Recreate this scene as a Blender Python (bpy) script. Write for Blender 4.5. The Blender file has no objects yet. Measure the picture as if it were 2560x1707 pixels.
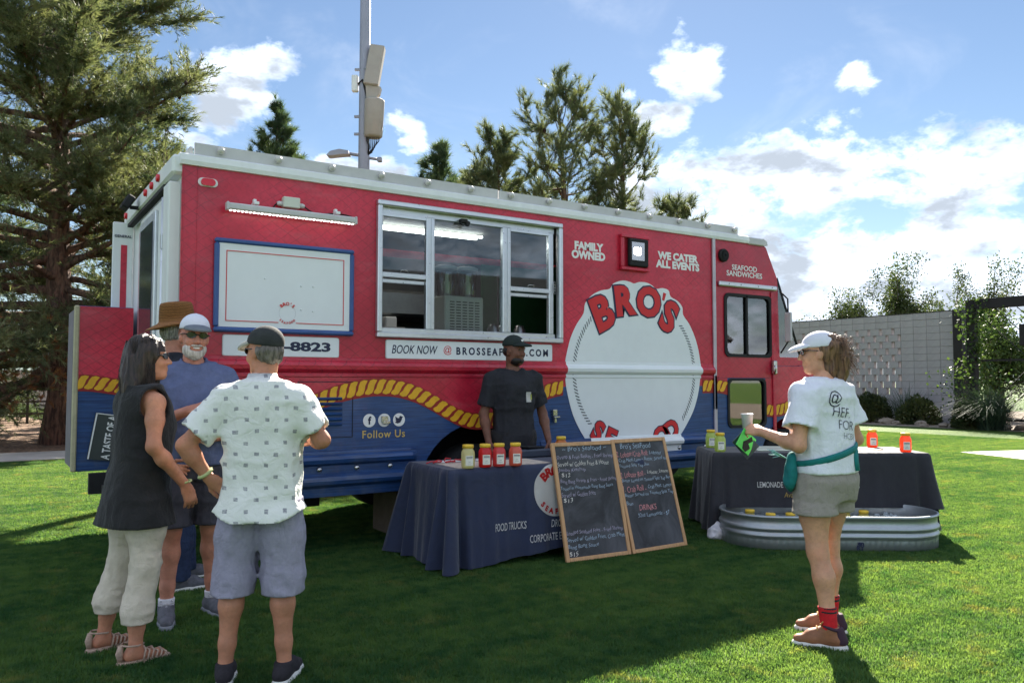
import bpy, bmesh, math, random
import numpy as np
from mathutils import Vector, Matrix, Euler
from mathutils.bvhtree import BVHTree

SC = bpy.context.scene
COL = SC.collection
RAD = math.radians

# ---------------------------------------------------------------- camera
cam_data = bpy.data.cameras.new('camera')
cam_data.lens = 28.125
cam_data.sensor_width = 36.0
cam_data.clip_start = 0.05
cam_data.clip_end = 3000.0
cam = bpy.data.objects.new('camera', cam_data)
COL.objects.link(cam)
cam.location = (-1.186, -6.30, 1.40)
cam.rotation_euler = (RAD(90.0 + 2.905), 0.0, RAD(56.7 - 90.0))
SC.camera = cam

# ---------------------------------------------------------------- exposure
SC.view_settings.view_transform = 'Standard'
SC.view_settings.look = 'None'
SC.view_settings.gamma = 1.0
SC.view_settings.use_curve_mapping = False
SC.view_settings.exposure = 1.95
SC.render.engine = 'CYCLES'
SC.cycles.max_bounces = 8
SC.cycles.transparent_max_bounces = 16
SC.cycles.caustics_reflective = False
SC.cycles.caustics_refractive = False

# ---------------------------------------------------------------- sun
SUN_EL, SUN_AZ = RAD(34.8), RAD(43.6)      # azimuth clockwise from +Y
sun_vec = Vector((math.sin(SUN_AZ) * math.cos(SUN_EL), math.cos(SUN_AZ) * math.cos(SUN_EL), math.sin(SUN_EL)))
sun_data = bpy.data.lights.new('sun', 'SUN')
sun_data.energy = 5.0
sun_data.angle = RAD(0.53)
sun_data.color = (1.0, 0.92, 0.80)
sun = bpy.data.objects.new('sun', sun_data)
COL.objects.link(sun)
sun.rotation_euler = (-sun_vec).to_track_quat('-Z', 'Y').to_euler()


# ---------------------------------------------------------------- node helper
class NT:
    def __init__(self, tree):
        self.t = tree
        self.x = 0

    def new(self, kind, **kw):
        n = self.t.nodes.new(kind)
        for k, v in kw.items():
            setattr(n, k, v)
        return n

    def put(self, sock, v):
        if v is None:
            return
        if isinstance(v, bpy.types.NodeSocket):
            self.t.links.new(v, sock)
        else:
            if isinstance(v, (tuple, list)) and len(v) == 3 and sock.type == 'RGBA':
                v = (*v, 1.0)
            sock.default_value = v

    def m(self, op, a, b=None, c=None, clamp=False):
        n = self.new('ShaderNodeMath', operation=op, use_clamp=clamp)
        for i, v in enumerate((a, b, c)):
            self.put(n.inputs[i], v)
        return n.outputs[0]

    def v(self, op, a, b=None, scale=None):
        n = self.new('ShaderNodeVectorMath', operation=op)
        self.put(n.inputs[0], a)
        if b is not None:
            self.put(n.inputs[1], b)
        if scale is not None:
            self.put(n.inputs['Scale'], scale)
        return n.outputs['Value'] if op in ('LENGTH', 'DOT_PRODUCT', 'DISTANCE') else n.outputs[0]

    def noise(self, vec, scale, detail=4.0, rough=0.55, dist=0.0, col=False):
        n = self.new('ShaderNodeTexNoise')
        self.put(n.inputs['Vector'], vec)
        n.inputs['Scale'].default_value = scale
        n.inputs['Detail'].default_value = detail
        n.inputs['Roughness'].default_value = rough
        n.inputs['Distortion'].default_value = dist
        return n.outputs['Color' if col else 'Fac']

    def voro(self, vec, scale, feature='F1', out='Distance', rnd=1.0):
        n = self.new('ShaderNodeTexVoronoi', feature=feature)
        self.put(n.inputs['Vector'], vec)
        n.inputs['Scale'].default_value = scale
        n.inputs['Randomness'].default_value = rnd
        return n.outputs[out]

    def ramp(self, f, lo, hi, a=0.0, b=1.0, smooth=True):
        n = self.new('ShaderNodeMapRange', interpolation_type='SMOOTHSTEP' if smooth else 'LINEAR')
        self.put(n.inputs[0], f)
        for i, v in enumerate((lo, hi, a, b)):
            self.put(n.inputs[1 + i], v)
        return n.outputs[0]

    def mix(self, f, a, b, blend='MIX'):
        n = self.new('ShaderNodeMix', data_type='RGBA', blend_type=blend)
        self.put(n.inputs[0], f)
        self.put(n.inputs[6], a)
        self.put(n.inputs[7], b)
        return n.outputs[2]

    def sep(self, v):
        n = self.new('ShaderNodeSeparateXYZ')
        self.put(n.inputs[0], v)
        return n.outputs

    def comb(self, x, y, z):
        n = self.new('ShaderNodeCombineXYZ')
        for i, v in enumerate((x, y, z)):
            self.put(n.inputs[i], v)
        return n.outputs[0]

    def link(self, a, b):
        self.t.links.new(a, b)


# ---------------------------------------------------------------- sky
world = bpy.data.worlds.new('World')
SC.world = world
world.use_nodes = True
wt = world.node_tree
wt.nodes.clear()
W = NT(wt)
sky = W.new('ShaderNodeTexSky', sky_type='NISHITA')
sky.sun_disc = False
sky.sun_elevation = SUN_EL
sky.sun_rotation = SUN_AZ
sky.altitude = 350.0
sky.air_density = 1.0
sky.dust_density = 0.05
sky.ozone_density = 1.6
tc = W.new('ShaderNodeTexCoord')
dirv = W.v('NORMALIZE', tc.outputs['Generated'])
dx, dy, dz = W.sep(dirv)
az = W.m('MULTIPLY', W.m('ARCTAN2', dx, dy), 180 / math.pi)
el = W.m('MULTIPLY', W.m('ARCSINE', dz), 180 / math.pi)
# cloud cover: clumps (azimuth, elevation, half width, half height, amount) and added fill cloud elsewhere
CLUMPS = [(13.7, 19.3, 2.6, 1.9, 0.72), (16.2, 21.2, 1.7, 1.0, 0.66), (12.3, 17.6, 1.2, 1.0, 0.6), (25.0, 17.9, 1.5, 0.7, 0.60), (26.0, 17.0, 0.9, 0.8, 0.5),
          (10.5, 15.8, 1.8, .5, 0.6), (22.0, 14.6, 3.2, .9, 0.70), (46.2, 21.0, 2.2, 1.5, 0.85), (45.4, 23.0, 0.6, 1.0, .55),
          (43.9, 18.2, 1.7, 1.0, 0.85), (41.8, 20.0, 0.8, .5, .6), (47.6, 19.4, 0.9, .4, .6), (57.2, 19.4, 1.2, 0.8, 0.72), (58.0, 26.5, 1.4, .4, .5),
          (54.0, 13.6, 9.0, 2.5, 0.70), (47.0, 14.6, 4.0, 1.6, .62), (61.5, 12.8, 6.5, 2.0, 0.66), (66.5, 13.8, 5.0, 1.5, .66), (50.0, 10.4, 8.0, 1.3, .60), (58.0, 8.6, 13.0, 1.7, 0.66),
          (60.0, 4.6, 18.0, 2.2, 0.85), (42.0, 12.5, 1.8, 3.2, 0.80), (40.0, 8.0, 3.0, 2.0, .7)]
ae = W.comb(az, el, 0.0)
cover = None
for a0, e0, wa, we, amt in CLUMPS:
    sa, se = 1 / (wa * 1.7), 1 / (we * 1.7)
    n_ = W.new('ShaderNodeVectorMath', operation='MULTIPLY_ADD')
    W.link(ae, n_.inputs[0])
    n_.inputs[1].default_value = (sa, se, 0)
    n_.inputs[2].default_value = (-a0 * sa, -e0 * se, 0)
    q_ = n_.outputs[0]
    g = W.m('MULTIPLY_ADD', W.v('DOT_PRODUCT', q_, q_), -amt, amt)
    cover = g if cover is None else W.m('MAXIMUM', cover, g)
# unseen cumulus added beyond the frame, its cover set to fill the shade
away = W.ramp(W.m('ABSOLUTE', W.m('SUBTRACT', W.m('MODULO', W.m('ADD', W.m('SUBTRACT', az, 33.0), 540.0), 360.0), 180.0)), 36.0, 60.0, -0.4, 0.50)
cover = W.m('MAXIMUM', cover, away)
cdir = W.v('MULTIPLY', dirv, (1.0, 1.0, 1.7))
n1 = W.noise(cdir, 11.0, 6.0, 0.60, 0.3)
n2 = W.noise(cdir, 40.0, 3.0, 0.62)
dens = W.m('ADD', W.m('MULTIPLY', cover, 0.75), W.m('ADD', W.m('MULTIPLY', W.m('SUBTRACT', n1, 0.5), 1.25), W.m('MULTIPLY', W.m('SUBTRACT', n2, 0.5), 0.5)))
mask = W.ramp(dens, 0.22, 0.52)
wisp = W.m('MULTIPLY', W.ramp(W.noise(cdir, 5.0, 5.0, 0.62, 0.6), 0.50, 0.80), 0.22)
thick = W.ramp(W.m('ADD', dens, W.m('MULTIPLY', W.m('SUBTRACT', W.noise(W.v('MULTIPLY', dirv, (1.0, 1.0, 2.6)), 9.0, 5.0, 0.55), 0.5), 2.0)), 0.28, 0.80)
cloud_col = W.mix(thick, (4.4, 4.9, 5.8), (1.9, 2.15, 2.5))
sk = W.mix(1.0, sky.outputs[0], (0.40, 0.40, 0.40), 'MULTIPLY')
sk = W.mix(1.0, sk, (2.7, 3.2, 4.3), 'DARKEN')
sk = W.mix(wisp, sk, (3.6, 3.8, 4.2))
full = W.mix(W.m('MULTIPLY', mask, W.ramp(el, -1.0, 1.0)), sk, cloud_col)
bg = W.new('ShaderNodeBackground')
bg.inputs['Strength'].default_value = 0.085
W.link(full, bg.inputs['Color'])
wo = W.new('ShaderNodeOutputWorld')
W.link(bg.outputs[0], wo.inputs['Surface'])


# ---------------------------------------------------------------- colours and materials
def lin(c):
    c /= 255.0
    return c / 12.92 if c <= 0.04045 else ((c + 0.055) / 1.055) ** 2.4


def rgb(r, g, b):
    return (lin(r), lin(g), lin(b))


MATS = {}


def base_mat(name):
    m = bpy.data.materials.new(name)
    m.use_nodes = True
    m.node_tree.nodes.clear()
    n = NT(m.node_tree)
    b = n.new('ShaderNodeBsdfPrincipled')
    o = n.new('ShaderNodeOutputMaterial')
    n.link(b.outputs[0], o.inputs['Surface'])
    MATS[name] = m
    return m, n, b, o


def mat(name, col, rough=0.6, metal=0.0, var=0.12, vs=6.0, bump=0.0, bs=60.0, spec=0.5, coat=0.0, sheen=0.0, trans=0.0, emit=None, es=0.0, sub=0.0, alpha=None, stretch=None, rvar=0.12, ior=1.5, crease=0.0, cs=13.0):
    if name in MATS:
        return MATS[name]
    m, n, b, o = base_mat(name)
    t = n.new('ShaderNodeTexCoord').outputs['Object']
    if stretch:
        t = n.v('MULTIPLY', t, stretch)
    if var > 0:
        f = n.noise(t, vs, 5.0, 0.6)
        f2 = n.noise(t, vs * 7.3, 3.0, 0.6)
        f = n.m('ADD', n.m('MULTIPLY', f, 0.7), n.m('MULTIPLY', f2, 0.3))
        f = n.ramp(f, 0.32, 0.68)
        lo = tuple(c * (1 - var) for c in col)
        hi = tuple(min(1.0, c * (1 + var)) for c in col)
        n.link(n.mix(f, lo, hi), b.inputs['Base Color'])
        n.link(n.m('MULTIPLY_ADD', n.m('SUBTRACT', f2, 0.5), rvar * 2, rough, clamp=True), b.inputs['Roughness'])
    else:
        b.inputs['Base Color'].default_value = (*col, 1)
        b.inputs['Roughness'].default_value = rough
    b.inputs['Metallic'].default_value = metal
    b.inputs['Specular IOR Level'].default_value = spec
    b.inputs['Coat Weight'].default_value = coat
    b.inputs['Sheen Weight'].default_value = sheen
    b.inputs['Transmission Weight'].default_value = trans
    b.inputs['IOR'].default_value = ior
    b.inputs['Subsurface Weight'].default_value = sub
    if sub:
        b.inputs['Subsurface Radius'].default_value = (0.02, 0.008, 0.004)
    if emit:
        b.inputs['Emission Color'].default_value = (*emit, 1)
        b.inputs['Emission Strength'].default_value = es
    prev = None
    if crease > 0:
        bc = n.new('ShaderNodeBump')
        bc.inputs['Strength'].default_value = min(1.0, crease)
        bc.inputs['Distance'].default_value = 0.03
        rid = n.m('ABSOLUTE', n.m('SUBTRACT', n.noise(t, cs, 3.0, 0.5, 1.1), 0.5))
        rid2 = n.m('ABSOLUTE', n.m('SUBTRACT', n.noise(n.v('MULTIPLY', t, (1.0, 1.0, 0.35)), cs * 2.1, 2.0, 0.5, 0.6), 0.5))
        n.link(n.m('ADD', rid, n.m('MULTIPLY', rid2, 0.6)), bc.inputs['Height'])
        n.link(bc.outputs[0], b.inputs['Normal'])
        prev = bc.outputs[0]
    if bump > 0:
        bn = n.new('ShaderNodeBump')
        bn.inputs['Strength'].default_value = min(1.0, bump)
        bn.inputs['Distance'].default_value = 0.01
        n.link(n.noise(t, bs, 4.0, 0.6), bn.inputs['Height'])
        if prev is not None:
            n.link(prev, bn.inputs['Normal'])
        n.link(bn.outputs[0], b.inputs['Normal'])
    return m


def glass_mat(name, tint=(0.9, 0.96, 0.95), refl=0.0, rough=0.02):
    """A thin pane: see-through with fresnel reflection, no refraction."""
    if name in MATS:
        return MATS[name]
    m = bpy.data.materials.new(name)
    m.use_nodes = True
    m.node_tree.nodes.clear()
    n = NT(m.node_tree)
    tr = n.new('ShaderNodeBsdfTransparent')
    tr.inputs[0].default_value = (*tint, 1)
    gl = n.new('ShaderNodeBsdfGlossy')
    gl.inputs['Roughness'].default_value = rough
    fr = n.new('ShaderNodeFresnel')
    fr.inputs[0].default_value = 1.52
    mx = n.new('ShaderNodeMixShader')
    n.link(n.m('MULTIPLY_ADD', fr.outputs[0], 1.15, refl, clamp=True), mx.inputs[0])
    n.link(tr.outputs[0], mx.inputs[1])
    n.link(gl.outputs[0], mx.inputs[2])
    o = n.new('ShaderNodeOutputMaterial')
    n.link(mx.outputs[0], o.inputs['Surface'])
    MATS[name] = m
    return m


# ---------------------------------------------------------------- mesh helpers
class MB:
    """Collects shapes and links them as one mesh object."""

    def __init__(self):
        self.v, self.f, self.mi, self.sm = [], [], [], []

    def add(self, verts, faces, mi=0, smooth=False):
        k = len(self.v)
        self.v += [tuple(p) for p in verts]
        self.f += [tuple(i + k for i in f) for f in faces]
        self.mi += [mi] * len(faces)
        self.sm += [smooth] * len(faces)
        return self

    def box(self, c, s, mi=0, rot=None, ch=0.0):
        """box centred at c with size s; ch chamfers every edge"""
        hx, hy, hz = s[0] / 2, s[1] / 2, s[2] / 2
        if ch <= 0:
            vs = [Vector((x, y, z)) for x in (-hx, hx) for y in (-hy, hy) for z in (-hz, hz)]
            fs = [(0, 1, 3, 2), (4, 6, 7, 5), (0, 4, 5, 1), (2, 3, 7, 6), (0, 2, 6, 4), (1, 5, 7, 3)]
        else:
            ch = min(ch, hx * .9, hy * .9, hz * .9)
            bm = bmesh.new()
            bmesh.ops.create_cube(bm, size=1.0)
            bmesh.ops.scale(bm, vec=(s[0], s[1], s[2]), verts=bm.verts)
            bmesh.ops.bevel(bm, geom=bm.edges[:], offset=ch, segments=1, affect='EDGES')
            bm.verts.index_update()
            vs = [v.co.copy() for v in bm.verts]
            fs = [tuple(v.index for v in f.verts) for f in bm.faces]
            bm.free()
        if rot is not None:
            r = rot if isinstance(rot, Matrix) else Euler(rot).to_matrix()
            vs = [r @ v for v in vs]
        return self.add([v + Vector(c) for v in vs], fs, mi)

    def tube(self, pts, rad, n=8, mi=0, cap=True, flat=1.0, up=None, smooth=True):
        """tube through pts with radius per point (number or list)"""
        pts = [Vector(p) for p in pts]
        if not isinstance(rad, (list, tuple, np.ndarray)):
            rad = [rad] * len(pts)
        vs, fs = [], []
        pu = None
        for i, p in enumerate(pts):
            d = (pts[min(i + 1, len(pts) - 1)] - pts[max(i - 1, 0)])
            d = d.normalized() if d.length > 1e-9 else Vector((0, 0, 1))
            if pu is None:
                u = Vector(up) if up else (Vector((0, 0, 1)) if abs(d.z) < .9 else Vector((1, 0, 0)))
            else:
                u = pu
            u = (u - d * u.dot(d))
            u = u.normalized() if u.length > 1e-6 else d.orthogonal().normalized()
            pu = u
            w = d.cross(u)
            for k in range(n):
                a = 2 * math.pi * k / n
                vs.append(p + (u * math.cos(a) * flat + w * math.sin(a)) * rad[i])
        for i in range(len(pts) - 1):
            for k in range(n):
                a, b = i * n + k, i * n + (k + 1) % n
                fs.append((a, b, b + n, a + n))
        if cap:
            fs.append(tuple(range(n - 1, -1, -1)))
            fs.append(tuple((len(pts) - 1) * n + k for k in range(n)))
        return self.add(vs, fs, mi, smooth)

    def lathe(self, prof, c=(0, 0, 0), n=20, mi=0, axis='Z', smooth=True, close=False):
        """prof: list of (radius, height)"""
        vs, fs = [], []
        for r, h in prof:
            for k in range(n):
                a = 2 * math.pi * k / n
                x, y = r * math.cos(a), r * math.sin(a)
                q = {'Z': (x, y, h), 'Y': (x, h, y), 'X': (h, x, y)}[axis]
                vs.append((q[0] + c[0], q[1] + c[1], q[2] + c[2]))
        flip = axis == 'Y'
        for i in range(len(prof) - 1):
            for k in range(n):
                a, b = i * n + k, i * n + (k + 1) % n
                q = (a, b, b + n, a + n)
                fs.append(q[::-1] if flip else q)
        if prof[0][0] > 1e-6:
            q = tuple(range(n - 1, -1, -1))
            fs.append(q[::-1] if flip else q)
        if prof[-1][0] > 1e-6:
            q = tuple((len(prof) - 1) * n + k for k in range(n))
            fs.append(q[::-1] if flip else q)
        return self.add(vs, fs, mi, smooth)

    def prism(self, poly, fn, a, b, mi=0, smooth=False):
        """convex-ish polygon swept between depth a and b; fn(u, v, depth) -> point"""
        n = len(poly)
        vs = [fn(u, v, a) for u, v in poly] + [fn(u, v, b) for u, v in poly]
        fs = [tuple(range(n)), tuple(range(2 * n - 1, n - 1, -1))]
        fs += [(i, i + n, (i + 1) % n + n, (i + 1) % n) for i in range(n)]
        return self.add(vs, fs, mi, smooth)

    def sweep(self, prof, fn, stations, mi=0, cap=True, smooth=False, closed=False, mfun=None):
        """open profile (u, v) list swept along stations; fn(u, v, s)"""
        n = len(prof)
        vs = [fn(u, v, s) for s in stations for u, v in prof]
        fs, mis = [], []
        for i in range(len(stations) - 1):
            for k in range(n if closed else n - 1):
                a, b = i * n + k, i * n + (k + 1) % n
                fs.append((a, b, b + n, a + n))
                mis.append(mfun((stations[i] + stations[i + 1]) / 2) if mfun else mi)
        k0 = len(self.f)
        self.add(vs, fs, mi, smooth)
        for j, q in enumerate(mis):
            self.mi[k0 + j] = q
        if cap:
            base = len(self.v) - len(vs)
            self.f.append(tuple(base + i for i in range(n - 1, -1, -1)))
            self.f.append(tuple(base + (len(stations) - 1) * n + i for i in range(n)))
            self.mi += [mi, mi]
            self.sm += [False, False]
        return self

    def mesh(self, name):
        me = bpy.data.meshes.new(name)
        me.from_pydata([tuple(p) for p in self.v], [], self.f)
        me.polygons.foreach_set('material_index', self.mi)
        me.polygons.foreach_set('use_smooth', self.sm)
        me.update()
        return me

    def build(self, name, mats, parent=None, loc=None, fix=True, **tags):
        me = self.mesh(name)
        if fix:
            bm = bmesh.new()
            bm.from_mesh(me)
            bmesh.ops.recalc_face_normals(bm, faces=bm.faces)
            bm.to_mesh(me)
            bm.free()
        return link(name, me, mats, parent, loc, **tags)


def link(name, me, mats, parent=None, loc=None, **tags):
    if not isinstance(mats, (list, tuple)):
        mats = [mats]
    for m in mats:
        me.materials.append(m)
    o = bpy.data.objects.new(name, me)
    COL.objects.link(o)
    if parent is not None:
        o.parent = parent
    if loc is not None:
        o.location = loc
    for k, v in tags.items():
        o[k] = v
    return o


def thing(name, label, category, loc=(0, 0, 0), rz=0.0, group=None):
    o = bpy.data.objects.new(name, None)
    COL.objects.link(o)
    o.empty_display_size = 0.1
    o.location = loc
    o.rotation_euler = (0, 0, rz)
    o['label'] = label
    o['category'] = category
    if group:
        o['group'] = group
    return o


def tag(o, label, category, group=None):
    o['label'] = label
    o['category'] = category
    if group:
        o['group'] = group
    return o


def np_mesh(name, V, F, smooth=False):
    """fast mesh from numpy arrays, F of shape (n, 3 or 4)"""
    me = bpy.data.meshes.new(name)
    V = np.ascontiguousarray(V, np.float32)
    F = np.ascontiguousarray(F, np.int32)
    k = F.shape[1]
    me.vertices.add(len(V))
    me.vertices.foreach_set('co', V.ravel())
    me.loops.add(F.size)
    me.loops.foreach_set('vertex_index', F.ravel())
    me.polygons.add(len(F))
    me.polygons.foreach_set('loop_start', np.arange(0, F.size, k, dtype=np.int32))
    me.polygons.foreach_set('loop_total', np.full(len(F), k, np.int32))
    if smooth:
        me.polygons.foreach_set('use_smooth', np.ones(len(F), bool))
    me.update(calc_edges=True)
    return me


SIDE = Matrix(((1, 0, 0, 0), (0, 0, -1, 0), (0, 1, 0, 0), (0, 0, 0, 1)))   # 2D (x, y) -> world (x, ., y), facing -Y


def plate_mesh(name, loops, thick, y=0.0, mtx=SIDE):
    """flat plate with holes: loops of 2D points (first outer), front face at depth y, extruded backwards by thick"""
    cu = bpy.data.curves.new(name, 'CURVE')
    cu.dimensions = '2D'
    cu.fill_mode = 'BOTH'
    cu.extrude = thick / 2
    for lp in loops:
        s = cu.splines.new('POLY')
        s.points.add(len(lp) - 1)
        for i, p in enumerate(lp):
            s.points[i].co = (p[0], p[1], 0, 1)
        s.use_cyclic_u = True
    o = bpy.data.objects.new(name, cu)
    me = bpy.data.meshes.new_from_object(o)
    bpy.data.objects.remove(o)
    bpy.data.curves.remove(cu)
    me.transform(mtx @ Matrix.Translation((0, 0, -y - thick / 2)))
    me.materials.clear()
    for p in me.polygons:
        p.use_smooth = False
    return me


def text_mesh(name, s, size, bold=0.0, shear=0.0, xs=1.0, align='CENTER', thick=0.002, spacing=1.0, line=1.0):
    cu = bpy.data.curves.new(name, 'FONT')
    cu.body = s
    cu.size = size
    cu.align_x = align
    cu.align_y = 'CENTER'
    cu.offset = bold
    cu.shear = shear
    cu.extrude = thick / 2
    cu.space_character = spacing
    cu.space_line = line
    cu.resolution_u = 3
    o = bpy.data.objects.new(name, cu)
    me = bpy.data.meshes.new_from_object(o)
    bpy.data.objects.remove(o)
    bpy.data.curves.remove(cu)
    if xs != 1.0:
        me.transform(Matrix.Diagonal((xs, 1, 1, 1)))
    me.materials.clear()
    for p in me.polygons:
        p.use_smooth = False
    return me


def text_size(me):
    a = np.empty(len(me.vertices) * 3, np.float32)
    me.vertices.foreach_get('co', a)
    a = a.reshape(-1, 3)
    return a.min(0), a.max(0)


def text_fit(name, s, box, y, mats, parent, bold=0.0, shear=0.0, spacing=1.0, line=1.0, size=0.1, align='CENTER', nm='lettering'):
    """text fitted into box (x0, z0, x1, z1) on a plane facing -Y at depth y"""
    me = text_mesh(name, s, size, bold, shear, 1.0, align, 0.002, spacing, line)
    lo, hi = text_size(me)
    sx = (box[2] - box[0]) / (hi[0] - lo[0])
    sz = (box[3] - box[1]) / (hi[1] - lo[1])
    me.transform(Matrix.Diagonal((sx, sz, 1, 1)) @ Matrix.Translation((-(lo[0] + hi[0]) / 2, -(lo[1] + hi[1]) / 2, 0)))
    me.transform(SIDE)
    me.transform(Matrix.Translation(((box[0] + box[2]) / 2, y, (box[1] + box[3]) / 2)))
    return link(nm, me, mats, parent)


def join_meshes(name, parts):
    bm = bmesh.new()
    for me in parts:
        bm.from_mesh(me)
        bpy.data.meshes.remove(me)
    out = bpy.data.meshes.new(name)
    bm.to_mesh(out)
    bm.free()
    return out


def rrect(x0, z0, x1, z1, r, n=5):
    pts = []
    for cx_, cz_, a0 in ((x1 - r, z1 - r, 0), (x0 + r, z1 - r, 90), (x0 + r, z0 + r, 180), (x1 - r, z0 + r, 270)):
        for i in range(n + 1):
            a = RAD(a0 + 90 * i / n)
            pts.append((cx_ + r * math.cos(a), cz_ + r * math.sin(a)))
    return pts


def copy_tree(o, parent=None):
    c = o.copy()
    COL.objects.link(c)
    c.parent = parent
    for ch in o.children:
        copy_tree(ch, c)
    return c


def vnoise(P, seed=0):
    """value noise on points (n, 3) in 0..1"""
    I = np.floor(P).astype(np.int64)
    Fr = P - I
    Fr = Fr * Fr * (3 - 2 * Fr)
    out = np.zeros(len(P))
    for dx_ in (0, 1):
        for dy_ in (0, 1):
            for dz_ in (0, 1):
                h = (I[:, 0] + dx_) * 374761393 + (I[:, 1] + dy_) * 668265263 + (I[:, 2] + dz_) * 2147483647 + seed * 974634777
                h = (h ^ (h >> 13)) * 1274126177
                h = (h ^ (h >> 16)) & 0xffff
                w_ = (Fr[:, 0] if dx_ else 1 - Fr[:, 0]) * (Fr[:, 1] if dy_ else 1 - Fr[:, 1]) * (Fr[:, 2] if dz_ else 1 - Fr[:, 2])
                out += w_ * (h / 65535.0)
    return out

# ================================================================ the setting
random.seed(7)
rng = np.random.default_rng(11)


def grass_mat(name, c0, c1, blade):
    m, n, b, o = base_mat(name)
    g = n.new('ShaderNodeNewGeometry').outputs['Position']
    big = n.noise(g, 0.55, 4.0, 0.6)
    fine = n.noise(g, 9.0, 4.0, 0.65)
    mow = n.noise(n.v('MULTIPLY', g, (0.5, 3.5, 1.0)), 1.3, 3.0)
    f = n.m('ADD', n.m('MULTIPLY', big, 0.35), n.m('ADD', n.m('MULTIPLY', fine, 0.40), n.m('MULTIPLY', mow, 0.25)))
    f = n.ramp(f, 0.36, 0.64)
    col = n.mix(f, c0, c1)
    dry = n.ramp(n.noise(g, 3.1, 6.0, 0.7), 0.54, 0.74, 0.0, 0.34)
    col = n.mix(dry, col, rgb(156, 146, 92))
    n.link(col, b.inputs['Base Color'])
    b.inputs['Roughness'].default_value = 0.65
    b.inputs['Specular IOR Level'].default_value = 0.25 if blade else 0.05
    if blade:
        tl = n.new('ShaderNodeBsdfTranslucent')
        n.link(n.mix(1.0, col, (2.6, 1.95, 0.95), 'MULTIPLY'), tl.inputs[0])
        mx = n.new('ShaderNodeMixShader')
        mx.inputs[0].default_value = 0.5
        n.link(b.outputs[0], mx.inputs[1])
        n.link(tl.outputs[0], mx.inputs[2])
        n.link(mx.outputs[0], o.inputs['Surface'])
    else:
        bn = n.new('ShaderNodeBump')
        bn.inputs['Strength'].default_value = 0.9
        bn.inputs['Distance'].default_value = 0.03
        n.link(n.m('ADD', n.noise(g, 60.0, 3.0, 0.7), n.m('MULTIPLY', fine, 1.2)), bn.inputs['Height'])
        n.link(bn.outputs[0], b.inputs['Normal'])
    return m


M_lawn = grass_mat('lawn_soil_green', rgb(58, 86, 40), rgb(104, 126, 60), False)
M_blade = grass_mat('grass_blade', rgb(40, 82, 50), rgb(88, 122, 70), True)
M_conc = mat('concrete', rgb(176, 170, 162), 0.85, var=0.14, vs=1.5, bump=0.25, bs=80)
M_pad = mat('pale_concrete', rgb(226, 218, 206), 0.85, var=0.08, vs=1.5, bump=0.2, bs=80)


def mulch_mat():
    m, n, b, o = base_mat('mulch')
    g = n.new('ShaderNodeNewGeometry').outputs['Position']
    c = n.voro(g, 14.0, 'F1', 'Color')
    f = n.sep(c)[0]
    col = n.mix(f, rgb(70, 50, 40), rgb(176, 146, 118))
    col = n.mix(n.ramp(n.noise(g, 0.8, 5.0, 0.6), 0.4, 0.65), col, rgb(120, 92, 72))
    n.link(col, b.inputs['Base Color'])
    b.inputs['Roughness'].default_value = 0.9
    bn = n.new('ShaderNodeBump')
    bn.inputs['Strength'].default_value = 1.0
    bn.inputs['Distance'].default_value = 0.04
    n.link(n.voro(g, 14.0), bn.inputs['Height'])
    n.link(bn.outputs[0], b.inputs['Normal'])
    return m


M_mulch = mulch_mat()


def sheet(name, x0, y0, x1, y1, z, m, kind='structure', thick=0.0):
    b = MB()
    if thick > 0:
        b.box(((x0 + x1) / 2, (y0 + y1) / 2, z - thick / 2), (x1 - x0, y1 - y0, thick))
    else:
        b.add([(x0, y0, z), (x1, y0, z), (x1, y1, z), (x0, y1, z)], [(0, 1, 2, 3)])
    return b.build(name, m, kind=kind)


sheet('ground', -700, -700, 900, 900, 0.0, M_lawn)
sheet('sidewalk', -60, 10.45, 14, 12.25, 0.02, M_conc, thick=0.06)
sheet('mulch_bed', -60, 12.25, 14.0, 60, 0.012, M_mulch)
sheet('gravel_bed', 23.1, -30, 40, 40, 0.008, mat('gravel', rgb(128, 116, 102), 0.95, var=0.4, vs=9, bump=0.8, bs=25))
b = MB()
b.prism([(15.0, 2.15), (14.2, 0.2), (18.5, -1.6), (19.0, 0.9)], lambda u, v, d: (u, v, d), 0.0, 0.02)
b.build('concrete_pad', M_pad, kind='structure')

# --- blades of turf, one tile repeated over the lawn
nb = 6500
TS = 0.62
px = rng.uniform(-TS / 2, TS / 2, nb)
py = rng.uniform(-TS / 2, TS / 2, nb)
ln = rng.uniform(0.012, 0.026, nb)
an = rng.uniform(0, 2 * np.pi, nb)
le = rng.uniform(0.15, 0.85, nb) * ln
wd = rng.uniform(0.0012, 0.0024, nb)
ux, uy = np.cos(an), np.sin(an)
sx, sy = -uy * wd, ux * wd
z0 = np.zeros(nb)
Vb = np.stack([
    np.stack([px - sx, py - sy, z0], 1), np.stack([px + sx, py + sy, z0], 1),
    np.stack([px - sx + ux * le * .35, py - sy + uy * le * .35, ln * .62], 1), np.stack([px + sx + ux * le * .35, py + sy + uy * le * .35, ln * .62], 1),
    np.stack([px + ux * le, py + uy * le, ln * .92], 1)], 1).reshape(-1, 3)
k5 = np.arange(nb)[:, None] * 5
Fb = np.concatenate([k5 + [0, 1, 3], k5 + [0, 3, 2], k5 + [2, 3, 4]], 0)
grass = link('grass', np_mesh('grass', Vb, Fb), M_blade, kind='stuff')
grass['label'] = 'short mown green turf covering the lawn'
ng = bpy.data.node_groups.new('turf', 'GeometryNodeTree')
ng.interface.new_socket('Geometry', in_out='INPUT', socket_type='NodeSocketGeometry')
ng.interface.new_socket('Geometry', in_out='OUTPUT', socket_type='NodeSocketGeometry')
gi, go = ng.nodes.new('NodeGroupInput'), ng.nodes.new('NodeGroupOutput')
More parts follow.
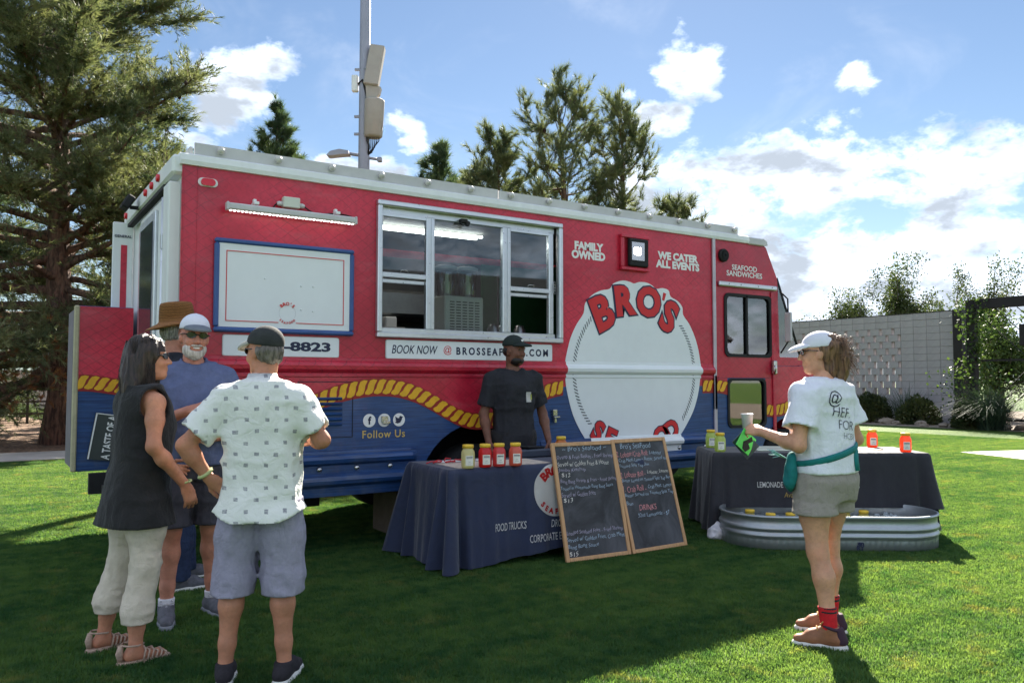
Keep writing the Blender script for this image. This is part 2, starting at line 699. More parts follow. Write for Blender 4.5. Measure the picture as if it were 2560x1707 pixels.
grid = ng.nodes.new('GeometryNodeMeshGrid')
nx_, ny_ = 46, 30
SP = 0.58
for i, v_ in enumerate((SP * (nx_ - 1), SP * (ny_ - 1), nx_, ny_)):
    grid.inputs[i].default_value = v_
tr_ = ng.nodes.new('GeometryNodeTransform')
tr_.inputs['Translation'].default_value = (-6.8 + SP * nx_ / 2, -7.0 + SP * ny_ / 2 - 0.1, 0.0)
iop = ng.nodes.new('GeometryNodeInstanceOnPoints')
rv = ng.nodes.new('FunctionNodeRandomValue')
rv.data_type = 'INT'
rv.inputs[4].default_value = 0
rv.inputs[5].default_value = 3
q90 = ng.nodes.new('ShaderNodeMath')
q90.operation = 'MULTIPLY'
q90.inputs[1].default_value = math.pi / 2
ng.links.new(rv.outputs[2], q90.inputs[0])
qv = ng.nodes.new('ShaderNodeCombineXYZ')
ng.links.new(q90.outputs[0], qv.inputs[2])
rs = ng.nodes.new('FunctionNodeRandomValue')
rs.data_type = 'FLOAT'
rs.inputs[2].default_value = 0.98
rs.inputs[3].default_value = 1.12
L_ = ng.links.new
L_(grid.outputs[0], tr_.inputs[0])
L_(tr_.outputs[0], iop.inputs['Points'])
L_(gi.outputs[0], iop.inputs['Instance'])
L_(qv.outputs[0], iop.inputs['Rotation'])
L_(rs.outputs[1], iop.inputs['Scale'])
L_(iop.outputs[0], go.inputs[0])
gm = grass.modifiers.new('turf', 'NODES')
gm.node_group = ng

# ================================================================ far right: block wall, steel frame, planting
M_block = mat('block_buff', rgb(164, 160, 162), 0.9, var=0.06, vs=2.2, bump=0.4, bs=45)
M_steel_blk = mat('black_steel', rgb(34, 31, 34), 0.55, metal=0.3, var=0.15)
M_mortar = mat('mortar_buff', rgb(140, 136, 136), 0.95, var=0.1)
wall = thing('block_wall', 'tall buff concrete block wall with rows of slot openings beside the lawn', 'wall', (26.0, 8.0, 0))
BW, BH, BT = 0.47, 0.2375, 0.20
blk = {}


def block_mesh(w):
    k = round(w, 3)
    if k not in blk:
        me = MB().box((BT / 2, 0, 0), (BT, w - 0.012, BH - 0.012), ch=0.006).mesh('block')
        me.materials.append(M_block)
        blk[k] = me
    return blk[k]


def put_block(y, w, r):
    o = bpy.data.objects.new('block', block_mesh(w))
    COL.objects.link(o)
    o.parent = wall
    o.location = (random.uniform(-0.003, 0.003), y + w / 2, (r + 0.5) * BH)


NR, NCOL = 16, 14
for r in range(NR):
    perf = 4 <= r <= 13
    y = 0.0
    ysolid = 4 * BW if perf else NCOL * BW
    while y < ysolid - 1e-6:
        put_block(y, BW, r)
        y += BW
    if perf:
        odd = r % 2
        if odd:
            put_block(y, BW * 0.5, r)
            y += BW * 0.5
        while y < NCOL * BW - 0.2:
            y += 0.115
            w = min(BW - 0.115, NCOL * BW - y)
            put_block(y, w, r)
            y += w
mo = MB()
for r in range(NR):
    if not (4 <= r <= 13):
        mo.box((BT / 2, NCOL * BW / 2, (r + .5) * BH), (BT - 0.024, NCOL * BW - 0.02, BH + 0.002))
    else:
        mo.box((BT / 2, 2 * BW, (r + .5) * BH), (BT - 0.024, 4 * BW - 0.02, BH + 0.002))
        mo.box((BT / 2, NCOL * BW / 2, r * BH), (BT - 0.02, NCOL * BW - 0.02, 0.016))
mo.box((BT / 2, NCOL * BW / 2, 14 * BH), (BT - 0.02, NCOL * BW - 0.02, 0.016))
mo.build('mortar', M_mortar, wall)
MB().box((BT / 2, NCOL * BW + 4.0, NR * BH / 2), (BT, 8.0, NR * BH)).build('wall_end', M_block, wall)
MB().box((BT / 2, 7.0, NR * BH + 0.012), (BT + 0.02, 14.6, 0.024)).build('coping', M_steel_blk, wall)
MB().box((0.06, -0.17, 1.92), (0.36, 0.30, 3.84), ch=0.01).build('steel_post', M_steel_blk, wall)

fr = thing('steel_trellis', 'black steel frame trellis with cables and climbing vines beside the block wall', 'trellis', (24.0, 6.4, 0))
MB().box((0, 0, 1.95), (0.24, 0.24, 3.9), ch=0.008).build('post', M_steel_blk, fr)
MB().box((0, -6.0, 1.8), (0.24, 0.24, 3.6), ch=0.008).build('post', M_steel_blk, fr)
MB().box((0, -3.0, 3.76), (0.22, 5.76, 0.30), ch=0.008).build('beam', M_steel_blk, fr)
MB().box((0, -3.0, 2.05), (0.05, 5.76, 0.06)).build('rail', M_steel_blk, fr)
MB().box((0, -3.0, 0.28), (0.05, 5.76, 0.06)).build('rail', M_steel_blk, fr)
for i in range(10):
    y0 = -0.1 - i * 0.6
    for s_ in (1, -1):
        a_, c_ = ((0, y0, 3.6), (0, y0 - 3.2, 0.3)) if s_ == 1 else ((0, y0, 0.3), (0, y0 - 3.2, 3.6))
        if c_[1] < -5.9:
            t_ = (-5.9 - a_[1]) / (c_[1] - a_[1])
            c_ = (0, -5.9, a_[2] + (c_[2] - a_[2]) * t_)
        MB().tube([a_, c_], 0.012, 5).build('cable', M_steel_blk, fr)
MB().box((-0.3, -1.75, 2.75), (0.35, 0.42, 0.62), ch=0.02).build('loudspeaker', M_steel_blk, fr)

bal = thing('steel_balcony', 'dark steel balcony edge with thin railing at the right border of the picture', 'balcony', (24.6, 4.05, 0))
M_brown = mat('brown_steel', rgb(74, 52, 52), 0.6, var=0.15)
MB().box((1.5, -2.0, 5.0), (3.0, 3.6, 0.55), ch=0.01).build('deck_edge', M_brown, bal)
MB().box((1.3, -2.6, 2.36), (0.3, 0.3, 4.72), ch=0.01).build('column', M_brown, bal)
for i in range(24):
    MB().box((0.02, -0.22 - i * 0.15, 5.50), (0.02, 0.02, 0.45)).build('baluster', M_steel_blk, bal)
MB().box((0.02, -2.0, 5.745), (0.05, 3.6, 0.04)).build('handrail', M_steel_blk, bal)

hb = thing('brown_building', 'low brown building seen through the steel trellis', 'building', (34.0, 5.5, 0))
MB().box((2.0, -3.0, 1.6), (4.0, 9.0, 3.2), ch=0.02).build('wall', mat('brown_stucco', rgb(128, 82, 66), 0.9, var=0.15, bump=.2), hb)
MB().box((2.0, -3.0, 3.33), (4.6, 9.6, 0.25), ch=0.02).build('roof', M_brown, hb)
for yy in (-5.5, -3.0, -0.5):
    w_ = MB().box((-0.01, yy, 1.6), (0.05, 1.1, 1.3), ch=0.01).build('window', M_steel_blk, hb)
    MB().box((-0.045, yy, 1.6), (0.012, 0.98, 1.18)).build('pane', mat('dark_pane', rgb(40, 52, 60), 0.1, var=0), w_)
pw = thing('patio_wall', 'low pale patio wall behind the steel trellis', 'wall', (29.0, 5.8, 0))
MB().box((0, -3.5, 0.55), (0.3, 7.4, 1.1), ch=0.02).build('wall_body', mat('pale_stucco', rgb(206, 196, 186), .9, var=.1, bump=.2), pw)
MB().box((0, -3.5, 1.13), (0.38, 7.5, 0.055), ch=0.01).build('cap', M_pad, pw)

# rocks along the bed
M_rock = mat('rock', rgb(140, 128, 116), 0.95, var=0.3, vs=5, bump=0.5, bs=30)
rock_me = []
for q in range(3):
    bm = bmesh.new()
    bmesh.ops.create_icosphere(bm, subdivisions=2, radius=0.5)
    for v in bm.verts:
        v.co *= 0.75 + 0.5 * random.random()
        v.co.z *= 0.6
    me = bpy.data.meshes.new('rock')
    bm.to_mesh(me)
    bm.free()
    me.materials.append(M_rock)
    rock_me.append(me)
for i in range(16):
    o = bpy.data.objects.new('rock', rock_me[i % 3])
    COL.objects.link(o)
    s_ = random.uniform(0.22, 0.45)
    yy = 5.0 + i * 0.55 + random.uniform(-.2, .2)
    o.location = (23.4 + random.uniform(0, 1.6), yy, s_ * 0.2)
    o.scale = (s_, s_ * 1.3, s_)
    o.rotation_euler = (0, 0, random.uniform(0, 6))
    tag(o, 'small grey-brown rock lying in the gravel bed before the block wall', 'rock', 'rocks along the gravel bed')

# ================================================================ far left: fence and pale wall behind the pine
M_fence = mat('dark_fence', rgb(58, 54, 52), 0.7, var=0.2)
fe = thing('rail_fence', 'dark metal rail fence far behind the pine trunk', 'fence', (-14.0, 25.0, 0))
for i in range(12):
    MB().box((i * 2.0, 0, 0.62), (0.08, 0.08, 1.24)).build('post', M_fence, fe)
for zz in (0.35, 0.75, 1.15):
    MB().box((11.0, 0, zz), (22.0, 0.05, 0.06)).build('rail', M_fence, fe)
lw = thing('stucco_wall', 'long pale stucco wall far behind the rail fence', 'wall', (-20.0, 33.0, 0))
MB().box((16.0, 0, 0.9), (32.0, 0.3, 1.8), ch=0.02).build('wall_body', MATS['pale_stucco'], lw)
MB().box((16.0, 0, 1.86), (32.0, 0.4, 0.1), ch=0.02).build('cap', M_conc, lw)

# ================================================================ behind the camera: the house that the serving window mirrors
hs = thing('gabled_house', 'dark gabled house across the lawn, mirrored in the serving window', 'house', (19.5, -24.0, 0), RAD(8))
MB().box((0, 0, 1.7), (15.0, 8.0, 3.4), ch=.03).build('wall', mat('taupe_siding', rgb(92, 86, 82), .85, var=.12, bump=.2), hs)
b = MB()
b.prism([(-4.8, 3.3), (0, 6.2), (4.8, 3.3), (4.6, 3.15), (0, 5.95), (-4.6, 3.15)], lambda u, v, d: (d, u, v), -8.0, 8.0)
b.build('roof', mat('dark_shingle', rgb(44, 42, 46), .9, var=.2, bump=.4, bs=20), hs)
for xx in (-5.0, -1.7, 4.6):
    w_ = MB().box((xx, 4.02, 1.8), (1.5, .08, 1.4), ch=.02).build('window', M_pad, hs)
    MB().box((xx, 4.07, 1.8), (1.3, .03, 1.2)).build('pane', MATS['dark_pane'], w_)
d_ = MB().box((1.5, 4.03, 1.05), (1.0, .08, 2.1), ch=.02).build('door', M_brown, hs)
MB().box((1.85, 4.10, 1.05), (.06, .06, .12), ch=.01).build('handle', M_steel_blk, d_)

# ================================================================ the food truck
def red_mat():
    m, n, b, o = base_mat('red_vinyl')
    t = n.new('ShaderNodeTexCoord').outputs['Object']
    x, y, z = n.sep(t)
    wz = n.m('MULTIPLY', n.m('SUBTRACT', n.noise(t, 2.2, 3.0), 0.5), 0.10)
    wx = n.m('MULTIPLY', n.m('SUBTRACT', n.noise(n.v('ADD', t, (7, 3, 1)), 2.2, 3.0), 0.5), 0.10)
    yy = n.m('MULTIPLY', y, 1.0)
    xx = n.m('ADD', n.m('ADD', x, yy), wx)
    zz = n.m('ADD', z, wz)
    u = n.m('ADD', n.m('MULTIPLY', xx, 8.0), n.m('MULTIPLY', zz, 11.0))
    v = n.m('SUBTRACT', n.m('MULTIPLY', xx, 8.0), n.m('MULTIPLY', zz, 11.0))

    def line(q):
        d = n.m('ABSOLUTE', n.m('SUBTRACT', n.m('FRACT', q), 0.5))
        return n.ramp(d, 0.455, 0.495)
    net = n.m('MAXIMUM', line(u), line(v))
    patch = n.ramp(n.noise(t, 1.6, 4.0, 0.6), 0.30, 0.62)
    net = n.m('MULTIPLY', net, n.m('MULTIPLY', patch, 0.6))
    big = n.ramp(n.noise(t, 0.9, 4.0, 0.55), 0.32, 0.68)
    col = n.mix(big, rgb(172, 20, 48), rgb(214, 44, 70))
    col = n.mix(n.ramp(n.noise(t, 30.0, 3.0), 0.35, 0.75, 0.0, 0.25), col, rgb(120, 8, 26))
    col = n.mix(net, col, rgb(70, 4, 18))
    dust = n.ramp(n.noise(n.v('MULTIPLY', t, (1.0, 1.0, 3.0)), 2.4, 6.0, 0.68), 0.5, 0.78, 0.0, 0.16)
    col = n.mix(dust, col, rgb(196, 150, 150))
    scr = n.ramp(n.noise(n.v('MULTIPLY', t, (2.0, 1.0, 60.0)), 3.0, 3.0, 0.5), 0.76, 0.80, 0.0, 0.22)
    col = n.mix(scr, col, rgb(214, 170, 170))
    n.link(col, b.inputs['Base Color'])
    b.inputs['Roughness'].default_value = 0.38
    n.link(n.ramp(n.noise(t, 5.0, 5.0), 0.2, 0.8, 0.28, 0.5), b.inputs['Roughness'])
    b.inputs['Coat Weight'].default_value = 0.15
    b.inputs['Coat Roughness'].default_value = 0.2
    bn = n.new('ShaderNodeBump')
    bn.inputs['Strength'].default_value = 0.12
    bn.inputs['Distance'].default_value = 0.01
    n.link(n.noise(t, 3.5, 3.0), bn.inputs['Height'])
    n.link(bn.outputs[0], b.inputs['Normal'])
    return m


def blue_mat():
    m, n, b, o = base_mat('blue_vinyl')
    t = n.new('ShaderNodeTexCoord').outputs['Object']
    g = n.noise(n.v('MULTIPLY', t, (1.5, 1.5, 40.0)), 2.0, 5.0, 0.6)
    x, y, z = n.sep(t)
    pl = n.m('ABSOLUTE', n.m('SUBTRACT', n.m('FRACT', n.m('DIVIDE', z, 0.205)), 0.5))
    col = n.mix(n.ramp(g, 0.3, 0.7), rgb(20, 50, 98), rgb(38, 78, 134))
    col = n.mix(n.ramp(pl, 0.485, 0.497, 0, 0.6), col, rgb(10, 24, 54))
    grime = n.m('MULTIPLY', n.ramp(z, 0.45, 1.05, 1.0, 0.25), n.ramp(n.noise(t, 3.0, 6.0, 0.7), 0.42, 0.75, 0.0, 0.45))
    col = n.mix(grime, col, rgb(112, 116, 122))
    n.link(col, b.inputs['Base Color'])
    b.inputs['Roughness'].default_value = 0.42
    b.inputs['Coat Weight'].default_value = 0.1
    bn = n.new('ShaderNodeBump')
    bn.inputs['Strength'].default_value = 0.1
    bn.inputs['Distance'].default_value = 0.01
    n.link(n.noise(t, 4.0, 3.0), bn.inputs['Height'])
    n.link(bn.outputs[0], b.inputs['Normal'])
    return m


M_red, M_blue = red_mat(), blue_mat()
M_white = mat('white_paint', rgb(228, 230, 230), 0.45, var=0.07, vs=2.0, stretch=(1, 1, .4))
M_grey = mat('grey_paint', rgb(196, 194, 194), 0.5, var=0.08, vs=2.0)
M_alu = mat('aluminium', rgb(208, 212, 216), 0.32, metal=0.75, var=0.08, vs=3.0)
M_chrome = mat('dull_chrome', rgb(190, 190, 190), 0.25, metal=1.0, var=0.1)
M_sign = mat('sign_white', rgb(226, 230, 232), 0.5, var=0.035, vs=1.2)
M_navy = mat('navy_print', rgb(24, 32, 66), 0.5, var=0.05)
M_bluef = mat('blue_frame', rgb(52, 84, 142), 0.42, var=0.1, vs=10)
M_redp = mat('red_print', rgb(206, 32, 38), 0.5, var=0.05)
M_yel = mat('rope_yellow', rgb(226, 170, 30), 0.5, var=0.12, vs=14)
M_rope_ln = mat('rope_outline', rgb(150, 28, 26), 0.5, var=0.1)
M_gold = mat('gold_print', rgb(208, 178, 96), 0.5, var=0.05)
M_txtw = mat('white_print', rgb(236, 234, 232), 0.5, var=0.03)
M_black = mat('black_rubber', rgb(22, 22, 24), 0.75, var=0.2)
M_under = mat('underbody_black', rgb(26, 26, 28), 0.8, var=0.25, vs=9)
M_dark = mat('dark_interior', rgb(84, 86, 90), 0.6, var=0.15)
M_stain = mat('stainless', rgb(150, 152, 154), 0.35, metal=0.9, var=0.12, vs=4)
M_green = mat('green_panel', rgb(40, 92, 60), 0.5, var=0.15)
M_glass = glass_mat('window_glass', (0.78, 0.84, 0.86), 0.02)
M_cabglass = glass_mat('cab_glass', (0.80, 0.95, 0.92), 0.20)
M_led = mat('led_lit', (1, 1, 1), 0.5, var=0, emit=(1.0, 0.97, 0.88), es=4.0)
M_flood = mat('floodlight_lit', (1, 1, 1), 0.5, var=0, emit=(1.0, 0.96, 0.86), es=16.0)
M_redlamp = mat('red_lens', rgb(214, 22, 40), 0.15, var=0.1, coat=0.4)

truck = thing('food_truck', 'red and blue seafood food truck with a rope print and a serving window', 'food truck')
TW = 2.5           # width
ZT = 3.03          # top of the red panel


def rope_z(x):
    K = [(-0.6, 1.30), (-0.1, 1.20), (0.25, 1.11), (0.6, 1.09), (0.9, 1.17), (1.117, 1.273), (1.263, 1.318), (1.421, 1.353), (1.604, 1.368), (1.726, 1.362), (1.878, 1.334), (2.017, 1.277), (2.164, 1.202), (2.297, 1.121), (2.438, 1.061), (2.602, 1.038), (2.85, 1.08), (3.1, 1.21), (3.313, 1.309), (3.569, 1.361), (4.5, 1.40), (5.467, 1.356), (5.636, 1.364), (5.874, 1.354), (6.2, 1.21), (6.485, 1.081), (6.73, 1.058), (6.961, 1.099), (7.137, 1.189), (7.5, 1.33)]
    return float(np.interp(x, [k[0] for k in K], [k[1] for k in K]))


def rz_s(x):
    return sum(rope_z(x + d) for d in (-.12, -.06, 0, .06, .12)) / 5


XB = 5.665
ARCH = (2.62, 0.44, 0.64)       # rear wheel centre x, z, arch radius
arch = [(ARCH[0] + ARCH[2] * math.cos(RAD(a)), ARCH[1] + ARCH[2] * 0.93 * math.sin(RAD(a))) for a in range(0, 181, 10)]
xs_up = [0 + i * 0.05 for i in range(int(XB / 0.05) + 1)] + [XB]
curve = [(x, rz_s(x)) for x in xs_up]
WIN = (1.60, 1.815, 3.495, 2.925)
# upper red skin
link('red_side_panel', plate_mesh('red_side_panel', [curve + [(XB, ZT), (0, ZT)], [(WIN[0], WIN[1]), (WIN[2], WIN[1]), (WIN[2], WIN[3]), (WIN[0], WIN[3])]], 0.03, 0.0), M_red, truck)
# lower blue skin with the wheel arch cut out
low = [(0, 0.50)] + [(ARCH[0] - ARCH[2], 0.50)] + arch[::-1] + [(ARCH[0] + ARCH[2], 0.50), (XB, 0.50)]
link('blue_side_panel', plate_mesh('blue_side_panel', [low + curve[::-1]], 0.03, 0.0), M_blue, truck)
# wheel arch lining and wheels
b = MB()
for i in range(len(arch) - 1):
    (xa, za), (xb, zb) = arch[i], arch[i + 1]
    b.add([(xa, 0.031, za), (xb, 0.031, zb), (xb, 0.75, zb), (xa, 0.75, za)], [(0, 1, 2, 3)])
b.add([(ARCH[0] - .66, .75, .3), (ARCH[0] + .66, .75, .3), (ARCH[0] + .66, .75, 1.1), (ARCH[0] - .66, .75, 1.1)], [(0, 1, 2, 3)])
b.build('wheel_well', M_under, truck, fix=False)
M_tyre = mat('tyre', rgb(30, 30, 31), 0.85, var=0.2, bump=0.3, bs=40)


def wheel(x, y, s):
    w_ = MB().lathe([(0.24, -0.12), (0.36, -0.13), (0.40, -0.115), (0.415, -0.09), (0.415, 0.09), (0.40, 0.115), (0.36, 0.13), (0.24, 0.12)], (0, 0, 0), 36, axis='Y').build('tyre', M_tyre, None)
    o = bpy.data.objects.new('wheel', None)
    COL.objects.link(o)
    o.parent = truck
    o.location = (x, y, 0.415)
    w_.parent = o
    MB().lathe([(0.0, s * -0.02), (0.08, s * -0.03), (0.09, s * -0.01), (0.19, s * 0.02), (0.215, s * -0.03), (0.225, s * -0.115), (0.245, s * -0.115)], (0, 0, 0), 28, axis='Y').build('rim', M_grey, o)


for y_ in (0.20, TW - 0.20):
    for x_ in (2.62, 7.0):
        wheel(x_, y_, 1 if y_ < 1 else -1)
# belt moulding; white where the round logo wraps over it
prof = [(1.605, 0.0), (1.60, 0.008), (1.575, 0.010), (1.56, 0.028), (1.535, 0.044), (1.505, 0.040), (1.485, 0.022), (1.476, 0.004), (1.46, 0.010), (1.445, 0.010), (1.44, 0.0)]
b = MB()
st = [0.0, 1.0, 2.0, 3.0, 3.582, 3.5821, 4.5, 5.462, 5.4621, XB]
b.sweep(prof, lambda u, v, s: (s, -v - 0.001, u), st, mfun=lambda s: 1 if 3.582 < s < 5.462 else 0)
b.build('belt_moulding', [M_red, M_sign], truck)
# lower rub rails
prof = [(0.842, 0.0), (0.838, 0.018), (0.815, 0.022), (0.80, 0.055), (0.775, 0.07), (0.745, 0.06), (0.73, 0.03), (0.722, 0.018), (0.665, 0.018), (0.655, 0.028), (0.635, 0.06), (0.605, 0.07), (0.575, 0.06), (0.555, 0.03), (0.545, 0.02), (0.475, 0.016), (0.47, 0.0)]
for x0, x1 in ((0.0, 1.955), (3.28, XB)):
    b = MB()
    b.sweep(prof, lambda u, v, s: (s, -v - 0.001, u), [x0, x0 + 0.06, (x0 + x1) / 2, x1 - 0.06, x1])
    for i in range(len(b.v)):                     # taper the two ends
        q = b.v[i]
        if abs(q[0] - x0) < 1e-4 or abs(q[0] - x1) < 1e-4:
            b.v[i] = (q[0], q[1] * 0.25, q[2])
    b.build('rub_rail', M_blue, truck)
for x_ in (0.25, 0.66, 1.08, 1.40, 1.70, 3.6, 4.1, 4.6, 5.1, 5.5):
    MB().lathe([(0.024, 0.0), (0.024, -0.006), (0.017, -0.014), (0.0, -0.017)], (x_, -0.02, 0.694), 14, axis='Y').build('reflector_stud', M_chrome, truck)
# rope print: dark red band, then the yellow strands
b, b2 = MB(), MB()


def rope_run(x0, x1, y=0.0, off=0.0, dxs=0.0):
    xs_ = np.linspace(x0, x1, max(8, int((x1 - x0) / 0.04)))
    for i in range(len(xs_) - 1):
        q = []
        for x in (xs_[i], xs_[i + 1]):
            z = rz_s(x)
            q += [(x + dxs, y - 0.004, z - 0.082 + off), (x + dxs, y - 0.004, z + 0.070 + off)]
        b2.add(q, [(0, 2, 3, 1)])
    s = x0 + 0.03
    while s < x1 - 0.03:
        z = rz_s(s)
        dz_ = (rz_s(s + .05) - rz_s(s - .05)) / 0.1
        L = math.hypot(1, dz_)
        tx, tz = 1 / L, dz_ / L
        nx, nz = -tz, tx
        P = []
        for (u, v) in ((-.052, -.060), (-.020, -.066), (.012, -.052), (.028, -.02), (.038, .015), (.058, .045), (.062, .056), (.030, .064), (-.002, .054), (-.022, .02), (-.032, -.015), (-.055, -.045)):
            v *= 0.98
            P.append((min(max(s + u * tx + v * nx * .9, x0 + .002), x1 - .002) + dxs, y - 0.007, z + u * tz + v * nz + off))
        b.add(P, [tuple(range(len(P)))])
        s += 0.083


for x0_, x1_ in ((0.0, 3.55), (5.49, XB)):
    b, b2 = MB(), MB()
    rope_run(x0_, x1_)
    b2.build('rope_edge_print', M_rope_ln, truck, fix=False)
    b.build('rope_print', M_yel, truck, fix=False)
# white cornice, parapet and its bulbs
b = MB()
b.sweep([(ZT - 0.004, 0.0), (ZT - 0.002, 0.022), (ZT + 0.03, 0.03), (ZT + 0.075, 0.024), (ZT + 0.088, 0.0), (ZT + 0.088, -0.06), (ZT - 0.004, -0.06)], lambda u, v, s: (s, -v, u), [-0.02, 6.28], closed=True)
b.build('roof_cornice', M_white, truck)
b = MB()
b.box((3.15 - 1.7, 0.035, 3.165), (2.72, 0.02, 0.10))
b.box((3.15 + 1.33, 0.035, 3.163), (3.32, 0.018, 0.092))
b.box((0.07, 0.7, 3.15), (0.02, 1.3, 0.07))
b.build('roof_parapet', M_grey, truck)
for i in range(14):
    MB().lathe([(0.022, 0.0), (0.022, -0.012), (0.030, -0.018), (0.027, -0.04), (0.012, -0.05), (0.0, -0.052)], (0.277 + 0.445 * i, 0.025, 3.172), 12, axis='Y').build('roof_bulb', mat('bulb_glass', rgb(196, 192, 186), 0.2, var=0.1, coat=.5), truck)
# box shell: roof, floor, far side
MB().box((3.1, TW / 2, 3.075), (6.2, TW - 0.12, 0.08)).build('roof', M_white, truck)
MB().box((2.85, TW / 2, 0.62), (5.7, TW - 0.10, 0.10)).build('floor', M_under, truck)
MB().box((XB / 2, TW - 0.015, 1.77), (XB, 0.03, 2.55)).build('far_side_panel', M_red, truck)
# red patches: seam strip, marker lamp
for x_ in (0.0, 0.10):
    MB().box((x_ + 0.012, -0.003, 2.2), (0.006, 0.006, 1.62)).build('panel_seam', M_red, truck)
M_silver_trim = mat('silver_trim', rgb(186, 178, 186), 0.4, metal=.3, var=.1)
MB().box((XB + 0.02, -0.012, 2.06), (0.045, 0.03, 1.94), ch=0.008).build('corner_trim', M_silver_trim, truck)
MB().box((XB + 0.02, -0.012, 1.02), (0.045, 0.03, 0.92), ch=0.008).build('corner_trim', M_silver_trim, truck)
link('lamp_base', plate_mesh('lamp_base', [rrect(0.11, 2.88, 0.255, 2.945, 0.032)], 0.01, -0.012), M_white, truck)
link('marker_lamp', plate_mesh('marker_lamp', [rrect(0.13, 2.886, 0.235, 2.939, 0.025)], 0.02, -0.03), M_redlamp, truck)
# LED bar light with brackets, junction box and cable
b = MB()
b.box((0.824, -0.085, 2.735), (1.04, 0.05, 0.055), ch=0.012)
for x_ in (0.31, 1.34):
    b.box((x_, -0.085, 2.735), (0.02, 0.06, 0.065), ch=0.006)
lb = b.build('bar_light', M_grey, truck)
b = MB()
for i in range(34):
    b.box((0.335 + i * 0.0297, -0.085, 2.705), (0.014, 0.025, 0.008))
b.build('led_row', mat('led_dim', (1, 1, 1), .5, var=0, emit=(1, .98, .92), es=1.2), lb)
for x_ in (0.53, 1.19):
    MB().box((x_, -0.045, 2.785), (0.04, 0.09, 0.025), ch=0.004).box((x_, -0.02, 2.80), (0.025, 0.04, 0.05), ch=0.004).build('bracket', M_white, lb)
jb = MB().box((0.815, -0.03, 2.83), (0.135, 0.06, 0.085), ch=0.006).build('junction_box', mat('beige_plastic', rgb(206, 208, 196), 0.5, var=0.04), truck)
MB().lathe([(0.02, 0), (0.02, 0.03), (0.012, 0.045)], (0.882, -0.03, 2.815), 10, axis='X').lathe([(0.012, -0.045), (0.02, -0.03), (0.02, 0.0)], (0.748, -0.03, 2.815), 10, axis='X').build('gland', M_grey, jb)
b = MB()
b.tube([(0.92, -0.03, 2.815), (0.96, -0.03, 2.79), (1.02, -0.02, 2.765), (1.10, -0.02, 2.775), (1.20, -0.025, 2.79), (1.28, -0.03, 2.785), (1.32, -0.06, 2.77)], 0.006, 6)
b.tube([(0.71, -0.03, 2.815), (0.69, -0.03, 2.80), (0.675, -0.03, 2.775), (0.68, -0.04, 2.765), (0.70, -0.05, 2.76)], 0.006, 6)
b.build('cable', M_black, jb)
# menu panel: framed white board
link('menu_panel', plate_mesh('menu_panel', [rrect(0.272, 1.822, 1.322, 2.464, 0.004, 1)], 0.02, -0.025), M_sign, truck)
b = MB()
for (x0, z0, x1, z1) in ((0.236, 2.462, 1.358, 2.499), (0.236, 1.782, 1.358, 1.820), (0.236, 1.82, 0.274, 2.462), (1.320, 1.82, 1.358, 2.462)):
    b.box(((x0 + x1) / 2, -0.02, (z0 + z1) / 2), (x1 - x0, 0.04, z1 - z0), ch=0.012)
b.build('menu_frame', M_bluef, truck)
b = MB()
R_ = (0.324, 1.866, 1.270, 2.408)
for (x0, z0, x1, z1) in ((R_[0], R_[3] - .006, R_[2], R_[3]), (R_[0], R_[1], 0.73, R_[1] + .006), (0.87, R_[1], R_[2], R_[1] + .006), (R_[0], R_[1] + .006, R_[0] + .006, R_[3] - .006), (R_[2] - .006, R_[1] + .006, R_[2], R_[3] - .006)):
    b.box(((x0 + x1) / 2, -0.027, (z0 + z1) / 2), (x1 - x0, 0.003, z1 - z0))
b.build('menu_border_print', M_redp, truck)
for x_, z_ in ((0.62, 2.21), (0.91, 2.17), (1.01, 2.17), (0.91, 1.98), (1.01, 1.97)):
    MB().lathe([(0.009, 0), (0.008, -0.003), (0, -0.004)], (x_, -0.025, z_), 8, axis='Y').build('rivet', M_sign, truck)


def arc_text(s, cx_, cz_, r, a0, a1, size, y, bold, flip=False, up=False):
    """letters round a circle, angles in degrees measured from straight up, clockwise"""
    parts = []
    for i, ch in enumerate(s):
        if ch == ' ':
            continue
        a = RAD(a0 + (a1 - a0) * (i / max(1, len(s) - 1)))
        me = text_mesh('letter', ch, size, bold, 0, 1.0, 'CENTER', 0.002)
        lo, hi = text_size(me)
        me.transform(Matrix.Translation((-(lo[0] + hi[0]) / 2, -(lo[1] + hi[1]) / 2 if ch != "'" else -size * .05, 0)))
        rr = math.pi - a if flip else -a
        if flip:
            rr = -(a - math.pi)
        me.transform(Matrix.Rotation(rr, 4, 'Z'))
        me.transform(Matrix.Translation((cx_ + r * math.sin(a), cz_ + r * math.cos(a), 0)))
        me.transform(SIDE)
        me.transform(Matrix.Translation((0, y, 0)))
        parts.append(me)
    return join_meshes('letters', parts)


def ring_dashes(cx_, cz_, rx, rz, spans, y, n, w, l, slant=0.6):
    b_ = MB()
    for a0, a1 in spans:
        for i in range(n):
            a = RAD(a0 + (a1 - a0) * i / (n - 1))
            px_, pz_ = cx_ + rx * math.sin(a), cz_ + rz * math.cos(a)
            tx, tz = math.cos(a), -math.sin(a)
            nx, nz = math.sin(a), math.cos(a)
            q = []
            for u, v in ((-l, -w), (-l * .4, -w), (l, w), (l * .4, w)):
                q.append((px_ + tx * u + nx * v, y, pz_ + tz * u + nz * v))
            b_.add(q, [(0, 1, 2, 3)])
    return b_


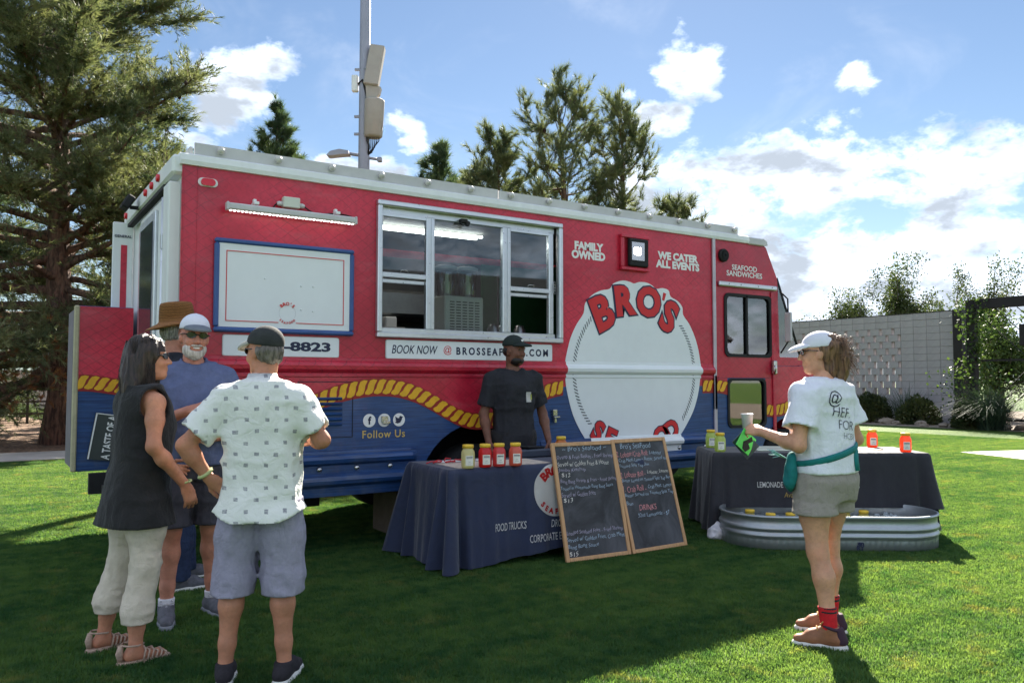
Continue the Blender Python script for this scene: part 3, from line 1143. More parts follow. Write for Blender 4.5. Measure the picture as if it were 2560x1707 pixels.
# small round logo on the menu panel
tm = arc_text("BRO'S", 0.80, 1.945, 0.075, -40, 40, 0.036, -0.029, 0.0012)
link('small_logo_lettering', tm, M_redp, truck)
tm = arc_text("SEAFOOD", 0.80, 1.945, 0.078, 225, 135, 0.022, -0.029, 0.0008, flip=True)
link('small_logo_lettering', tm, M_redp, truck)
b = ring_dashes(0.80, 1.945, 0.066, 0.066, ((0, 354),), -0.0285, 60, 0.0012, 0.004, 0)
b.build('small_logo_ring', M_navy, truck, fix=False)
# phone plate and booking plate
for nm, x0, x1 in (('phone_plate', 0.315, 1.235), ('booking_plate', 1.662, 3.41)):
    link(nm, plate_mesh(nm, [rrect(x0 - .006, 1.598, x1 + .006, 1.764, 0.02)], 0.006, -0.008), M_grey, truck)
    link(nm, plate_mesh(nm, [rrect(x0, 1.604, x1, 1.758, 0.018)], 0.004, -0.0122), M_sign, truck)
text_fit('t', '48-8823', (0.60, 1.646, 1.165, 1.722), -0.0135, M_navy, truck, bold=0.004)
text_fit('t', 'BOOK NOW', (1.712, 1.645, 2.155, 1.720), -0.0135, M_navy, truck, bold=0.0006, shear=0.25)
text_fit('t', '@', (2.215, 1.642, 2.295, 1.724), -0.0135, M_redp, truck)
text_fit('t', 'BROSSEAFOOD.COM', (2.345, 1.645, 3.36, 1.715), -0.0135, M_navy, truck, bold=0.003, spacing=1.45)
# round logo
OUT = [(3.576, 1.593), (3.596, 1.684), (3.644, 1.837), (3.721, 1.976), (3.809, 2.088), (3.829, 2.189), (3.919, 2.279), (4.039, 2.334), (4.151, 2.357), (4.203, 2.416), (4.328, 2.456), (4.433, 2.447), (4.487, 2.435), (4.562, 2.456), (4.671, 2.455), (4.748, 2.428), (4.803, 2.398), (4.893, 2.413), (4.984, 2.393), (5.012, 2.328), (5.12, 2.284), (5.189, 2.22), (5.2, 2.136), (5.292, 2.039), (5.373, 1.906), (5.431, 1.754), (5.464, 1.567), (5.449, 1.414), (5.41, 1.245), (5.336, 1.077), (5.216, 0.913), (5.098, 0.784), (4.98, 0.70), (4.8, 0.66), (4.52, 0.64), (4.25, 0.66), (4.05, 0.70), (3.90, 0.76), (3.812, 0.849), (3.735, 0.958), (3.669, 1.08), (3.622, 1.217), (3.585, 1.367), (3.576, 1.488)]


def smooth_loop(P, k=3):
    P = [Vector((p[0], p[1])) for p in P]
    out = []
    n = len(P)
    for i in range(n):
        p0, p1, p2, p3 = P[i - 1], P[i], P[(i + 1) % n], P[(i + 2) % n]
        for j in range(k):
            t = j / k
            q = 0.5 * ((2 * p1) + (-p0 + p2) * t + (2 * p0 - 5 * p1 + 4 * p2 - p3) * t * t + (-p0 + 3 * p1 - 3 * p2 + p3) * t ** 3)
            out.append((q.x, q.y))
    return out


out_s = smooth_loop(OUT)


def clip_z(P, zlo, zhi):
    for keep, lim in ((1, zlo), (-1, zhi)):
        out = []
        for i in range(len(P)):
            a, c = P[i - 1], P[i]
            ia, ic = (a[1] - lim) * keep >= 0, (c[1] - lim) * keep >= 0
            if ia != ic:
                t = (lim - a[1]) / (c[1] - a[1])
                out.append((a[0] + (c[0] - a[0]) * t, lim))
            if ic:
                out.append(c)
        P = out
    return P


link('logo_disc', plate_mesh('logo_disc', [clip_z(out_s, 1.604, 9)], 0.003, -0.005), M_sign, truck)
link('logo_disc', plate_mesh('logo_disc', [clip_z(out_s, 0.838, 1.441)], 0.003, -0.005), M_sign, truck)
wrap_b = MB()
prof2 = [(0.842, 0.004), (0.838, 0.023), (0.815, 0.027), (0.80, 0.060), (0.775, 0.075), (0.745, 0.065), (0.73, 0.035), (0.722, 0.023), (0.665, 0.023)]
wrap_b.sweep(prof2, lambda u, v, s: (s, -v - 0.001, u), [3.88, 4.5, 5.13], cap=False)
wrap_b.build('logo_disc', M_sign, truck, fix=False)
LET = [('B', 4.055, 2.112, 25, .345), ('R', 4.362, 2.250, 8, .30), ('O', 4.689, 2.252, -6, .30), ('S', 4.985, 2.110, -27, .33)]
LOW = [('S', 3.985, 0.905, -32, .20), ('E', 4.15, 0.825, -22, .20), ('D', 5.005, 0.890, 33, .20), ('O', 4.855, 0.825, 22, .20)]
LOW2 = [('A', 4.33, 0.715, -10, .17), ('F', 4.51, 0.69, 0, .17), ('O', 4.68, 0.715, 10, .17)]
for ch, x_, z_, rot, h_ in LOW2:
    me = text_mesh('letter', ch, h_ * 1.36, .012)
    lo, hi = text_size(me)
    me.transform(SIDE @ Matrix.Translation((x_, z_, .084)) @ Matrix.Rotation(RAD(rot), 4, 'Z') @ Matrix.Translation((-(lo[0] + hi[0]) / 2, -(lo[1] + hi[1]) / 2, 0)))
    link('logo_letter', me, M_redp, truck)
for lay, off, m_, y_ in (('outline', 0.020, M_navy, -0.007), ('face', 0.004, M_redp, -0.0095)):
    parts = []
    for ch, x_, z_, rot, h_ in LET + LOW:
        me = text_mesh('letter', ch, h_ * 1.36, (off + 0.017) * (1.0 if h_ > .25 else .62), 0, 1.0, 'CENTER', 0.002)
        lo, hi = text_size(me)
        me.transform(Matrix.Translation((-(lo[0] + hi[0]) / 2, -(lo[1] + hi[1]) / 2, 0)))
        me.transform(Matrix.Rotation(RAD(rot), 4, 'Z'))
        me.transform(Matrix.Translation((x_, z_, 0)))
        me.transform(SIDE)
        me.transform(Matrix.Translation((0, y_, 0)))
        link('logo_letter', me, m_, truck)
    me = plate_mesh('a', [[(4.885, 2.285), (4.915, 2.275), (4.945, 2.355), (4.905, 2.365)]], 0.002, y_ + .001)
    link('logo_letter', me, m_, truck)
b = ring_dashes(4.52, 1.50, 0.835, 0.80, ((230, 312), (50, 128)), -0.0066, 34, 0.021, 0.022)
b.v = [q for q in b.v]
b.build('logo_rope_print', mat('charcoal_print', rgb(66, 70, 84), .5, var=.1), truck, fix=False)
# lettering on the red panel
text_fit('t', 'FAMILY\nOWNED', (3.66, 2.635, 4.095, 2.812), -0.004, M_txtw, truck, bold=0.0055, line=.85)
text_fit('t', 'WE CATER\nALL EVENTS', (4.80, 2.632, 5.46, 2.812), -0.004, M_txtw, truck, bold=0.0055, line=.85)
# floodlight in its recess
b = MB()
for (x0, z0, x1, z1, d) in ((4.285, 2.905, 4.675, 2.940, .05), (4.285, 2.565, 4.675, 2.60, .05), (4.285, 2.60, 4.33, 2.905, .04), (4.64, 2.60, 4.675, 2.905, .04)):
    b.box(((x0 + x1) / 2, -d / 2, (z0 + z1) / 2), (x1 - x0, d, z1 - z0), ch=0.006)
fl = b.build('floodlight_housing', M_red, truck)
MB().box((4.51, -0.045, 2.755), (0.26, 0.05, 0.29), ch=0.01).build('floodlight', M_under, fl)
MB().box((4.485, -0.073, 2.765), (0.175, 0.006, 0.19)).build('reflector', M_chrome, fl)
MB().box((4.475, -0.079, 2.765), (0.085, 0.006, 0.075), ch=0.002).build('lit_chip', M_flood, fl)
# social icons and wording
for i, x_ in enumerate((1.516, 1.652, 1.789)):
    link('icon_disc', plate_mesh('icon_disc', [[(x_ + .056 * math.cos(RAD(a)), 1.078 + .056 * math.sin(RAD(a))) for a in range(0, 360, 15)]], 0.002, -0.004), M_txtw, truck)
text_fit('t', 'f', (1.504, 1.045, 1.533, 1.113), -0.006, M_navy, truck, bold=0.004, nm='icon_print')
bird = [(1.750, 1.055), (1.775, 1.047), (1.800, 1.055), (1.815, 1.080), (1.818, 1.095), (1.830, 1.105), (1.817, 1.104), (1.805, 1.112), (1.792, 1.105), (1.790, 1.092), (1.770, 1.095), (1.754, 1.108), (1.755, 1.092), (1.760, 1.080), (1.752, 1.080), (1.764, 1.068)]
link('icon_print', plate_mesh('icon_print', [bird], 0.002, -0.006), M_navy, truck)
MB().box((1.652, -0.012, 1.085), (0.06, 0.016, 0.055), ch=0.004).box((1.665, -0.016, 1.058), (0.075, 0.02, 0.022), ch=0.004).build('flap_latch', M_chrome, truck)
text_fit('t', 'Follow Us', (1.455, 0.930, 1.845, 0.995), -0.004, M_gold, truck, bold=0.0006, spacing=1.1)
# louvred access door
b = MB()
for i in range(6):
    b.box((1.12, -0.010, 1.055 + i * 0.042), (0.30, 0.022, 0.016), rot=(RAD(35), 0, 0))
b.build('louvre', M_blue, truck)
b = MB()
for (x0, z0, x1, z1) in ((0.90, 0.945, 1.37, 0.951), (0.90, 1.40, 1.37, 1.406), (0.90, 0.951, 0.906, 1.40), (1.364, 0.951, 1.37, 1.40)):
    b.box(((x0 + x1) / 2, -0.002, (z0 + z1) / 2), (x1 - x0, 0.004, z1 - z0))
b.build('hatch_seam', mat('seam_dark', rgb(20, 28, 48), .7, var=.1), truck)
MB().box((3.43, -0.02, 1.105), (0.055, 0.04, 0.06), ch=0.005).box((3.445, -0.025, 1.062), (0.075, 0.05, 0.016), ch=0.004).box((3.43, -0.03, 1.03), (0.03, 0.03, 0.05), ch=0.005).build('hose_fitting', M_chrome, truck)

# ---- serving window
sw = bpy.data.objects.new('serving_window', None)
COL.objects.link(sw)
sw.parent = truck
b = MB()
F_ = (1.565, 1.78, 3.528, 2.957)
for (x0, z0, x1, z1) in ((F_[0], F_[3] - .045, F_[2], F_[3]), (F_[0], F_[1], F_[2], F_[1] + .045), (F_[0], F_[1] + .045, F_[0] + .045, F_[3] - .045), (F_[2] - .045, F_[1] + .045, F_[2], F_[3] - .045)):
    b.box(((x0 + x1) / 2, -0.012, (z0 + z1) / 2), (x1 - x0, 0.07, z1 - z0), ch=0.008)
b.build('frame', M_alu, sw)
MB().box((2.55, 0.05, 2.885), (1.84, 0.05, 0.06), ch=0.006).build('track', M_alu, sw)
MB().box((2.55, 0.05, 1.845), (1.84, 0.07, 0.045), ch=0.006).build('track', M_alu, sw)
for x0, x1 in ((2.052, 2.135), (2.858, 2.948)):
    MB().box(((x0 + x1) / 2, 0.035, 2.365), (x1 - x0, 0.05, 1.0), ch=0.006).box(((x0 + x1) / 2 + .012, 0.012, 2.365), (0.018, 0.02, 0.98)).build('mullion', M_alu, sw)
MB().box((3.425, 0.04, 2.365), (0.055, 0.05, 1.0), ch=0.006).build('jamb', M_alu, sw)
for x0, x1, zd in ((1.615, 2.05, 2.325), (2.95, 3.395, 2.285)):
    sh = MB().box(((x0 + x1) / 2, 0.030, zd), (x1 - x0, 0.04, 0.045), ch=0.005).build('sash', M_alu, sw)
    MB().box(((x0 + x1) / 2, 0.055, zd - 0.05), (x1 - x0, 0.03, 0.035), ch=0.005).build('lower_bar', M_alu, sh)
    MB().box(((x0 + x1) / 2, 0.03, 2.845), (x1 - x0, 0.03, 0.025)).build('upper_bar', M_alu, sh)
    MB().box(((x0 + x1) / 2, 0.035, (zd + 2.85) / 2), (x1 - x0, 0.006, 2.85 - zd)).build('pane', M_glass, sh)
    cxm = (x0 + x1) / 2
    MB().tube([(cxm - .04, 0.01, zd + .02), (cxm - .03, -.005, zd + .045), (cxm + .03, -.005, zd + .045), (cxm + .04, 0.01, zd + .02)], 0.004, 5).build('latch', M_chrome, sh)
MB().box((2.497, 0.042, 2.365), (0.724, 0.006, 0.98)).build('pane', M_glass, sw)
MB().box((2.415, -0.01, 2.865), (0.07, 0.05, 0.035), ch=.006).tube([(2.40, -.02, 2.86), (2.37, -.03, 2.835), (2.40, -.03, 2.82), (2.43, -.02, 2.84)], 0.007, 6).box((2.45, -0.03, 2.84), (0.03, 0.03, 0.05), rot=(0, .4, 0), ch=.005).build('clip', M_black, sw)
b = MB()
for i in range(4):
    zc = 2.28 + i * 0.028
    b.tube([(3.452 + .012 * math.cos(a), -0.0 + .005 * math.sin(a), zc + .02 * math.sin(a)) for a in np.linspace(0, 6.28, 9)], 0.003, 4)
b.build('chain', M_chrome, sw)

# ---- kitchen inside
kit = bpy.data.objects.new('kitchen', None)
COL.objects.link(kit)
kit.parent = truck
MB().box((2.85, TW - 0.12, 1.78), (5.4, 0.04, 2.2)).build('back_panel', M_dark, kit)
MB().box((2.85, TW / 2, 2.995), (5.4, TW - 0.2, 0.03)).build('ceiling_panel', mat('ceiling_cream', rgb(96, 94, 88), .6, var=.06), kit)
MB().box((0.15, TW / 2, 1.78), (0.03, TW - 0.3, 2.2)).build('partition', M_stain, kit)
MB().box((4.9, TW / 2, 1.78), (0.03, TW - 0.3, 2.2)).build('partition', M_green, kit)
MB().box((4.15, 1.55, 1.8), (1.2, 0.03, 1.9)).build('green_board', M_green, kit)
MB().box((3.75, 1.52, 1.95), (0.015, 0.01, 1.4)).build('edge_strip', M_alu, kit)
MB().box((2.5, 0.40, 1.72), (4.2, 0.55, 0.06), ch=.01).build('counter', M_stain, kit)
MB().box((2.2, 2.05, 1.45), (3.9, 0.6, 0.9), ch=.01).build('cook_line', M_stain, kit)
MB().box((2.0, 1.95, 2.25), (2.4, 0.8, 0.28), ch=.03).build('hood', M_stain, kit)
MB().box((1.9, 1.5, 1.95), (1.2, 0.3, 0.05), ch=.01).build('shelf', M_stain, kit)
MB().box((1.75, 1.45, 2.33), (0.7, 0.3, 0.05), rot=(RAD(20), 0, 0)).build('shelf', M_stain, kit)
for y_ in (1.0, 1.12):
    MB().box((2.55, y_, 2.95), (1.35, 0.025, 0.02)).build('tube_light', M_led, kit)
# drinks machine: slotted white base, two clear bowls with lids
dm = MB().box((2.58, 0.42, 1.98), (0.42, 0.34, 0.46), ch=.012).build('drinks_machine', mat('ivory_plastic', rgb(222, 220, 206), .5, var=.04), kit)
b = MB()
for r in range(14):
    for c in range(5):
        b.box((2.445 + c * 0.068, 0.246, 1.815 + r * 0.026), (0.045, 0.008, 0.008))
b.build('vent_slots', mat('slot_dark', rgb(70, 66, 62), .8, var=0), dm)
for x_ in (2.47, 2.70):
    MB().lathe([(0.085, 2.215), (0.095, 2.24), (0.10, 2.42), (0.105, 2.47)], (x_, 0.42, 0), 20).build('bowl', glass_mat('clear_plastic', (.85, .88, .88), .12), dm)
    MB().lathe([(0.112, 2.47), (0.112, 2.50), (0.08, 2.515), (0, 2.52)], (x_, 0.42, 0), 20).build('lid', M_grey, dm)
    MB().lathe([(0.03, 2.21), (0.03, 2.36), (0.018, 2.37), (0.018, 2.44), (0, 2.445)], (x_ + .01, 0.42, 0), 14).build('impeller', M_white, dm)
for i, x_ in enumerate((3.02, 3.17, 3.34)):
    MB().lathe([(.055, 1.75), (.06, 1.77), (.06, 1.93), (.045, 1.95), (.045, 1.97), (0, 1.98)], (x_, 0.45 + .06 * (i % 2), 0), 16).build('canister', M_stain, kit)
for i in range(7):
    MB().box((1.35 + i * .17, 1.5 + .03 * (i % 3), 2.03 + .02 * (i % 2)), (.13, .14, .12 + .04 * (i % 3)), ch=.01).build('shelf_tub', (M_white, M_stain, M_grey)[i % 3], kit)
b = MB()
for i in range(5):
    b.box((1.70 + i * .02, 0.3 + i * .03, 1.765 + i * .008), (0.24, 0.16, 0.004), rot=(0.25 * (i % 2), -.2 + .15 * i, i * 0.5))
b.build('papers', M_txtw, kit)

# ---- cab
CABZ = ZT
cab_up = [(XB + 0.04, 1.45), (6.70, 1.45), (6.70, 1.60), (7.14, 1.60), (7.28, 1.62), (7.26, 1.70), (6.82, 1.70), (6.80, 2.60), (6.79, 2.66), (6.60, 3.01), (6.56, ZT), (XB + 0.04, ZT)]
dw = rrect(5.865, 1.70, 6.665, 2.415, 0.07)
CR = [(x, rz_s(x)) for x in np.linspace(XB + 0.04, 7.45, 30)]
front_arch = [(7.0 + 0.56 * math.cos(RAD(a)), 0.42 + 0.56 * math.sin(RAD(a))) for a in range(180, -1, -12)]
cab_low_red = [(XB + 0.04, 1.447)] + [(6.70, 1.447), (6.70, 1.597), (7.30, 1.597), (7.45, 1.50), (7.45, rz_s(7.45))] + CR[::-1]
lw_ = rrect(5.90, 0.885, 6.545, 1.445, 0.07)
for side_y, sgn in ((0.0, 1), (TW - 0.03, -1)):
    nm = '' if sgn == 1 else 'far_'
    link(nm + 'cab_panel', plate_mesh('cab_panel', [cab_up, dw], 0.03, side_y), M_red, truck)
    zlow = [(XB + 0.04, 0.50), (6.40, 0.50)] + front_arch + [(7.50, 0.55), (7.47, rz_s(7.45))]
    full_low = zlow + [(7.47, 1.48), (7.30, 1.597), (6.70, 1.597), (6.70, 1.4475), (XB + 0.04, 1.4475)]
    hole = rrect(5.90, 0.885, 6.545, 1.435, 0.07)
    link(nm + 'cab_lower_panel', plate_mesh('cab_lower_panel', [full_low, hole], 0.03, side_y), M_red if sgn == -1 else [M_blue], truck)
# red overlay above the rope on the near cab side, in three plates round the low window
for P in ([(XB + .04, rz_s(XB + .04)), (5.893, rz_s(5.893)), (5.893, 1.4465), (XB + .04, 1.4465)],
          [(6.552, rz_s(6.552))] + [(x, rz_s(x)) for x in np.linspace(6.6, 7.46, 14)] + [(7.466, 1.478), (7.298, 1.594), (6.702, 1.594), (6.702, 1.4465), (6.552, 1.4465)]):
    link('cab_red_skin', plate_mesh('cab_red_skin', [P], 0.002, -0.003), M_red, truck)
for x0_, x1_ in ((XB + 0.045, 5.893), (6.552, 7.44)):
    b, b2 = MB(), MB()
    rope_run(x0_, x1_, y=-0.003)
    b2.build('rope_edge_print', M_rope_ln, truck, fix=False)
    b.build('rope_print', M_yel, truck, fix=False)
# window rubber, glass
for lp, nm in ((dw, 'door_window'), (rrect(5.90, 0.885, 6.545, 1.435, 0.07), 'step_window')):
    cx_ = (lp[0][0] + lp[len(lp) // 2][0]) / 2
    cz_ = sum(p[1] for p in lp) / len(lp)
    cx_ = sum(p[0] for p in lp) / len(lp)
    inner = [(cx_ + (p[0] - cx_) * 0.93, cz_ + (p[1] - cz_) * 0.93) for p in lp]
    outer = [(cx_ + (p[0] - cx_) * 1.03, cz_ + (p[1] - cz_) * 1.03) for p in lp]
    w_ = link(nm, plate_mesh(nm, [outer, inner], 0.02, -0.014), M_black, truck)
    link('pane', plate_mesh('pane', [lp], 0.005, 0.012), M_cabglass, w_)
    if nm == 'door_window':
        MB().box((6.235, -0.004, 2.06), (0.028, 0.02, 0.70)).build('divider', M_black, w_)
MB().box((6.265, TW - .01, 2.06), (0.80, 0.006, 0.71)).build('far_pane', M_cabglass, truck)
# drip rail, vent, door seam, handle
MB().box((6.25, -0.022, 2.522), (1.0, 0.045, 0.055), ch=0.012).build('drip_rail', M_alu, truck)
for x_ in (5.9, 6.1, 6.4, 6.65):
    MB().lathe([(0.008, 0), (0.006, -.005), (0, -.006)], (x_, -.045, 2.525), 8, axis='Y').build('rivet', M_chrome, truck)
v_ = MB().lathe([(0.075, 0.0), (0.075, -0.03), (0.062, -0.045), (0.05, -0.035), (0.0, -0.03)], (5.843, 0.0, 2.85), 24, axis='Y').build('roof_vent', M_black, truck)
b = MB()
for a in range(0, 180, 30):
    b.box((5.843, -0.045, 2.85), (0.11, 0.006, 0.01), rot=Matrix.Rotation(RAD(a), 3, 'Y'))
b.build('vent_fins', M_under, v_)
text_fit('t', 'SEAFOOD\nSANDWICHES', (5.905, 2.625, 6.52, 2.762), -0.004, M_txtw, truck, bold=0.0018, line=.85)
MB().box((6.69, -0.008, 2.05), (0.05, 0.016, 0.86), ch=0.005).build('door_post', M_red, truck)
MB().box((6.70, -0.012, 1.40), (0.05, 0.024, 1.2), ch=0.008).build('door_edge', M_red, truck)
MB().box((6.685, -0.03, 1.575), (0.06, 0.05, 0.16), ch=0.01).tube([(6.66, -.06, 1.60), (6.66, -.07, 1.56), (6.66, -.05, 1.50)], 0.012, 6).build('door_handle', M_chrome, truck)
# A pillar, quarter glass, windshield, roof front, hood, bumper
b = MB()
for y_ in (0.0, TW - 0.04):
    b.tube([(6.80, y_ + .02, 2.66), (7.25, y_ + .02, 1.66)], 0.022, 6)
    b.tube([(6.80, y_ + .02, 2.62), (6.80, y_ + .02, 1.66)], 0.020, 6)
b.build('windscreen_frame', M_under, truck)
for y_, nm in ((0.01, 'quarter_glass'), (TW - .01, 'quarter_glass')):
    link(nm, plate_mesh(nm, [[(6.81, 1.69), (7.23, 1.69), (6.81, 2.60)]], 0.005, y_), M_cabglass, truck)
b = MB()
b.add([(6.80, 0.03, 2.66), (7.25, 0.03, 1.66), (7.25, TW - .03, 1.66), (6.80, TW - .03, 2.66)], [(0, 1, 2, 3)])
b.build('windscreen', M_cabglass, truck, fix=False)
b = MB()
b.prism([(6.0, 3.115), (6.50, 3.115), (6.60, 3.03), (6.80, 2.66), (6.75, 2.66), (6.0, 2.98)], lambda u, v, d: (u, d, v), 0.031, TW - .031)
b.build('cab_roof', M_red, truck)
b = MB()
b.box((6.40, -0.005, 3.062), (0.26, 0.05, 0.085), ch=.01)
b.prism([(6.52, 3.105), (6.585, 3.075), (6.60, 3.03), (6.52, 3.02)], lambda u, v, d: (u, d, v), -0.03, 0.02)
b.build('cornice_end', M_grey, truck)
b = MB()
b.prism([(7.25, 1.66), (7.45, 1.52), (7.49, 0.55), (7.40, 0.55), (7.2, 1.5)], lambda u, v, d: (u, d, v), 0.031, TW - .031)
b.build('front_panel', M_red, truck)
MB().box((7.54, TW / 2, 0.52), (0.14, TW - 0.05, 0.22), ch=.03).build('bumper', M_under, truck)
for y_ in (0.35, TW - 0.35):
    MB().lathe([(0.10, 0.0), (0.10, 0.03), (0.07, 0.05), (0, 0.06)], (7.45, y_, 0.95), 20, axis='X').build('headlight', M_chrome, truck)
# mirror on the door post
b = MB()
b.tube([(6.83, -0.01, 2.5), (6.86, -0.10, 2.4), (6.86, -0.11, 1.9), (6.83, -0.01, 1.75)], 0.010, 6)
mi_ = b.build('mirror_arm', M_black, truck)
MB().box((6.86, -0.105, 2.06), (0.03, 0.10, 0.36), ch=.012).build('mirror', M_grey, mi_)
# cab inside: seat, dash, steering wheel, bulkhead
MB().box((5.78, TW / 2, 1.9), (0.04, TW - .2, 2.1)).build('bulkhead', M_dark, truck)
MB().box((6.05, 1.75, 1.25), (0.5, 0.5, 0.14), ch=.04).box((5.88, 1.75, 1.62), (0.13, 0.5, 0.7), rot=(0, -.1, 0), ch=.04).build('driver_seat', mat('grey_fabric', rgb(104, 108, 112), .9, var=.1), truck)
MB().box((6.95, TW / 2, 1.52), (0.45, TW - .15, 0.22), ch=.04).build('dashboard', M_dark, truck)
MB().tube([(6.66 + .06 * math.cos(a), 1.75 + .2 * math.cos(a), 1.68 + .19 * math.sin(a)) for a in np.linspace(0, 2 * math.pi, 21)], 0.013, 6, cap=False).build('steering_wheel', M_black, truck)
b = MB()
for i in range(6):
    b.box((6.8 + .07 * (i % 3), 0.3 + .22 * i, 1.68 + .02 * (i % 2)), (0.22, 0.18, 0.07), rot=(.2 * i, .1, .5 * i), ch=.01)
b.build('dash_clutter', mat('clutter', rgb(190, 190, 184), .7, var=.3, vs=12), truck)
MB().box((6.2, TW / 2, 0.60), (1.3, TW - .1, 0.08)).build('cab_floor', M_under, truck)
MB().box((6.9, TW / 2, 1.0), (0.9, 1.3, 0.9)).build('engine_cover', M_dark, truck)

# ---- rear
b = MB()
b.box((0.03, TW / 2, 1.78), (0.04, TW - 0.08, 2.50))
b.build('rear_wall', M_white, truck)
b = MB()
b.box((-0.035, 0.18, 1.72), (0.09, 0.22, 2.38), ch=.01)
b.build('rear_corner_post', M_white, truck)
b = MB()
b.box((-0.02, TW / 2, 3.03), (0.10, TW - .02, 0.15), ch=.02)
b.build('rear_header', M_white, truck)
MB().box((-0.045, 1.3, 2.925), (0.05, 1.9, 0.03)).build('header_shade_strip', M_under, truck)  # black strip put in for the shade under the header
rd = MB().box((-0.015, 1.10, 1.75), (0.05, 1.1, 2.25), ch=.008).build('rear_door', M_white, truck)
MB().box((-0.05, 1.12, 2.25), (0.03, 0.78, 1.12), ch=.008).build('window_frame', M_alu, rd)
MB().box((-0.068, 1.12, 2.25), (0.008, 0.60, 0.96)).build('pane', mat('dark_pane', rgb(40, 52, 60), 0.1, var=0), rd)
MB().tube([(-.055, .42, 2.85), (-.055, .42, 0.8)], 0.015, 8).box((-.055, .42, 2.5), (.03, .05, .12), ch=.005).box((-.055, .42, 1.9), (.03, .05, .12), ch=.005).build('lock_rod', M_alu, rd)
MB().box((-0.045, 1.55, 2.0), (0.012, 0.14, 1.5)).build('red_stripe', M_red, rd)
for y_ in (0.55, 0.85, 1.15, 2.3):
    MB().lathe([(0.032, 0.0), (0.032, -0.02), (0.02, -0.026), (0, -0.028)], (-.07, y_, 3.03), 14, axis='X').build('marker_lamp', M_redlamp, truck)
fo = MB().box((-0.16, 1.6, 3.02), (0.07, 0.17, 0.13), rot=(0, .5, 0), ch=.012).box((-0.09, 1.6, 2.98), (0.10, 0.03, 0.03)).build('rear_floodlight', M_black, truck)
# open rear leaf standing out from the far corner, with stripes
lf = MB().box((-0.095, 2.36, 2.20), (0.18, 0.05, 1.54), ch=.006).build('open_rear_leaf', M_white, truck)
MB().box((-0.085, 2.332, 2.12), (0.055, 0.006, 1.25)).build('red_stripe', M_red, lf)
me = text_mesh('t', 'GENERAL', 0.036, 0.0006)
me.transform(SIDE @ Matrix.Translation((-0.095, 2.83, -2.33)))
lo_, hi_ = text_size(me)
me.transform(Matrix.Translation((0, 0, 0)))
link('lettering', me, M_navy, lf)
# generator box hung on the rear
gb = bpy.data.objects.new('generator_box', None)
COL.objects.link(gb)
gb.parent = truck
X0, X1, Y0 = -0.50, -0.045, 1.90
cv = [(x, 1.42 - 0.20 * max(0, (x - X0 - .08)) ** 1.2 - 0.02) for x in np.linspace(X0, X1, 10)]
MB().box(((X0 + X1) / 2, Y0 + .29, 1.345), (X1 - X0, 0.56, 1.50), ch=.006).build('box_body', M_blue, gb)
link('red_skin', plate_mesh('red_skin', [cv + [(X1, 2.09), (X0 + .004, 2.09)]], 0.004, Y0 + .005), M_red, gb)
b, b2 = MB(), MB()
_rz = rz_s
rz_s = lambda x: float(np.interp(x, [c[0] for c in cv], [c[1] for c in cv]))
rope_run(X0 + .005, X1 - .005, y=Y0 + .004)
rz_s = _rz
b2.build('rope_edge_print', M_rope_ln, gb, fix=False)
b.build('rope_print', M_yel, gb, fix=False)
MB().box((X0 - .012, Y0 + .012, 1.345), (0.045, 0.045, 1.50), ch=.01).build('corner_edge', mat('cream_edge', rgb(180, 172, 140), .5, var=.12), gb)
MB().box((X0 - .02, Y0 + .32, 1.345), (0.03, 0.5, 1.44), ch=.01).build('rear_plate', mat('rear_plate_grey', rgb(112, 108, 118), .55, var=.2, vs=4), gb)
sg = MB()
sg.box((0, 0, 0), (0.21, 0.012, 0.42))
sgo = sg.build('taste_sign', mat('sign_dark', rgb(58, 64, 62), .5, var=.1), gb)
sgo.location = (-0.27, Y0 - .012, 0.90)
sgo.rotation_euler = (0, RAD(9), 0)
me = text_mesh('t', 'A TASTE OF A', 0.085, 0.002)
lo, hi = text_size(me)
me.transform(Matrix.Diagonal((0.40 / (hi[0] - lo[0]), 1.15, 1, 1)))
me.transform(Matrix.Rotation(RAD(90), 4, 'Z'))
me.transform(SIDE @ Matrix.Translation((0.045, 0, 0.0085)))
link('lettering', me, M_txtw, sgo)
MB().box((-0.095, -0.009, 0), (0.012, 0.006, 0.42)).box((0.0, -0.009, 0.205), (0.2, 0.006, 0.008)).build('sign_edge', M_txtw, sgo)
# underbody
b = MB()
for y_ in (0.75, 1.75):
    b.box((3.4, y_, 0.50), (7.6, 0.09, 0.18))
b.tube([(2.62, 0.25, 0.415), (2.62, 2.25, 0.415)], 0.06, 10)
b.tube([(7.0, 0.25, 0.415), (7.0, 2.25, 0.415)], 0.05, 10)
b.box((1.0, 1.2, 0.42), (0.8, 0.7, 0.30))
b.box((4.6, 1.3, 0.40), (0.9, 0.9, 0.28))
b.build('chassis', M_under, truck)
MB().box((1.86, 0.42, 0.30), (0.02, 0.5, 0.50)).build('mud_flap', mat('mud_flap', rgb(96, 84, 74), .9, var=.2), truck)
MB().box((0.02, 1.2, 0.50), (0.12, TW - .1, 0.14), ch=.02).build('rear_bumper', M_under, truck)

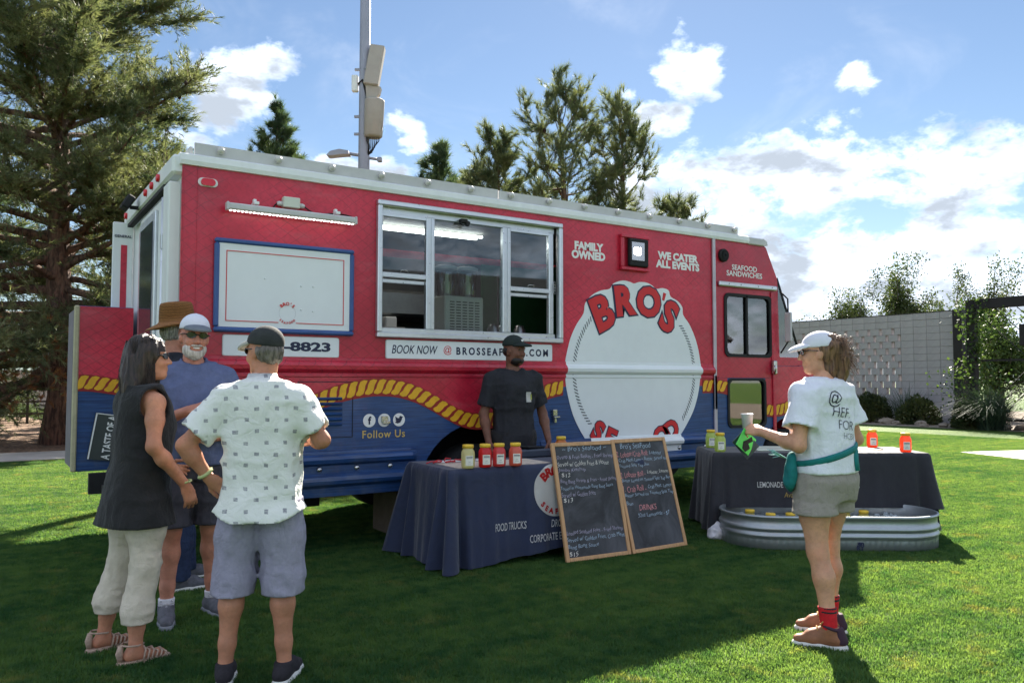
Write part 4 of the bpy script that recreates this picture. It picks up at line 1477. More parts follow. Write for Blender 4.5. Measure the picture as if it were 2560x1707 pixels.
# ================================================================ people: distance fields meshed as one continuous skin
class Field:
    def __init__(self, lo, hi, h):
        self.h = h
        self.lo = np.array(lo, np.float32)
        n = np.ceil((np.array(hi) - self.lo) / h).astype(int) + 1
        self.n = n
        self.ax = [self.lo[i] + h * np.arange(n[i], dtype=np.float32) for i in range(3)]
        self.F = np.full(n, 0.5, np.float32)

    def sub(self, lo, hi, pad):
        s = []
        for i in range(3):
            a = int(max(0, math.floor((lo[i] - pad - self.lo[i]) / self.h)))
            b_ = int(min(self.n[i], math.ceil((hi[i] + pad - self.lo[i]) / self.h) + 1))
            if b_ <= a:
                return None
            s.append(slice(a, b_))
        X = self.ax[0][s[0]][:, None, None]
        Y = self.ax[1][s[1]][None, :, None]
        Z = self.ax[2][s[2]][None, None, :]
        return tuple(s), X, Y, Z

    def put(self, s, d, k):
        a = self.F[s]
        if k > 0:
            hh = np.maximum(k - np.abs(a - d), 0) / k
            self.F[s] = np.minimum(a, d) - hh * hh * k * 0.25
        else:
            self.F[s] = np.minimum(a, d)

    def cone(self, a, b, ra, rb, k=0.02, flat=None):
        """tapered capsule; flat=(axis, factor) squashes it along an axis"""
        a, b = np.array(a, float), np.array(b, float)
        r = max(ra, rb) * (max(1.0, flat[1]) if flat else 1.0)
        q = self.sub(np.minimum(a, b) - r, np.maximum(a, b) + r, k + 3 * self.h)
        if q is None:
            return self
        s, X, Y, Z = q
        ab = b - a
        L2 = max(float(ab @ ab), 1e-9)
        px, py, pz = X - a[0], Y - a[1], Z - a[2]
        t = np.clip((px * ab[0] + py * ab[1] + pz * ab[2]) / L2, 0, 1)
        dx, dy, dz = px - t * ab[0], py - t * ab[1], pz - t * ab[2]
        d2 = dx * dx + dy * dy + dz * dz
        if flat:
            u = np.array(flat[0], float)
            u /= np.linalg.norm(u)
            du = dx * u[0] + dy * u[1] + dz * u[2]
            d2 = np.maximum(d2 - du * du, 0) + (du / flat[1]) ** 2
        self.put(s, np.sqrt(d2) - (ra + (rb - ra) * t), k)
        return self

    def chain(self, pts, rads, k=0.02, flat=None):
        for i in range(len(pts) - 1):
            self.cone(pts[i], pts[i + 1], rads[i], rads[i + 1], k, flat)
        return self

    def ell(self, c, r, R=None, k=0.02):
        c, r = np.array(c, float), np.array(r, float)
        m = r.max()
        q = self.sub(c - m, c + m, k + 3 * self.h)
        if q is None:
            return self
        s, X, Y, Z = q
        p = [X - c[0], Y - c[1], Z - c[2]]
        if R is not None:
            R = np.array(R, float)
            p = [p[0] * R[0, i] + p[1] * R[1, i] + p[2] * R[2, i] for i in range(3)]
        k0 = np.sqrt((p[0] / r[0]) ** 2 + (p[1] / r[1]) ** 2 + (p[2] / r[2]) ** 2)
        k1 = np.sqrt((p[0] / r[0] ** 2) ** 2 + (p[1] / r[1] ** 2) ** 2 + (p[2] / r[2] ** 2) ** 2) + 1e-6
        self.put(s, k0 * (k0 - 1) / k1, k)
        return self

    def loft(self, rows, k=0.02, p=2.3):
        """rows (z, halfwidth x, halfdepth y, centre x, centre y), superellipse sections stacked along z"""
        rows = sorted(rows)
        A = np.array(rows, float)
        lo = (np.min(A[:, 3] - A[:, 1]), np.min(A[:, 4] - A[:, 2]), A[0, 0])
        hi = (np.max(A[:, 3] + A[:, 1]), np.max(A[:, 4] + A[:, 2]), A[-1, 0])
        q = self.sub(lo, hi, k + 3 * self.h)
        s, X, Y, Z = q
        z = Z.ravel()
        zc = np.clip(z, A[0, 0], A[-1, 0])
        # smooth (cosine eased) interpolation between rows
        col = []
        for j in range(1, 5):
            fine = np.interp(np.linspace(A[0, 0], A[-1, 0], 200), A[:, 0], A[:, j])
            ker = np.hanning(15)
            ker /= ker.sum()
            fine = np.convolve(np.pad(fine, 7, mode='edge'), ker, 'valid')
            col.append(np.interp(zc, np.linspace(A[0, 0], A[-1, 0], 200), fine)[None, None, :].astype(np.float32))
        w, dp, cx_, cy_ = col
        g = (np.abs((X - cx_) / w) ** p + np.abs((Y - cy_) / dp) ** p) ** (1 / p)
        d = (g - 1) * np.minimum(w, dp)
        zz = np.maximum(A[0, 0] - Z, Z - A[-1, 0])
        d = np.maximum(d, zz + 0 * d)
        self.put(s, d.astype(np.float32), k)
        return self

    def grid_points(self):
        X, Y, Z = np.meshgrid(*self.ax, indexing='ij')
        return np.stack([X.ravel(), Y.ravel(), Z.ravel()], 1)

    def folds(self, layers, band=0.05):
        """layers: (amplitude, (fx, fy, fz), seed) value-noise wrinkles near the surface"""
        sel = np.abs(self.F) < band
        I = np.argwhere(sel)
        P = np.stack([self.ax[i][I[:, i]] for i in range(3)], 1).astype(float)
        dd = np.zeros(len(P))
        for amp, fr_, seed in layers:
            Q = P * np.array(fr_)
            if len(fr_) == 3:
                n_ = vnoise(Q + 0.35 * vnoise(P * 5.0, seed + 50)[:, None], seed)
            dd += amp * (np.abs(n_ - 0.5) * 4 - 1.0)
        self.F[sel] += dd.astype(np.float32)
        return self

    def cut(self, fn):
        X = self.ax[0][:, None, None]
        Y = self.ax[1][None, :, None]
        Z = self.ax[2][None, None, :]
        self.F = np.maximum(self.F, fn(X, Y, Z).astype(np.float32))
        return self

    def shell(self, t, F0=None):
        F0 = self.F if F0 is None else F0
        self.F = np.maximum(self.F, -(F0 + t))
        return self

    def mesh(self, name):
        F, h = self.F, self.h
        S = F < 0
        c = np.zeros(np.array(F.shape) - 1, np.int8)
        sl = (slice(0, -1), slice(1, None))
        for i in (0, 1):
            for j in (0, 1):
                for k in (0, 1):
                    c += S[sl[i], sl[j], sl[k]]
        act = (c > 0) & (c < 8)
        I = np.argwhere(act)
        idx = np.full(act.shape, -1, np.int32)
        idx[act] = np.arange(len(I))
        corners = [(i, j, k) for i in (0, 1) for j in (0, 1) for k in (0, 1)]
        val = np.stack([F[I[:, 0] + i, I[:, 1] + j, I[:, 2] + k] for i, j, k in corners], 1)
        cp = np.array(corners, np.float32)
        acc = np.zeros((len(I), 3), np.float32)
        cnt = np.zeros(len(I), np.float32)
        for a in range(8):
            for b_ in range(a + 1, 8):
                if np.abs(cp[a] - cp[b_]).sum() != 1:
                    continue
                va, vb = val[:, a], val[:, b_]
                mk = (va < 0) != (vb < 0)
                t = np.where(mk, va / np.where(mk, va - vb, 1), 0)
                acc += mk[:, None] * (cp[a] + t[:, None] * (cp[b_] - cp[a]))
                cnt += mk
        V = (I + acc / cnt[:, None]) * h + self.lo
        quads = []
        for ax in range(3):
            o1, o2 = [(1, 2), (2, 0), (0, 1)][ax]
            s0 = [slice(1, -1)] * 3
            s1 = [slice(1, -1)] * 3
            s0[ax] = slice(0, -1)
            s1[ax] = slice(1, None)
            A, B = S[tuple(s0)], S[tuple(s1)]
            E = np.argwhere(A != B)
            if not len(E):
                continue
            sgn = A[tuple(E.T)]
            off = np.ones(3, int)
            off[ax] = 0
            E = E + off
            d1 = np.zeros(3, int)
            d1[o1] = 1
            d2 = np.zeros(3, int)
            d2[o2] = 1
            g = lambda Q: idx[Q[:, 0], Q[:, 1], Q[:, 2]]
            q = np.stack([g(E - d1 - d2), g(E - d2), g(E), g(E - d1)], 1)
            q[~sgn] = q[~sgn][:, ::-1]
            quads.append(q)
        Q = np.concatenate(quads)
        Q = Q[(Q >= 0).all(1)]
        return np_mesh(name, V, Q, smooth=True)


def self_dot(G, c, d):
    return (G.ax[0][:, None, None] - c[0]) * d[0] + (G.ax[1][None, :, None] - c[1]) * d[1] + (G.ax[2][None, None, :] - c[2]) * d[2]


def cone_f(G, a, b, ra, rb):
    ab = b - a
    px, py, pz = G.ax[0][:, None, None] - a[0], G.ax[1][None, :, None] - a[1], G.ax[2][None, None, :] - a[2]
    t = np.clip((px * ab[0] + py * ab[1] + pz * ab[2]) / float(ab @ ab), 0, 1)
    return np.sqrt((px - t * ab[0]) ** 2 + (py - t * ab[1]) ** 2 + (pz - t * ab[2]) ** 2) - (ra + (rb - ra) * t)


def rotm(yaw=0, pitch=0, roll=0):
    """head frame: yaw left positive, pitch down positive, roll"""
    return np.array(Euler((-pitch, roll, yaw), 'XYZ').to_matrix())


def skin_mat(name, col):
    if name in MATS:
        return MATS[name]
    m, n, b_, o = base_mat(name)
    t = n.new('ShaderNodeTexCoord').outputs['Object']
    f = n.ramp(n.noise(t, 11.0, 5.0, 0.62), 0.34, 0.66)
    sp = n.ramp(n.noise(t, 75.0, 3.0, 0.6), 0.45, 0.72, 0.0, 0.30)
    c0 = n.mix(f, tuple(c * .84 for c in col), tuple(min(1, c * 1.10) for c in col))
    red = n.ramp(n.noise(n.v('ADD', t, (4, 2, 7)), 6.0, 4.0, 0.6), 0.48, 0.72, 0.0, 0.32)
    c0 = n.mix(red, c0, (col[0] * 1.02, col[1] * .68, col[2] * .66))
    c0 = n.mix(sp, c0, tuple(c * .66 for c in col))
    n.link(c0, b_.inputs['Base Color'])
    n.link(n.ramp(n.noise(t, 30.0, 3.0), .3, .7, .42, .66), b_.inputs['Roughness'])
    b_.inputs['Specular IOR Level'].default_value = .35
    b_.inputs['Subsurface Weight'].default_value = .12
    b_.inputs['Subsurface Radius'].default_value = (.02, .008, .004)
    bn = n.new('ShaderNodeBump')
    bn.inputs['Strength'].default_value = .3
    bn.inputs['Distance'].default_value = .01
    n.link(n.m('ADD', n.noise(t, 26.0, 4.0, .6), n.m('MULTIPLY', n.noise(t, 110.0, 3.0), .3)), bn.inputs['Height'])
    n.link(bn.outputs[0], b_.inputs['Normal'])
    return m


def hand(F, w, fwd, nrm, curl=0.5, side=1, s=1.0, spread=0.16, thumb_out=0.9, k=0.006):
    """palm and five fingers; fwd along the palm, nrm out of the back of the hand, side = thumb side sign"""
    w, f, n = np.array(w, float), np.array(fwd, float), np.array(nrm, float)
    f /= np.linalg.norm(f)
    n = n - f * (n @ f)
    n /= np.linalg.norm(n)
    u = np.cross(f, n) * side          # towards the thumb
    P = lambda a, b_, c_: w + (f * a + u * b_ + n * c_) * s
    F.cone(P(0, 0, 0), P(0.03, 0, 0), 0.026 * s, 0.030 * s, 0.015, (n, 0.7))
    F.cone(P(0.03, 0.006, 0), P(0.085, 0.010, 0), 0.032 * s, 0.032 * s, 0.015, (n, 0.48))
    F.cone(P(0.03, -0.012, 0), P(0.08, -0.014, 0), 0.028 * s, 0.028 * s, 0.015, (n, 0.48))
    for i, L in enumerate((0.070, 0.078, 0.073, 0.058)):
        bx = 0.034 - i * 0.0215
        d = f + u * (spread * (1.2 - i * 0.75))
        d /= np.linalg.norm(d)
        p = P(0.088 - 0.004 * abs(i - 1), bx, 0)
        a = 0.0
        for j, fr_ in enumerate((0.45, 0.31, 0.24)):
            a += curl * (0.75 if j == 0 else 1.0)
            q = p + (d * math.cos(a) - n * math.sin(a)) * L * fr_ * s
            F.cone(p, q, (0.0098 - 0.0007 * j) * s, (0.0092 - 0.0007 * j) * s, k)
            p = q
    p = P(0.022, 0.024, -0.004)
    d = f * 0.62 + u * thumb_out * 0.8 - n * 0.25
    d /= np.linalg.norm(d)
    q = p + d * 0.042 * s
    F.cone(p, q, 0.015 * s, 0.0115 * s, 0.012)
    d2 = f * 0.9 + u * thumb_out * 0.35 - n * 0.35 * (0.5 + curl)
    d2 /= np.linalg.norm(d2)
    r = q + d2 * 0.030 * s
    F.cone(q, r, 0.0112 * s, 0.0105 * s, 0.006)
    F.cone(r, r + d2 * 0.024 * s, 0.0105 * s, 0.009 * s, 0.006)


class Person:
    def __init__(self, label, loc, face_deg, H, bulk=1.0, lean=(0, 0), group='people on the lawn', stance=0.12, feet=None, female=False, waist=1.0, hipw=1.0, shw=1.0):
        self.s = s = H / 1.75
        self.root = thing('person', label, 'person', (loc[0], loc[1], 0), RAD(face_deg - 90))
        self.bulk = bulk
        self.female = female
        lx, ly = lean
        self.J = J = {}
        fl, frt = feet if feet else ((-stance, 0.0, 0), (stance, 0.0, 0))
        for sd, ft in (('L', fl), ('R', frt)):
            sg = -1 if sd == 'L' else 1
            hip = np.array([sg * 0.092 * s * hipw, 0.0, 0.90 * s])
            ank = np.array([ft[0], ft[1], 0.085 * s])
            kn = (hip + ank) / 2 + np.array([0, 0.025, 0.02]) * s
            J['hip' + sd], J['knee' + sd], J['ank' + sd] = hip, kn, ank
            J['yaw' + sd] = RAD(ft[2])
            J['sh' + sd] = np.array([sg * 0.178 * s * shw + lx, ly, 1.388 * s])
        self.hipw, self.shw, self.waist = hipw, shw, waist
        self.lx, self.ly = lx, ly
        J['neck'] = np.array([lx, ly - 0.01 * s, 1.47 * s])
        self.hc = np.array([lx * 1.15, ly * 1.2 + 0.025 * s, 1.635 * s])
        self.HR = np.eye(3)
        self.hands = []

    def arm(self, sd, elbow, wrist, fwd=None, nrm=(0, 1, 0), curl=0.5, spread=0.16, thumb=0.9, hs=1.0):
        s = self.s
        J = self.J
        J['elb' + sd] = np.array(elbow, float)
        J['wri' + sd] = np.array(wrist, float)
        if fwd is None:
            fwd = J['wri' + sd] - J['elb' + sd]
        self.hands.append((sd, fwd, nrm, curl, spread, thumb, hs))

    def head(self, yaw=0, pitch=0, roll=0, off=(0, 0, 0)):
        self.HR = rotm(RAD(yaw), RAD(pitch), RAD(roll))
        self.hc = self.hc + np.array(off)

    def hp(self, x, y, z):
        """head-local point to person-local"""
        return self.hc + self.HR @ (np.array([x, y, z], float) * self.s)

    def torso_rows(self, g=0.0, gz=0.0):
        s, bk, wa, hw, sw = self.s, self.bulk, self.waist, self.hipw, self.shw
        lx, ly = self.lx, self.ly
        base = [(0.80, .150 * hw, .105, -.005), (0.90, .170 * hw, .122, -.012), (0.98, .160 * hw, .112, -.005), (1.08, .142 * wa, .102 * wa, .004), (1.18, .148 * wa, .106 * wa, .008), (1.30, .160 * sw, .116, .006), (1.38, .163 * sw, .105, -.004), (1.435, .150 * sw, .080, -.012), (1.475, .085, .062, -.012)]
        if self.female:
            base[5] = (1.27, .148 * sw, .122, .016)
        out = []
        for z, w, d, c in base:
            t = max(0.0, (z - 0.9) / 0.55)
            out.append((z * s, w * s * bk + g, d * s * bk + g, lx * t, ly * t + c * s))
        return out

    def build_body(self, m, beard=None, vox=0.0072):
        s, J = self.s, self.J
        pts = [np.array(v) for k, v in J.items() if not k.startswith('yaw')] + [self.hc]
        A = np.array(pts)
        lo, hi = A.min(0) - 0.24, A.max(0) + 0.24
        lo[2], hi[2] = 0.0, self.hc[2] + 0.17
        F = Field(lo, hi, vox)
        F.loft(self.torso_rows(-0.006), 0.02)
        for sd in 'LR':
            hip, kn, an = J['hip' + sd], J['knee' + sd], J['ank' + sd]
            bk = self.bulk
            mid = (hip + kn) / 2 + np.array([0, .008, 0])
            calf = kn + (an - kn) * 0.32 + np.array([0, -0.018 * s, 0])
            F.chain([hip, mid, kn, calf, kn + (an - kn) * .75 + np.array([0, -.006, 0]), an], [.088 * s * bk, .079 * s * bk, .055 * s, .056 * s, .038 * s, .036 * s], 0.03)
            y = J['yaw' + sd]
            fd = np.array([-math.sin(y), math.cos(y), 0])
            F.cone(an + np.array([0, 0, -.035]) - fd * .03 * s, an + fd * .13 * s + np.array([0, 0, -.055 * s]), .032 * s, .026 * s, 0.03)
            if 'elb' + sd in J:
                sh, el, wr = J['sh' + sd], J['elb' + sd], J['wri' + sd]
                ab = (0.92 if self.female else 1.0) * min(bk, 1.12)
                m1 = sh + (el - sh) * .4
                m2 = el + (wr - el) * .3
                F.cone(J['neck'] + np.array([0, 0, -.03]), sh, .05 * s, .046 * s * ab, 0.04)
                F.chain([sh, m1, el, m2, wr], [.054 * s * ab, .049 * s * ab, .038 * s * ab, .041 * s * ab, .027 * s], 0.03)
        for sd, fwd, nrm, curl, spread, thumb, hs in self.hands:
            hand(F, J['wri' + sd], fwd, nrm, curl, 1 if sd == 'L' else -1, s * hs * (.93 if self.female else 1.0), spread, thumb)
        hp = self.hp
        R = self.HR
        F.cone(J['neck'] + np.array([0, -.005, -.02]), hp(0, -.022, -.06), .060 * s * (0.86 if self.female else 1.02), .052 * s * (.86 if self.female else 1.02), 0.03)
        F.ell(hp(0, -.012, .032), np.array((.074, .094, .088)) * s, R, 0.02)
        F.ell(hp(0, .022, -.030), np.array((.062, .070, .085)) * s, R, 0.03)
        F.ell(hp(0, .060, -.092), np.array((.028, .024, .022)) * s, R, 0.03)
        F.cone(hp(.040, .01, -.075), hp(.014, .062, -.095), .022 * s, .018 * s, 0.02)
        F.cone(hp(-.040, .01, -.075), hp(-.014, .062, -.095), .022 * s, .018 * s, 0.02)
        F.cone(hp(0, .084, .016), hp(0, .108, -.024), .008 * s, .0125 * s, 0.012)
        for q in (-1, 1):
            F.ell(hp(q * .014, .096, -.028), np.array((.009, .010, .008)) * s, R, 0.008)
            F.ell(hp(q * .075, -.008, -.010), np.array((.010, .020, .033)) * s, R, 0.008)
            F.ell(hp(q * .036, .068, -.028), np.array((.022, .018, .02)) * s, R, 0.02)
            F.ell(hp(q * .032, .078, .030), np.array((.024, .010, .010)) * s, R, 0.012)
        F.ell(hp(0, .085, -.056), np.array((.024, .011, .007)) * s, R, 0.006)
        F.ell(hp(0, .083, -.067), np.array((.020, .011, .008)) * s, R, 0.006)
        self.body = link('body', F.mesh('body'), m, self.root)
        return self

    def part(self, name, F, m, **kw):
        return link(name, F.mesh(name), m, self.root, **kw)

    # ------------------------------------------------ clothes
    def top(self, name, m, hem, g=0.016, sleeve=0.55, neckr=0.075, seed=1, sleeve_r=0.028, flare=0.0, folds=1.0, vox=0.0092, vneck=0.0, hem_curve=0.0, belly=0.0, rows=None):
        s, J = self.s, self.J
        R = self.torso_rows(g)
        R = [r for r in R if r[0] > 0.84 * s]
        if belly:
            R = [(z, w, d + belly * math.exp(-((z / s - 1.10) / .13) ** 2), cx_, cy_ + belly * .6 * math.exp(-((z / s - 1.10) / .13) ** 2)) for z, w, d, cx_, cy_ in R]
        z0, w0, d0, c0, c1 = R[0]
        if hem - .03 < z0:
            R = [(hem - .03, w0 + flare, d0 + flare, 0.0, c1)] + R
        A = np.array([J['shL'], J['shR']] + ([J['elbL'], J['elbR']] if sleeve > 0 else []))
        lo = A.min(0) - 0.13
        hi = A.max(0) + 0.13
        lo = np.minimum(lo, [-.27 * s, -.24 * s, 0])
        hi = np.maximum(hi, [.27 * s, .24 * s, 0])
        lo[2], hi[2] = hem - 0.04, 1.56 * s
        F = Field(lo, hi, vox)
        F.loft(R, 0.0)
        for sd in 'LR':
            sh = J['sh' + sd]
            F.cone(J['neck'] + np.array([0, 0, -.035 * s]), sh, .05 * s + g * .6, .044 * s + g * .7, 0.045)
            if sleeve > 0:
                el = J['elb' + sd]
                e2 = sh + (el - sh) * (sleeve + .15)
                G = Field(lo, hi, vox)
                G.cone(sh, e2, .054 * s * self.bulk + g * .8, .048 * s * self.bulk + sleeve_r, 0.0)
                d = el - sh
                Ls = np.linalg.norm(d)
                d = d / Ls
                c = sh + d * Ls * sleeve
                G.cut(lambda X, Y, Z: (X - c[0]) * d[0] + (Y - c[1]) * d[1] + (Z - c[2]) * d[2])
                # hollow the cuff
                G.F = np.maximum(G.F, np.where((self_dot(G, c, d) > -.10), -(G.F * 0 + cone_f(G, sh, e2, .054 * s * self.bulk + g * .8 - .014, .048 * s * self.bulk + sleeve_r - .014)), -1.0).astype(np.float32))
                F.put(tuple([slice(None)] * 3), G.F, 0.03)
        if folds:
            F.folds([(0.010 * folds, (9, 9, 4.5), seed), (0.005 * folds, (19, 19, 9), seed + 3), (0.006 * folds, (5, 5, 14), seed + 7)])
        F0 = F.F.copy()
        nk = J['neck']
        F.cut(lambda X, Y, Z: hem - hem_curve * np.clip(1 - np.abs(X) / .19, 0, 1) ** .7 - Z + 0 * X + 0 * Y)
        rn = neckr * s
        F.cut(lambda X, Y, Z: rn - np.sqrt((X - nk[0]) ** 2 + (Y - nk[1] - .012) ** 2 + ((Z - nk[2] - .025 * s) * 1.1) ** 2))
        for sd in 'LR':
            sh = J['sh' + sd]
            sg = -1 if sd == 'L' else 1
            if sleeve > 0:
                continue
            else:
                F.cut(lambda X, Y, Z: .078 * s - np.sqrt(((X - sh[0] - sg * .028 * s) * 1.0) ** 2 + ((Y - sh[1]) * .85) ** 2 + ((Z - sh[2] + .012 * s) * .66) ** 2))
        F.shell(0.019, F0)
        return self.part(name, F, m)

    def bottoms(self, name, m, cuff, top, g=0.018, cuff_r=None, seed=11, folds=1.0, vox=0.0092, crotch=0.80):
        s, J = self.s, self.J
        R = [r for r in self.torso_rows(g * .8) if r[0] < top + 0.1]
        pts = [J[k + sd] for k in ('hip', 'knee', 'ank') for sd in 'LR']
        A = np.array(pts)
        lo, hi = A.min(0) - 0.17, A.max(0) + 0.17
        lo[2], hi[2] = cuff - 0.05, top + 0.03
        F = Field(lo, hi, vox)
        F.loft(R, 0.0)
        for sd in 'LR':
            hip, kn, an = J['hip' + sd], J['knee' + sd], J['ank' + sd]
            bk = self.bulk
            mid = (hip + kn) / 2 + np.array([0, .004, 0])
            r0, r1, r2, r3 = .092 * s * bk + g * .7, .083 * s * bk + g, .060 * s + g, .045 * s + g
            if cuff_r:
                zk = kn[2]
                if cuff > zk - .1:
                    r2 = cuff_r
                    r1 = max(r1, (r0 + cuff_r) / 2)
                    r3 = cuff_r
                else:
                    r3 = cuff_r
                    r2 = max(r2, cuff_r)
            F.chain([hip, mid, kn, kn + (an - kn) * .55 + np.array([0, -.012, 0]), an], [r0, r1, r2, (r2 + r3) / 2 + .004, r3], 0.035)
        if folds:
            F.folds([(0.005 * folds, (8, 8, 6), seed), (0.004 * folds, (18, 18, 22), seed + 3), (0.004 * folds, (26, 26, 9), seed + 5)])
        F0 = F.F.copy()
        F.cut(lambda X, Y, Z: np.maximum(cuff - Z, Z - top) + 0 * X + 0 * Y)
        F.shell(0.020, F0)
        return self.part(name, F, m)

    def shoes(self, m_up, m_sole, high=0.0, name='shoe', m_lace=None, thick=0.024, L=0.265, sock=None, sock_z=0.16, m_heel=None):
        s, J = self.s, self.J
        L *= s
        for sd in 'LR':
            an, y = J['ank' + sd], J['yaw' + sd]
            fd = np.array([-math.sin(y), math.cos(y), 0])
            rt = np.array([math.cos(y), math.sin(y), 0])
            o = np.array([an[0], an[1], 0.0])
            P = lambda a, b_, z: o + fd * a + rt * b_ + np.array([0, 0, z])
            lo, hi = o - .25, o + .25
            lo[2], hi[2] = 0.0, .22 + high
            F = Field(lo - [0, 0, .02], hi, 0.006)
            F.cone(P(-.055 * s, 0, .045), P(.09 * s, 0, .045), .038 * s, .043 * s, 0.02, ((0, 0, 1), 1.05))
            F.cone(P(.09 * s, 0, .042), P(L - .115 * s, 0, .034), .043 * s, .034 * s, 0.02, ((0, 0, 1), .8))
            F.cone(P(-.02 * s, 0, .06), P(-.012 * s, 0, .085 + high), .042 * s, .041 * s + .002, 0.025)
            F.cone(P(.0, 0, .08 + high * .8), P(.085 * s, 0, .062), .036 * s, .030 * s, 0.025)
            F0 = F.F.copy()
            zt = .098 + high
            F.cut(lambda X, Y, Z: np.maximum(Z - zt, .012 - Z) + 0 * X + 0 * Y)
            sh = link(name, F.mesh(name), m_up, self.root)
            F = Field(lo - [0, 0, .02], np.array([hi[0], hi[1], .08]), 0.006)
            F.cone(P(-.058 * s, 0, .0), P(L - .110 * s, 0, .0), .043 * s, .041 * s, 0.0)
            F.cone(P(.06 * s, 0, 0), P(.10 * s, 0, 0), .048 * s, .049 * s, .02)
            F.cut(lambda X, Y, Z: np.maximum(Z - thick - .004, .001 - Z) + 0 * X + 0 * Y)
            link('sole', F.mesh('sole'), m_sole, sh)
            if m_heel:
                b_ = MB()
                ring = [P(-.012 * s + .044 * s * math.cos(a) * 1.02, .043 * s * math.sin(a), zt - .004 + .012 * math.cos(a)) for a in np.linspace(0, 2 * math.pi, 21)]
                b_.tube(ring, .009, 6, cap=False)
                b_.build('collar_pad', m_heel, sh)
                F = Field(lo - [0, 0, .02], hi, 0.006)
                F.cone(P(-.058 * s, 0, .045), P(-.040 * s, 0, .085 + high), .0405 * s, .036 * s, 0.01)
                c_ = P(-.040 * s, 0, 0)
                F.cut(lambda X, Y, Z: np.maximum((X - c_[0]) * fd[0] + (Y - c_[1]) * fd[1], np.maximum(Z - .095 - high, .03 - Z)))
                link('heel_panel', F.mesh('heel_panel'), m_heel, sh)
            if m_lace:
                b_ = MB()
                for i in range(4):
                    a = .035 * s + i * .022
                    z = .108 + high * .75 - i * (.012 + high * .12)
                    b_.tube([P(a, -.026, z - .012), P(a + .006, 0, z + .002), P(a, .026, z - .012)], .0045, 5)
                for q in (-1, 1):
                    b_.tube([P(.02 * s, 0, .112 + high), P(.03 * s, q * .03, .125 + high), P(.045, q * .045, .110 + high), P(.03 * s, q * .02, .108 + high)], .004, 5)
                b_.build('lace', m_lace, sh)
            if sock:
                F = Field(o - [.1, .1, 0], o + np.array([.1, .1, sock_z + .03]), 0.006)
                kn = J['knee' + sd]
                q = kn + (an - kn) * .66 + np.array([0, -.010, 0])
                F.cone(o + np.array([0, -.003, .09]), q, .043 * s, .050 * s, 0.0)
                F.cut(lambda X, Y, Z: np.maximum(Z - sock_z, .085 - Z) + 0 * X + 0 * Y)
                link('sock', F.mesh('sock'), sock, sh)
        return self

    def hfield(self, r=0.2, h=0.006, low=-0.2, high=0.2, xy=None):
        c = self.hc
        xy = xy or r
        return Field(c + np.array([-xy, -xy, low]), c + np.array([xy, xy, high]), h)

    def cap(self, m, m_brim=None, back=False, tilt=0.0, up=0.0, droop=10):
        s, R = self.s, self.HR
        F = self.hfield(.2)
        F.ell(self.hp(0, -.012, .045 + up), np.array((.085, .105, .086)) * s, R, 0)
        n = R @ np.array([0, -.10 + tilt, 1.0])
        n /= np.linalg.norm(n)
        c = self.hp(0, 0, .034 + up)
        F.cut(lambda X, Y, Z: -((X - c[0]) * n[0] + (Y - c[1]) * n[1] + (Z - c[2]) * n[2]))
        cp = link('cap', F.mesh('cap'), m, self.root)
        F = self.hfield(.26)
        R2 = R @ rotm(0, RAD(droop), 0)
        F.ell(self.hp(0, .075, .036 + up), np.array((.078, .098, .030)) * s, R2, 0)
        c2 = self.hp(0, .075, .030 + up)
        n2 = R2 @ np.array([0, 0, 1.0])
        F0 = F.F.copy()
        F.cut(lambda X, Y, Z: -((X - c2[0]) * n2[0] + (Y - c2[1]) * n2[1] + (Z - c2[2]) * n2[2]))
        F.shell(.012, F0)
        link('brim', F.mesh('brim'), m_brim or m, cp)
        b_ = MB()
        b_.lathe([(.010 * s, 0), (.008 * s, .005 * s), (0, .007 * s)], (0, 0, 0), 10)
        q = self.hp(0, -.012, .126 + up)
        b_.v = [tuple(q + R @ np.array(p)) for p in b_.v]
        b_.build('button', m, cp)
        return cp

    def glasses(self, m, m_lens=None):
        b_ = MB()
        s = self.s
        for q in (-1, 1):
            vs, fs = [], []
            n = 14
            for i in range(n):
                a = 2 * math.pi * i / n
                x, z = .026 * math.cos(a), .019 * math.sin(a)
                yy = .097 - abs(q * .034 + x) ** 2 * 5.0
                vs += [self.hp(q * .034 + x, yy + .003, .014 + z), self.hp(q * .034 + x, yy - .003, .014 + z)]
            fs = [tuple(range(0, 2 * n, 2)), tuple(range(2 * n - 1, 0, -2))] + [(2 * i, 2 * i + 1, (2 * i + 3) % (2 * n), (2 * i + 2) % (2 * n)) for i in range(n)]
            b_.add(vs, fs)
            b_.tube([self.hp(q * .060, .080, .018), self.hp(q * .077, .05, .018), self.hp(q * .079, -.005, .012), self.hp(q * .078, -.02, -.004)], .0035 * s, 5)
        b_.tube([self.hp(-.012, .098, .018), self.hp(.012, .098, .018)], .004 * s, 5)
        return b_.build('sunglasses', m, self.root)

    def strands(self, name, m, roots, parent=None, n=5, r=0.0022):
        """thin tapering locks: roots = list of point lists (person-local)"""
        b_ = MB()
        for P in roots:
            k = len(P)
            b_.tube(P, [r * (1 - .75 * i / (k - 1)) for i in range(k)], 4, cap=False)
        return b_.build(name, m, parent or self.root, fix=False)


def surf_fn(obj):
    bm = bmesh.new()
    bm.from_mesh(obj.data)
    bvh = BVHTree.FromBMesh(bm)
    bm.free()

    def f(o, d, off=.004):
        o, d = Vector(o), Vector(d).normalized()
        h = bvh.ray_cast(o, d)
        return np.array(h[0] - d * off) if h[0] is not None else None
    return f


